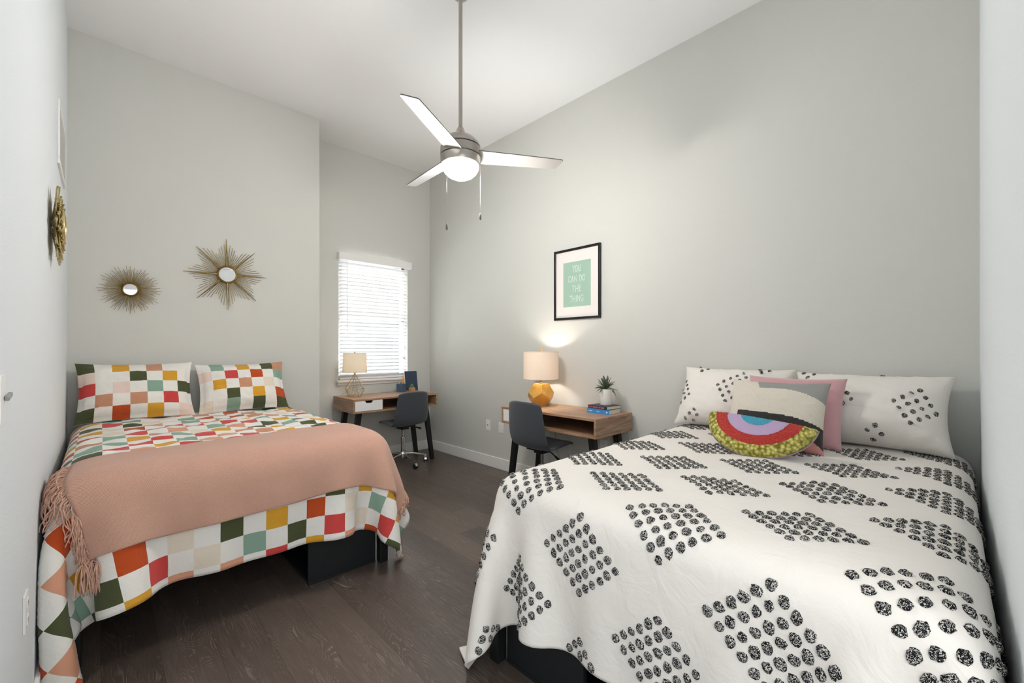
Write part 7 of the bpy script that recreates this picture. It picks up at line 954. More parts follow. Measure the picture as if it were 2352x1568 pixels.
-3,6,-1,0,-1,0,0,0,0,1,0,-1,0,1,-1,0,1,0,0,2,-1,0,-1,-1,2,-1,0,0,0,0,0,0,-3,5,-1,0,-1,-3,5,-1,0,-1,-1,-1,1,2,-3,5,-4,1,0,-1,2,-3,2,1,-1,-2,0,2,-2,2,1,0,-3,2,0,0,0,0,0,0,-1,0,1,0,0,1,0,-1,0,1,-2,0,0,0,1,-1,1,0,1,-1,1,1,0,
3,-9,3,0,3,-1,0,-1,0,1,1,1,-1,1,-3,1,0,0,0,1,-2,0,2,-1,-1,1,0,0,-1,1,0,1,0,-1,0,0,-1,0,0,0,1,0,0,0,0,-1,0,0,0,0,-2,0,0,0,0,0,0,1,-1,2,0,-1,-1,1,4,-2,-1,-3,7,-5,4,-2,0,0,0,-2,2,-2,-1,2,0,1,-4,5,0,-2,-1,4,0,-2,-1,0,0,0,-1,
2,-1,0,-1,0,-1,0,0,1,0,-1,0,-1,1,0,0,0,0,-3,1,0,0,0,0,0,-1,1,0,1,1,3,-4,2,0,2,-2,-2,1,-3,0,6,-4,-1,0,2,3,1,-4,-1,-1,4,-6,4,0,0,-2,0,1,0,1,1,-2,1,-3,3,-1,0,-1,0,0,0,-2,0,0,1,0,0,0,0,0,0,-4,-1,0,1,0,0,0,1,0,1,2,0,-2,2,1,
-2,-1,3,-5,4,3,-1,-4,4,0,2,-6,1,-3,4,2,-1,-1,2,-1,-2,4,0,-2,-1,2,0,-2,1,2,1,-5,1,-2,-1,-1,0,-1,1,0,0,0,0,0,0,1,0,0,-4,1,-1,-1,-1,0,1,0,1,2,0,2,-1,1,0,0,2,-3,1,2,-5,2,1,-3,1,0,2,2,-1,-2,2,-1,1,0,-3,2,-2,-2,0,6,-1,-2,2,-2,
-1,1,0,-1,-2,-1,0,-1,0,0,0,0,0,2,0,1,-1,1,0,-3,-5,0,0,1,0,0,-1,1,2,4,0,0,1,-1,1,-4,0,5,-1,-1,2,-6,4,3,-3,0,-4,9,-2,-7,3,1,-1,4,-3,0,1,4,-4,-3,3,-2,1,1,-1,1,-2,-4,-3,1,1,0,0,0,1,0,0,1,-1,1,0,0,-9,2,-1,-1,-1,0,-1,0,0,2,3,
3,-2,-3,1,0,2,2,-3,-2,3,-2,4,-2,-3,2,1,1,-6,2,3,0,-2,1,-2,2,0,0,-2,0,2,0,0,1,-3,0,6,-6,-4,-2,3,2,1,-1,0,0,0,0,0,1,1,0,1,-13,0,0,1,-1,-2,-1,0,-3,-4,-1,4,3,4,0,1,0,1,0,0,0,0,0,0,0,0,0,0,0,1,0,-1,0,0,0,0,0,0,0,0,-1,0,0,-1,
-1,-3,-6,-4,-1,5,1,2,5,3,1,0,0,0,0,1,-1,1,0,-13,0,0,-1,-1,0,-1,-3,-2,-6,-7,-1,4,2,2,1,1,0,0,0,1,0,0,0,0,0,0,0,0,-1,0,1,0,0,0,0,0,0,0,-1,1,-1,-2,-1,-1,-4,-3,0,5,2,1,2,2,4,4,3,2,0,0,-1,1,0,0,-13,0,-1,-1,0,-2,-4,1,-4,-7,-5,
-1,1,1,1,0,1,-1,1,0,-1,1,0,0,0,0,0,0,0,0,0,0,0,0,0,0,0,0,0,0,-1,0,0,-1,-1,0,-1,4,4,2,1,0,0,2,2,3,3,2,2,1,0,0,0,-14,-1,0,-2,-4,-4,2,-3,-6,-5,0,0,0,1,0,-1,0,1,-1,1,0,-1,0,0,0,0,0,0,0,1,0,0,0,0,0,0,0,0,-1,1,0,-1,0,0,-1,-1,
2,3,3,3,0,1,0,-1,2,1,3,3,3,3,1,1,0,-15,-1,-4,-4,-3,2,-1,-6,-5,1,-1,-1,1,1,0,0,-1,0,1,-1,0,0,0,1,0,0,0,0,0,-1,0,0,0,0,0,0,0,0,1,-1,0,1,0,-2,0,0,0,1,4,2,3,0,0,0,0,1,0,2,3,2,4,3,1,-18,-4,-4,-1,2,0,-4,-5,0,-1,-1,0,1,-1,0,-1,
0,0,0,1,0,0,0,-1,0,0,0,0,0,0,1,0,0,0,0,0,0,0,-1,1,0,0,0,0,-1,0,0,1,2,5,1,1,0,1,-1,0,1,0,0,2,3,3,4,-23,-3,0,1,1,-3,-5,-1,0,-1,-1,0,-1,1,0,0,-1,0,0,0,0,0,0,0,0,0,0,0,0,0,0,0,0,0,0,0,0,0,0,0,0,1,-1,0,0,0,1,-1,2,4,4,1,0,0,0,
0,-1,1,0,0,0,2,3,-26,0,1,0,-2,-3,-3,0,-1,-1,1,-1,0,-1,0,0,0,0,0,0,0,0,0,0,0,0,0,0,0,0,0,0,0,0,0,0,0,0,0,0,1,-1,0,0,0,0,0,1,0,3,3,2,2,0,0,0,0,-1,1,0,-1,0,1,-27,1,0,0,-3,-4,0,-1,0,0,-1,0,0,-1,0,0,0,0,0,-1,1,0,0,0,0,0,0,0,
0,0,-1,0,0,0,0,1,-1,0,1,-1,1,0,0,0,0,0,0,0,0,1,4,3,1,1,0,0,0,0,0,1,1,-1,0,-26,0,0,-2,-3,-1,-1,0,0,0,-1,0,-2,0,0,0,0,1,-1,1,-1,0,0,0,0,0,0,0,0,0,0,0,0,0,0,0,1,-1,0,1,-1,0,0,0,0,2,0,-1,1,0,2,3,3,0,1,0,0,0,-1,0,1,2,1,-25,0,
-2,-3,-1,-1,1,-1,-1,-1,0,-1,1,-1,-1,1,0,-1,1,-1,0,0,0,0,0,1,0,-1,1,0,0,0,0,0,0,-1,0,1,0,-1,1,0,0,0,0,0,0,1,0,0,1,4,2,2,0,0,1,0,0,-2,0,-1,2,-25,-1,-3,-2,-1,1,-1,0,-1,-1,0,0,-1,0,0,-1,1,0,0,0,0,0,0,0,0,-1,0,1,-1,0,0,0,0,0,
0,0,1,0,-1,1,-1,1,0,0,0,0,0,1,0,0,1,1,4,2,2,0,-1,1,0,1,-2,0,-1,-26,-3,-2,0,0,0,-1,-1,-1,0,0,0,0,-1,0,0,-1,0,0,0,0,0,0,0,0,0,0,0,0,1,0,0,0,0,0,0,-1,0,1,0,0,0,0,0,0,0,1,0,0,1,0,1,2,3,2,0,1,0,0,0,1,4,16,-28,-2,0,-1,0,0,0,
-1,-1,0,-1,0,-1,1,-1,0,0,0,0,0,0,0,0,0,0,0,0,0,0,-1,0,0,1,0,0,0,0,0,0,0,0,0,0,0,0,0,0,0,2,0,0,0,2,3,2,2,0,0,0,0,5,13,6,-30,-1,1,1,-1,-1,-1,-1,0,-1,1,0,0,-2,0,0,0,0,0,0,0,0,0,0,0,0,0,0,0,0,0,0,0,0,0,0,0,0,0,0,1,-1,0,1,0,
0,0,1,-1,1,0,0,1,3,3,3,0,0,0,4,12,7,0,-30,1,-1,0,0,-1,-1,0,-1,0,-1,0,0,0,0,0,0,0,-1,1,-1,0,0,0,0,0,0,0,0,0,1,0,-1,0,0,0,1,-1,0,0,0,1,0,-1,1,0,1,-1,1,0,0,1,-1,1,4,3,2,0,1,14,8,0,0
]
def decode(s, nj, ni):
    c = np.array(s, dtype=float).reshape(3, nj, ni).transpose(1, 2, 0)
    return np.cumsum(np.cumsum(c, 1), 0)*.001
def smooth(P, n):
    for _ in range(n):
        Q = P.copy()
        Q[1:-1] += (P[:-2]+P[2:]-2*P[1:-1])*.2; Q[:, 1:-1] += (P[:, :-2]+P[:, 2:]-2*P[:, 1:-1])*.2
        P = Q
    return P
def cubic(P, axis, t):
    n = P.shape[axis]; i = np.clip(np.floor(t).astype(int), 0, n-2); f = t-i
    g = lambda k: np.take(P, np.clip(i+k, 0, n-1), axis=axis)
    sh = [1]*P.ndim; sh[axis] = len(t); f = f.reshape(sh)
    a, b, c, d = g(-1), g(0), g(1), g(2)
    return .5*((2*b)+(c-a)*f+(2*a-5*b+4*c-d)*f**2+(3*b-a-3*c+d)*f**3)
class Sheet:
    def __init__(s, P, u0, u1, v0, v1, T):
        s.P = P; s.u0, s.u1, s.v0, s.v1 = u0, u1, v0, v1; s.nj, s.ni = P.shape[:2]; s.T = T
    def grid(s, us, vs, off=0):
        tu = (np.asarray(us)-s.u0)/(s.u1-s.u0)*(s.ni-1); tv = (np.asarray(vs)-s.v0)/(s.v1-s.v0)*(s.nj-1)
        G = cubic(cubic(s.P, 1, tu), 0, tv)
        e = .15
        dU = cubic(cubic(s.P, 1, np.clip(tu+e, 0, s.ni-1)), 0, tv)-cubic(cubic(s.P, 1, np.clip(tu-e, 0, s.ni-1)), 0, tv)
        dV = cubic(cubic(s.P, 1, tu), 0, np.clip(tv+e, 0, s.nj-1))-cubic(cubic(s.P, 1, tu), 0, np.clip(tv-e, 0, s.nj-1))
        Nn = np.cross(dU, dV); Nn /= np.maximum(np.linalg.norm(Nn, axis=2, keepdims=True), 1e-9)
        return G, Nn
def toW(T, G):
    a = G.copy()
    if T is T1: a[..., 0] = G[..., 0]-.12; a[..., 1] = 4.31-G[..., 1]
    else: a[..., 0] = 3.08-G[..., 1]; a[..., 1] = G[..., 0]-.04
    return a
def layered(name, A, Bk, mats, mi, uv=None):
    nj, ni = A.shape[:2]; n = nj*ni
    V = np.concatenate([A.reshape(-1, 3), Bk.reshape(-1, 3)]).tolist(); F = []; MI = []
    for j in range(nj-1):
        for i in range(ni-1):
            a = j*ni+i; q = (a, a+1, a+ni+1, a+ni); m = mi(j, i)
            F.append(q); MI.append(m); F.append(tuple(x+n for x in q[::-1])); MI.append(m)
    for j in range(nj-1):
        for i in (0, ni-1):
            a = j*ni+i; q = (a, a+ni, a+ni+n, a+n); F.append(q if i == 0 else q[::-1]); MI.append(mi(j, min(i, ni-2)))
    for i in range(ni-1):
        for j in (0, nj-1):
            a = j*ni+i; q = (a, a+1, a+1+n, a+n); F.append(q[::-1] if j == 0 else q); MI.append(mi(min(j, nj-2), i))
    return V, F, MI
def finish(name, V, F, MI, mats, root=None, parent=None):
    me = bpy.data.meshes.new(name)
    if root is not None: V = [(a-root[0], b-root[1], c-root[2]) for a, b, c in V]
    me.from_pydata(V, [], F)
    for m in mats: me.materials.append(m)
    me.polygons.foreach_set('material_index', MI); me.polygons.foreach_set('use_smooth', [True]*len(F))
    bm = bmesh.new(); bm.from_mesh(me); bmesh.ops.recalc_face_normals(bm, faces=bm.faces); bm.to_mesh(me); bm.free()
    o = bpy.data.objects.new(name, me); COL.objects.link(o)
    if root is not None: o.location = root
    if parent: o.parent = parent
    return o
def cloth(name, col, var=0, rough=.9, wr=.35, weave=.08, sheen=.15):
    m = bpy.data.materials.new(name); m.use_nodes = True; nt = m.node_tree; N = nt.nodes; L = nt.links; b = N['Principled BSDF']
    b.inputs['Base Color'].default_value = (*lin(col), 1); b.inputs['Roughness'].default_value = rough; b.inputs['Sheen Weight'].default_value = sheen; b.inputs['Specular IOR Level'].default_value = .2
    tc = N.new('ShaderNodeTexCoord')
    n = N.new('ShaderNodeTexNoise'); n.inputs['Scale'].default_value = 9; n.inputs['Detail'].default_value = 5; n.inputs['Roughness'].default_value = .55; n.inputs['Distortion'].default_value = 1.2; L.new(tc.outputs['Object'], n.inputs['Vector'])
    n2 = N.new('ShaderNodeTexNoise'); n2.inputs['Scale'].default_value = 500; L.new(tc.outputs['Object'], n2.inputs['Vector'])
    b1 = N.new('ShaderNodeBump'); b1.inputs['Strength'].default_value = wr; b1.inputs['Distance'].default_value = .02; L.new(n.outputs['Fac'], b1.inputs['Height'])
    b2 = N.new('ShaderNodeBump'); b2.inputs['Strength'].default_value = weave; b2.inputs['Distance'].default_value = .002; L.new(n2.outputs['Fac'], b2.inputs['Height']); L.new(b1.outputs['Normal'], b2.inputs['Normal'])
    L.new(b2.outputs['Normal'], b.inputs['Normal'])
    return m
PAL = dict(w=(236, 233, 226), y=(216, 160, 50), r=(190, 78, 34), R=(204, 72, 68), g=(78, 84, 54), t=(138, 168, 150), p=(216, 158, 128), n=(200, 146, 116), c=(230, 218, 200), b=(234, 212, 200))
PK = list(PAL); M_ck = [cloth('checked_cotton_'+{'w': 'white', 'y': 'mustard', 'r': 'rust', 'R': 'red', 'g': 'olive', 't': 'sage', 'p': 'peach', 'n': 'tan', 'c': 'cream', 'b': 'blush'}[k], PAL[k], wr=.3) for k in PK]
front = {(0, 1): 'y', (0, 3): 'p', (0, 5): 'p', (0, 7): 'R', (0, 9): 'y', (0, 11): 'p', (1, 0): 'g', (1, 2): 'R', (1, 4): 'c', (1, 6): 't', (1, 8): 'g', (1, 10): 'R', (1, 12): 'c', (1, 14): 'R', (2, 1): 'r', (2, 3): 'c', (2, 5): 'g', (2, 7): 'y', (2, 9): 'r', (2, 11): 'c', (2, 13): 't', (3, 0): 'w', (3, 2): 'g', (3, 4): 'y', (3, 6): 'n', (3, 8): 'c', (3, 10): 'g', (3, 12): 'y', (3, 14): 'y', (2, -1): 'y', (1, -2): 't', (3, -2): 'p', (0, -1): 'g', (4, -1): 'r', (2, -3): 'g', (4, 1): 'r', (4, 13): 'g', (1, 16): 'R', (2, 15): 'y', (0, 15): 'g'}
rc = random.Random(21); ckc = {}
def ck(r, c):
    if (r+c) % 2 == 0: return 'w'
    if (r, c) in front: return front[(r, c)]
    if (r, c) not in ckc: ckc[(r, c)] = rc.choice('yyrrRRgggtttppnnccb')
    return ckc[(r, c)]
U0A, U1A, V0A, V1A = -.45, 1.78, .10, 2.38
S1 = Sheet(smooth(decode(SHEET_A, 67, 65), 1), U0A, U1A, V0A, V1A, T1)
SUB = 6; st = .098/SUB
i0 = -int((.027-U0A-.005)/st); us = .027+st*np.arange(i0, int((1.775-.027)/st)+1)
vs = (V1A-.003-st*np.arange(0, int(2.26/st)))[::-1]
G, Nn = S1.grid(us, vs)
# rumple the part between pillows and throw, puff the drop
for j, v in enumerate(vs):
    for i, u in enumerate(us):
        inner = min(1, max(0, (1.62-v)/.15))
        if 0 < u < W_ and inner > 0:
            G[j, i, 2] += inner*(.018*noise.noise((u*5.5+3, v*11, .3))+.010*noise.noise((u*13, v*22, 4.1)))*min(1, (min(u, W_-u))/.06)
        if v > 1.95 or u > 1.5:
            G[j, i] += Nn[j, i]*(.010*noise.noise((u*4, v*4, 7.7)) + .006*noise.noise((u*11+v*3, v*9, 2.2)))
nvr = len(vs)-1
def mi1(j, i):
    r = (nvr-1-j+4)//SUB; c = (i+i0)//SUB
    return PK.index(ck(r, c))
sgn = 1 if Nn[40, 80, 2] > 0 else -1
puff = np.full((len(vs), len(us), 1), .011)
A = toW(T1, G+Nn*sgn*puff); Bk = toW(T1, G-Nn*sgn*.006)
for q in (A, Bk): q[..., 0] = np.maximum(q[..., 0], XL+.003)
root1 = tuple(T1(W_/2, L_/2, .76))
d1 = finish('duvet', *layered('duvet', A, Bk, M_ck, mi1), M_ck, root1)
tag(d1, 'multicoloured checked duvet draped over the left bed', 'duvet')

M_d2 = cloth('cream_cotton', (233, 228, 220), wr=.3, weave=.05)
M_tuft = bpy.data.materials.new('black_tufted_loops'); M_tuft.use_nodes = True
nt = M_tuft.node_tree; N = nt.nodes; b = N['Principled BSDF']; b.inputs['Roughness'].default_value = .95; b.inputs['Specular IOR Level'].default_value = .1
tc = N.new('ShaderNodeTexCoord'); n = N.new('ShaderNodeTexNoise'); n.inputs['Scale'].default_value = 170; n.inputs['Detail'].default_value = 1; n.inputs['Distortion'].default_value = 2.5
r = N.new('ShaderNodeValToRGB'); r.color_ramp.elements[0].position = .535; r.color_ramp.elements[0].color = (.012, .012, .014, 1); r.color_ramp.elements[1].position = .575; r.color_ramp.elements[1].color = (.62, .6, .56, 1)
bp = N.new('ShaderNodeBump'); bp.inputs['Strength'].default_value = .6; bp.inputs['Distance'].default_value = .003
nt.links.new(tc.outputs['Object'], n.inputs['Vector']); nt.links.new(n.outputs['Fac'], r.inputs['Fac']); nt.links.new(r.outputs['Color'], b.inputs['Base Color']); nt.links.new(n.outputs['Fac'], bp.inputs['Height']); nt.links.new(bp.outputs['Normal'], b.inputs['Normal'])
def tuft(V, F, MI, p, nrm, tu, tv, r, h, k, rr):
    base = len(V); nn = 11; ph0 = rr.random()*6
    ex = .93+rr.uniform(-.08, .08)
    V.append(tuple(p+nrm*h))
    for ri, (q, z) in enumerate(((.45, .95), (.85, .55), (1, -.1))):
        for s in range(nn):
            a = 2*PI*s/nn+ph0; rad = r*q*(1+rr.uniform(-.13, .13)*(.5+ri*.4)); zz = h*z*(1+rr.uniform(-.25, .25))
            V.append(tuple(p + tu*math.cos(a)*rad*ex + tv*math.sin(a)*rad/ex + nrm*zz))
    for s in range(nn): F.append((base, base+1+s, base+1+(s+1) % nn)); MI.append(1)
    for ri in range(2):
        o = base+1+ri*nn
        for s in range(nn): F.append((o+s, o+nn+s, o+nn+(s+1) % nn, o+(s+1) % nn)); MI.append(1)
S2 = Sheet(smooth(decode(SHEET_B, 67, 63), 1), -.30, 1.84, .10, 2.39, T2)
us = np.linspace(-.30, 1.84, 178); vs = np.linspace(.10, 2.39, 186)
G, Nn = S2.grid(us, vs)
def crease(u, v):
    inner = min(1, max(0, (min(u, W_-u))/.1))*min(1, max(0, (1.8-v)/.2))
    a = noise.noise((u*3+9, v*2.2, 1.7)); d_ = (1-abs(a)*6); c_ = max(0, d_)**2
    return inner*(.007*noise.noise((u*6, v*5, 8.8)) + .010*c_*max(0, noise.noise((u*2, v*2, 3)) + .2))
for j, v in enumerate(vs):
    for i, u in enumerate(us):
        G[j, i, 2] += crease(u, v)
        if v > 1.95 or u > 1.45: G[j, i] += Nn[j, i]*.004*noise.noise((u*7, v*5, 2.2))
sgn = 1 if Nn[40, 80, 2] > 0 else -1
A = toW(T2, G+Nn*sgn*.007); Bk = toW(T2, G-Nn*sgn*.004)
for q in (A, Bk): q[..., 1] = np.maximum(q[..., 1], YN+.003)
V, F, MI = layered('duvet', A, Bk, None, lambda j, i: 0)
NW = toW(T2, Nn*sgn); z0 = toW(T2, np.zeros_like(Nn)); NW = NW - z0
rr = random.Random(11)
du_ = us[1]-us[0]; dv_ = vs[1]-vs[0]; cnt = 0
for m in range(-3, 7):
    for k in range(-5, 3):
        uc = .345+.285*m; vc = 1.64+.40*k+(.2 if m % 2 else 0)
        for a in range(6):
            for c in range(6):
                s = (a-2.5)/5; t_ = (c-2.5)/5
                u = uc+(s-t_)*.142+rr.uniform(-.0015, .0015); v = vc+(s+t_)*.118+rr.uniform(-.0015, .0015)
                if not (-.28 < u < 1.83 and .16 < v < 2.38): continue
                x = (u-us[0])/du_; y = (v-vs[0])/dv_; i = min(int(x), len(us)-2); j = min(int(y), len(vs)-2); fx = x-i; fy = y-j
                p = Vector(A[j, i]*(1-fx)*(1-fy)+A[j, i+1]*fx*(1-fy)+A[j+1, i]*(1-fx)*fy+A[j+1, i+1]*fx*fy)
                nrm = Vector(NW[j, i]).normalized(); tu = Vector(A[j, i+1]-A[j, i]).normalized(); tv = nrm.cross(tu)
                tuft(V, F, MI, p, nrm, tu, tv, .0142*rr.uniform(.9, 1.1), .007, 0, rr); cnt += 1
root2 = tuple(T2(W_/2, L_/2, .76))
d2 = finish('duvet', V, F, MI, [M_d2, M_tuft], root2)
tag(d2, 'cream duvet with diamonds of black tufted dots on the near bed', 'duvet')

# ------------------------------------------------------------------ peach throw
M_throw = bpy.data.materials.new('peach_woven_throw'); M_throw.use_nodes = True
nt = M_throw.node_tree; N = nt.nodes; L = nt.links; b = N['Principled BSDF']; b.inputs['Roughness'].default_value = .95; b.inputs['Sheen Weight'].default_value = .25; b.inputs['Specular IOR Level'].default_value = .1
uvn = N.new('ShaderNodeUVMap'); sx = N.new('ShaderNodeSeparateXYZ'); L.new(uvn.outputs[0], sx.inputs[0])
def mth(op, a, bb=None):
    n = N.new('ShaderNodeMath'); n.operation = op
    for i, v in enumerate((a, bb)):
        if v is None: continue
        if isinstance(v, (int, float)): n.inputs[i].default_value = v
        else: L.new(v, n.inputs[i])
    return n.outputs[0]
n0 = N.new('ShaderNodeTexNoise'); n0.inputs['Scale'].default_value = 60; L.new(uvn.outputs[0], n0.inputs['Vector'])
jit = mth('MULTIPLY', n0.outputs['Fac'], 1.6)
wx = mth('SINE', mth('ADD', mth('MULTIPLY', sx.outputs[0], 1250), jit)); wy = mth('SINE', mth('ADD', mth('MULTIPLY', sx.outputs[1], 1250), jit))
wv = mth('MULTIPLY', wx, wy)
n1 = N.new('ShaderNodeTexNoise'); n1.inputs['Scale'].default_value = 420; L.new(uvn.outputs[0], n1.inputs['Vector'])
hgt = mth('ADD', mth('MULTIPLY', wv, .42), mth('MULTIPLY', n1.outputs['Fac'], .8))
r = N.new('ShaderNodeValToRGB'); e = r.color_ramp.elements; e[0].position = .0; e[0].color = (*lin((150, 106, 86)), 1); e[1].position = .55; e[1].color = (*lin((224, 180, 160)), 1); L.new(hgt, r.inputs['Fac']); L.new(r.outputs['Color'], b.inputs['Base Color'])
bp = N.new('ShaderNodeBump'); bp.inputs['Strength'].default_value = .5; bp.inputs['Distance'].default_value = .003; L.new(hgt, bp.inputs['Height']); L.new(bp.outputs['Normal'], b.inputs['Normal'])
Sth = Sheet(smooth(S1.P, 2), U0A, U1A, V0A, V1A, T1)
us = np.linspace(.04, 1.665, 150); vt = np.linspace(0, 1, 72)
G = np.zeros((72, 150, 3)); Nn = np.zeros_like(G)
for i, u in enumerate(us):
    f = (u-.04)/1.625
    va = 1.60-.09*f+.012*math.sin(f*7)+(.03*(1-f)**6); vb = 2.125+.02*math.sin(f*5+1)+.02*(1-abs(2*f-1))
    g, nn = Sth.grid([u], va+(vb-va)*vt); G[:, i] = g[:, 0]; Nn[:, i] = nn[:, 0]
sgn = 1 if Nn[5, 60, 2] > 0 else -1
base = .033+np.array([[.004*noise.noise((u*6, t*4, 1.1))+.004*max(0, noise.noise((u*9, t*2, 5))) for u in us] for t in vt])[..., None]
A = toW(T1, G+Nn*sgn*base); Bk = toW(T1, G+Nn*sgn*(base-.012))
A[..., 0] = np.maximum(A[..., 0], XL+.012); Bk[..., 0] = np.maximum(Bk[..., 0], XL+.008)
V, F, MI = layered('throw', A, Bk, None, lambda j, i: 0)
throw = finish('throw_blanket', V, F, MI, [M_throw], root1)
tag(throw, 'peach woven fringed throw across the foot of the left bed', 'throw blanket')
uvl = throw.data.uv_layers.new(name='UVMap'); nvv = 72*150
uvf = np.zeros((len(throw.data.loops), 2)); vi = np.zeros(len(throw.data.loops), dtype=int); throw.data.loops.foreach_get('vertex_index', vi)
k = vi % nvv; uvf[:, 0] = us[k % 150]; uvf[:, 1] = (k//150)/71*.6; uvl.data.foreach_set('uv', uvf.ravel())
M_yarn = mat('peach_yarn', (210, 166, 144), .95, sheen=.2, var=.15, vscale=60)
def surf(u, v, off):
    g, nn = Sth.grid([min(max(u, U0A+.01), U1A-.01)], [min(max(v, V0A), V1A-.01)])
    q = toW(T1, g+nn*SG*off)[0, 0]; q[0] = max(q[0], XL+.004); return Vector(q)
SG = sgn
def fringe(side):
    bm = B(); rr = random.Random(4+side); rt = Vector(root1)
    for s in range(64):
        t = s/63; f = 0 if side == 0 else 1
        va = 1.60-.09*f+.012*math.sin(f*7)+(.03*(1-f)**6); vb = 2.125+.02*math.sin(f*5+1)+.02*(1-abs(2*f-1))
        u0 = .043 if side == 0 else 1.662; v0 = va+(vb-va)*t
        for q in range(3):
            Ln = rr.uniform(.085, .13)*(1 if side == 0 else .55); pts = []
            g = .15+1.9*max(0, (v0-1.8)/.3); ang = math.atan2(g+rr.uniform(-.35, .45), 1); u, v = u0, v0; ph = rr.random()*6
            for k in range(11):
                off = .030+.006*math.sin(k*.9+ph)+q*.004; off = off if k > 1 else .028
                pts.append(surf(u, v, off)-rt)
                ang += rr.uniform(-.30, .32)+.02; ang = min(max(ang, -.3), 1.9)
                u += (-1 if side == 0 else 1)*math.cos(ang)*Ln/10; v += math.sin(ang)*Ln/10
            tube(bm, pts, [.0030]+[.0021]*9+[.0014], 5)
    return mesh_obj('fringe', bm, M_yarn, throw, True)
fringe(0)
fringe(1)
bm = B(); rr = random.Random(9); rt = Vector(root1); p0 = Vector((A[71, 0]+Bk[71, 0])/2)
for q in range(40):
    cur = p0 + Vector((rr.uniform(-.02, .045), -.004, rr.uniform(-.01, .01))); dr = Vector((rr.uniform(-.5, .8), rr.uniform(-.7, -.2), rr.uniform(-.1, .5))).normalized(); pts = [cur.copy()-rt]
    for k in range(10):
        dr = (dr*.7 + Vector((0, 0, -.42)) + Vector((rr.uniform(-.15, .15), rr.uniform(-.1, .1), 0))).normalized(); cur = cur + dr*.013; cur.x = max(cur.x, XL+.008); pts.append(cur.copy()-rt)
    tube(bm, pts, .0022, 5)
mesh_obj('corner_tassel', bm, M_yarn, throw, True)

# ------------------------------------------------------------------ pillows and cushions
def pillow_pt(a, b_, w, h, t, fl, side, seed, wr, sag=.18, ear=.05):
    ae = min(1, abs(a)/(1-fl/w*2)); be = min(1, abs(b_)/(1-fl/h*2))
    th = t/2*max(0, 1-ae**2.6)**.55*max(0, 1-be**2.6)**.55*(1-sag*b_)
    x = w/2*a*(1-ear*(1-b_*b_)*abs(a)); z = h/2*b_*(1-ear*1.1*(1-a*a)*abs(b_))
    nz = noise.noise((a*2.2+seed, b_*1.8, side*3.1))*.5+noise.noise((a*5+seed, b_*6, side*1.3))*.25
    fold = max(0, 1-abs(noise.noise((a*1.6+seed*2, b_*3.0+a*2, 9)))*7)**2
    y = -side*(.0025+th) + side*wr*(nz*.012 - fold*.006)*min(1, th/.02) + (1 if fl else 0)*.006*noise.noise((a*3, b_*3, seed))*(ae >= 1 or be >= 1)
    corner = (abs(a)*abs(b_))**5
    return Vector((x, y + .012*corner*noise.noise((seed, a*2, b_*2)), z))
def pillow(name, label, cat, loc, rz, lean, w, h, t, mats, mi, nx=42, nz=30, fl=.0, seed=0, wr=1, roll=0, group=None, tufts=(), ear=.05, sag=.18, twist=None):
    V = []; F = []; MI = []
    n = (nx+1)*(nz+1)
    for side in (1, -1):
        for j in range(nz+1):
            for i in range(nx+1):
                p = pillow_pt(2*i/nx-1, 2*j/nz-1, w, h, t, fl, side, seed, wr, sag, ear)
                V.append(p)
    for j in range(nz):
        for i in range(nx):
            a = j*(nx+1)+i; q = (a, a+1, a+nx+2, a+nx+1); m = mi((i+.5)/nx*2-1, (j+.5)/nz*2-1)
            F.append(q); MI.append(m); F.append(tuple(x+n for x in q[::-1])); MI.append(m if mats is M_ck else (mats.index(mats[-1]) if len(mats) > 2 else 0))
    rim = [j*(nx+1) for j in range(nz+1)] + [nz*(nx+1)+i for i in range(1, nx+1)] + [j*(nx+1)+nx for j in range(nz-1, -1, -1)] + [i for i in range(nx-1, 0, -1)]
    for a, c in zip(rim, rim[1:]+rim[:1]): F.append((a, c, c+n, a+n)); MI.append(0 if len(mats) < 3 or mats is M_ck else len(mats)-1)
    rr = random.Random(seed)
    for (xc, zc, na, nb, sa, sb) in tufts:
        for i in range(na):
            for j in range(nb):
                x = xc+(i-(na-1)/2)*sa[0]+(j-(nb-1)/2)*sb[0]; z = zc+(i-(na-1)/2)*sa[1]+(j-(nb-1)/2)*sb[1]
                a = x/(w/2); b_ = z/(h/2)
                if abs(a) > .97 or abs(b_) > .97: continue
                p = pillow_pt(a, b_, w, h, t, fl, 1, seed, wr, sag, ear); pa = pillow_pt(a+.01, b_, w, h, t, fl, 1, seed, wr, sag, ear); pb = pillow_pt(a, b_+.01, w, h, t, fl, 1, seed, wr, sag, ear)
                tu = (pa-p).normalized(); nrm = tu.cross(pb-p).normalized(); tv = nrm.cross(tu)
                tuft(V, F, MI, p, nrm, tu, tv, .0118*rr.uniform(.9, 1.1), .006, 0, rr)
    Mx = Matrix.Rotation(rz, 4, 'Z') @ Matrix.Rotation(-lean, 4, 'X') @ Matrix.Rotation(roll, 4, 'Y')
    V = [Mx @ (Vector(p)+Vector((0, 0, h/2))) for p in V]
    o = finish(name, [tuple(p) for p in V], F, MI, mats, None); o.location = loc
    return tag(o, label, cat, group)
tabL = ['gwywnwww', 'bwwgwyw', 'Rwbwtwg', 'wnwnwRw', 'gwrwywb']; tabR = ['wtwywgn', 'bwRwrwt', 'wywnwcw', 'wwgwywr', 'cwtwgwg']
def tabmi(tab):
    def f(a, b_):
        r = min(4, int((1-b_)/2*5)); c = min(6, int((a+1)/2*7)); return PK.index(tab[r][c])
    return f
ZP = .778
pillow('pillow', 'checked pillow on the left bed, nearer the left wall', 'pillow', (.195, 4.055, ZP), 0, math.radians(24), .655, .445, .19, M_ck, tabmi(tabL), 42, 30, .018, 1, wr=1.5, ear=.07, group='checked pillows on the left bed')
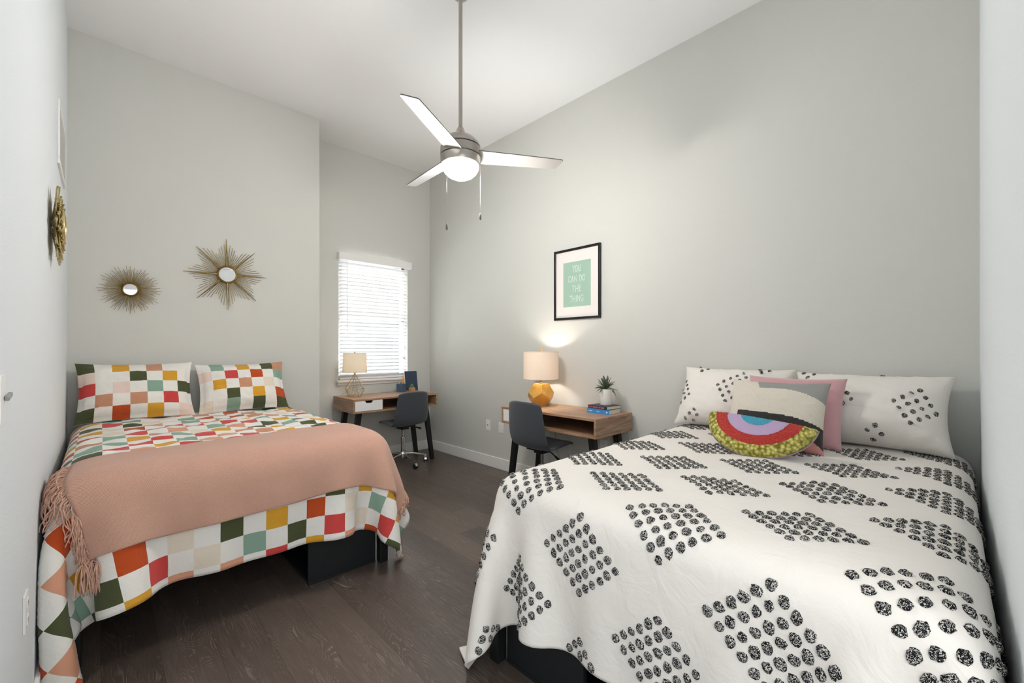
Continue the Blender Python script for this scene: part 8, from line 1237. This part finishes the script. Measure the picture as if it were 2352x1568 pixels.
pillow('pillow', 'checked pillow on the left bed, on the window side', 'pillow', (.862, 4.045, ZP), math.radians(-2), math.radians(26), .64, .435, .19, M_ck, tabmi(tabR), 42, 30, .018, 2, wr=1.5, ear=.07, roll=math.radians(-1), group='checked pillows on the left bed')
R4 = (.0345, .030); R5 = (.030, -.034)
SA = (.033, .026); SB = (.022, -.037)
pillow('pillow', 'black dotted cream pillow on the near bed, on the desk side', 'pillow', (2.825, .995, ZP), -PI/2, math.radians(27), .67, .43, .25, [M_d2, M_tuft], lambda a, b_: 0, 42, 28, .0, 3, wr=1.7, ear=.085, group='black dotted cream pillows on the near bed', tufts=((.05, .035, 5, 4, SA, SB), (-.31, .0, 3, 4, SA, SB), (-.17, .205, 3, 2, SA, SB), (.20, .205, 3, 2, SA, SB), (-.20, -.185, 3, 2, SA, SB)))
pillow('pillow', 'black dotted cream pillow on the near bed, in the right hand corner', 'pillow', (2.825, .325, ZP), -PI/2, math.radians(28), .665, .42, .25, [M_d2, M_tuft], lambda a, b_: 0, 42, 28, .0, 4, wr=1.7, ear=.085, group='black dotted cream pillows on the near bed', tufts=((.205, -.005, 4, 4, SA, SB), (-.13, .02, 4, 4, SA, SB), (.05, -.165, 2, 2, SA, SB), (-.25, .20, 3, 2, SA, SB), (.08, .212, 2, 1, SA, SB), (.03, -.205, 6, 1, (.036, 0), SB)))
M_pink = cloth('dusty_pink_cotton', (204, 160, 164), wr=.25, sheen=.4)
pillow('cushion', 'plain dusty pink square cushion behind the patchwork cushion', 'cushion', (2.625, .612, ZP), -PI/2, math.radians(24), .46, .385, .12, [M_pink], lambda a, b_: 0, 30, 28, 0, 5, wr=.8, ear=.06)
M_knit = cloth('cream_chunky_knit', (226, 218, 202), wr=.15, weave=.9); M_grey = cloth('grey_knit', (158, 156, 152), wr=.1, weave=.6); M_char = cloth('charcoal_knit', (58, 56, 54), wr=.1, weave=.6); M_rose = cloth('rose_knit', (206, 142, 134), wr=.1, weave=.6)
for m_, s_ in ((M_knit, 130), (M_grey, 260), (M_char, 260), (M_rose, 260)):
    for n_ in m_.node_tree.nodes:
        if n_.bl_idname == 'ShaderNodeTexNoise' and n_.inputs['Scale'].default_value > 400: n_.inputs['Scale'].default_value = s_; n_.inputs['Distortion'].default_value = 1.5
        if n_.bl_idname == 'ShaderNodeBump' and n_.inputs['Distance'].default_value < .003: n_.inputs['Distance'].default_value = .006
def patch(a, b_):
    if a > -.42+.3*(1-b_) and b_ > .70-.42*max(0, a-.1)**1.8: return 1
    tp = -.07-.06*(a+.75)-.20*max(0, a-.1)**2.2; bt = -.27-.24*(a+.5)-.5*max(0, a-.3)**2
    if a > -.72 and bt < b_ < tp: return 2
    if b_ < bt or (a <= -.72 and b_ < -.30): return 3
    return 0
pillow('cushion', 'cream grey and charcoal patchwork knit cushion leaning on the pink cushion', 'cushion', (2.45, .652, ZP), -PI/2, math.radians(27), .455, .375, .14, [M_knit, M_grey, M_char, M_rose], patch, 96, 80, 0, 6, wr=.6, ear=.06)

# half-round rainbow cushion
hr = thing('cushion', 'half-round rainbow cushion with textured red, yellow, lilac and blue bands', 'cushion', (2.215, .668, .775))
R_ = .245
Mh = Matrix.Rotation(-PI/2, 4, 'Z') @ Matrix.Rotation(-math.radians(44), 4, 'X') @ Matrix.Translation((0, 0, R_*.86)) @ Matrix.Rotation(math.radians(5), 4, 'Y')
def hp(r, th, side):
    # half disc hanging below its flat edge; th 0..pi
    x = R_*r*math.cos(th)*1.0; z = -R_*r*math.sin(th)*.86
    edge = max(0, 1-r**3.0)**.5; fl_ = min(1, (r*math.sin(th))/.16); fl_ = (1-(1-fl_)**2)**.5
    return x, z, .05*edge*fl_
def hrpart(name, r0, r1, m, rough_f, nr, nt):
    bm = B(); G_ = []
    for i in range(nr+1):
        r = r0+(r1-r0)*i/nr; row = []
        for j in range(nt+1):
            th = PI*j/nt; x, z, y = hp(r, th, 1)
            y += rough_f(r, th, x, z)*min(1, y/.012)
            row.append(bm.verts.new(Mh @ Vector((x, -y-.003, z))))
        G_.append(row)
    for i in range(nr):
        for j in range(nt):
            try: bm.faces.new((G_[i][j], G_[i+1][j], G_[i+1][j+1], G_[i][j+1]))
            except ValueError: pass
    return mesh_obj(name, bm, m, hr, True)
M_yel = mat('chartreuse_loops', (206, 198, 82), .95, bump=.6, bscale=160, sheen=.1); M_redp = mat('red_pile', (204, 62, 52), .98, bump=.8, bscale=380, sheen=.1, var=.35, vscale=260); M_lil = mat('lilac_yarn', (186, 164, 196), .9, bump=.3, bscale=200); M_blu = mat('turquoise_pile', (74, 172, 198), .98, bump=.8, bscale=320, sheen=.1, var=.3, vscale=240); M_back = cloth('lilac_backing', (176, 158, 184))
N = M_yel.node_tree.nodes; L = M_yel.node_tree.links
vn = N.new('ShaderNodeTexVoronoi'); vn.inputs['Scale'].default_value = 62; tcc = N.new('ShaderNodeTexCoord'); rm = N.new('ShaderNodeValToRGB'); rm.color_ramp.elements[0].position = .15; rm.color_ramp.elements[0].color = (*lin((226, 218, 128)), 1); rm.color_ramp.elements[1].position = .75; rm.color_ramp.elements[1].color = (*lin((120, 112, 26)), 1)
L.new(tcc.outputs['Object'], vn.inputs['Vector']); L.new(vn.outputs['Distance'], rm.inputs['Fac']); L.new(rm.outputs['Color'], N['Principled BSDF'].inputs['Base Color'])
def fyel(r, th, x, z):
    d_, _ = noise.voronoi((x*62, 0, z*62)); return .004+.010*max(0, .75-d_[0])
hrpart('yellow_band', .80, 1.0, M_yel, fyel, 22, 150)
hrpart('red_band', .575, .80, M_redp, lambda r, th, x, z: .005+.005*noise.noise((x*150, 1, z*150)), 22, 150)
hrpart('lilac_band', .31, .575, M_lil, lambda r, th, x, z: .0015+.0025*abs(math.sin(r*115)), 30, 90)
hrpart('blue_centre', .0, .31, M_blu, lambda r, th, x, z: .004+.005*noise.noise((x*120, 1, z*120)), 14, 60)
bm = B(); G_ = []
for i in range(25):
    r = i/24; row = []
    for j in range(61):
        x, z, y = hp(r, PI*j/60, -1); row.append(bm.verts.new(Mh @ Vector((x, y*.9+.003, z))))
    G_.append(row)
for i in range(24):
    for j in range(60): bm.faces.new((G_[i][j], G_[i][j+1], G_[i+1][j+1], G_[i+1][j])) if i else bm.faces.new((G_[0][j], G_[1][j+1], G_[1][j]))
# rim strip joining front and back
for j in range(60):
    a = [Mh @ Vector((R_*math.cos(PI*q/60)*1.004, s*.0045, -R_*math.sin(PI*q/60)*.866)) for q in (j, j+1) for s in (-1, 1)]
    v = [bm.verts.new(p) for p in a]; bm.faces.new((v[0], v[1], v[3], v[2]))
bmesh.ops.remove_doubles(bm, verts=bm.verts[:], dist=.0004)
mesh_obj('cushion_backing', bm, M_back, hr, True)

# ------------------------------------------------------------------ light
w = bpy.data.worlds.new('sky'); sc.world = w; w.use_nodes = True
bg = w.node_tree.nodes['Background']; bg.inputs[0].default_value = (.90, .955, 1.0, 1); bg.inputs[1].default_value = .85
def light(name, typ, loc, energy, col=(1, 1, 1), rot=(0, 0, 0), **kw):
    l = bpy.data.lights.new(name, typ); l.energy = energy; l.color = col
    for k, v in kw.items(): setattr(l, k, v)
    o = bpy.data.objects.new(name, l); COL.objects.link(o); o.location = loc; o.rotation_euler = rot; return o
light('window_daylight', 'AREA', ((WX0+WX1)/2+.1, YW+1.1, .8), 150, (.93, .97, 1), (math.radians(-118), 0, 0), shape='RECTANGLE', size=1.6, size_y=1.9)
sd = Vector((.324, -1.45, -1.28)).normalized()
so = light('sun', 'SUN', (0, 8, 6), 10.0, (1, .97, .92), sd.to_track_quat('-Z', 'Y').to_euler(), angle=math.radians(.6))
light('fan_light', 'POINT', (1.634, 2.162, 2.39), 92, (1, .965, .93), shadow_soft_size=.125)
light('desk_lamp_glow', 'POINT', (2.872, 2.60, DZ1+.385), 20, (1, .93, .84), shadow_soft_size=.036)
light('wire_lamp_glow', 'POINT', (1.955, 4.45, DZ1+.360), 2.6, (1, .90, .78), shadow_soft_size=.032)
light('rear_fill_light', 'AREA', (.25, -.75, 1.6), 14, (1, .985, .97), (math.radians(118), 0, math.radians(-25)), shape='RECTANGLE', size=1.4, size_y=1.4)  # unseen lamp added behind the camera to lift ceiling and room

# ------------------------------------------------------------------ camera
cam = bpy.data.cameras.new('camera'); co = bpy.data.objects.new('camera', cam); COL.objects.link(co); sc.camera = co
co.location = (0, 0, 1.28); cam.sensor_width = 36; cam.lens = 978.65/2352*36
co.rotation_euler = (PI/2, 0, -math.atan((1176-232.1)/978.65))
cam.shift_y = -(784-803.7)/2352*-1
cam.shift_y = (803.7-784)/2352
cam.clip_start = .03
sc.view_settings.view_transform = 'Standard'; sc.view_settings.look = 'None'; sc.view_settings.gamma = 1; sc.view_settings.use_curve_mapping = False
sc.view_settings.exposure = .56
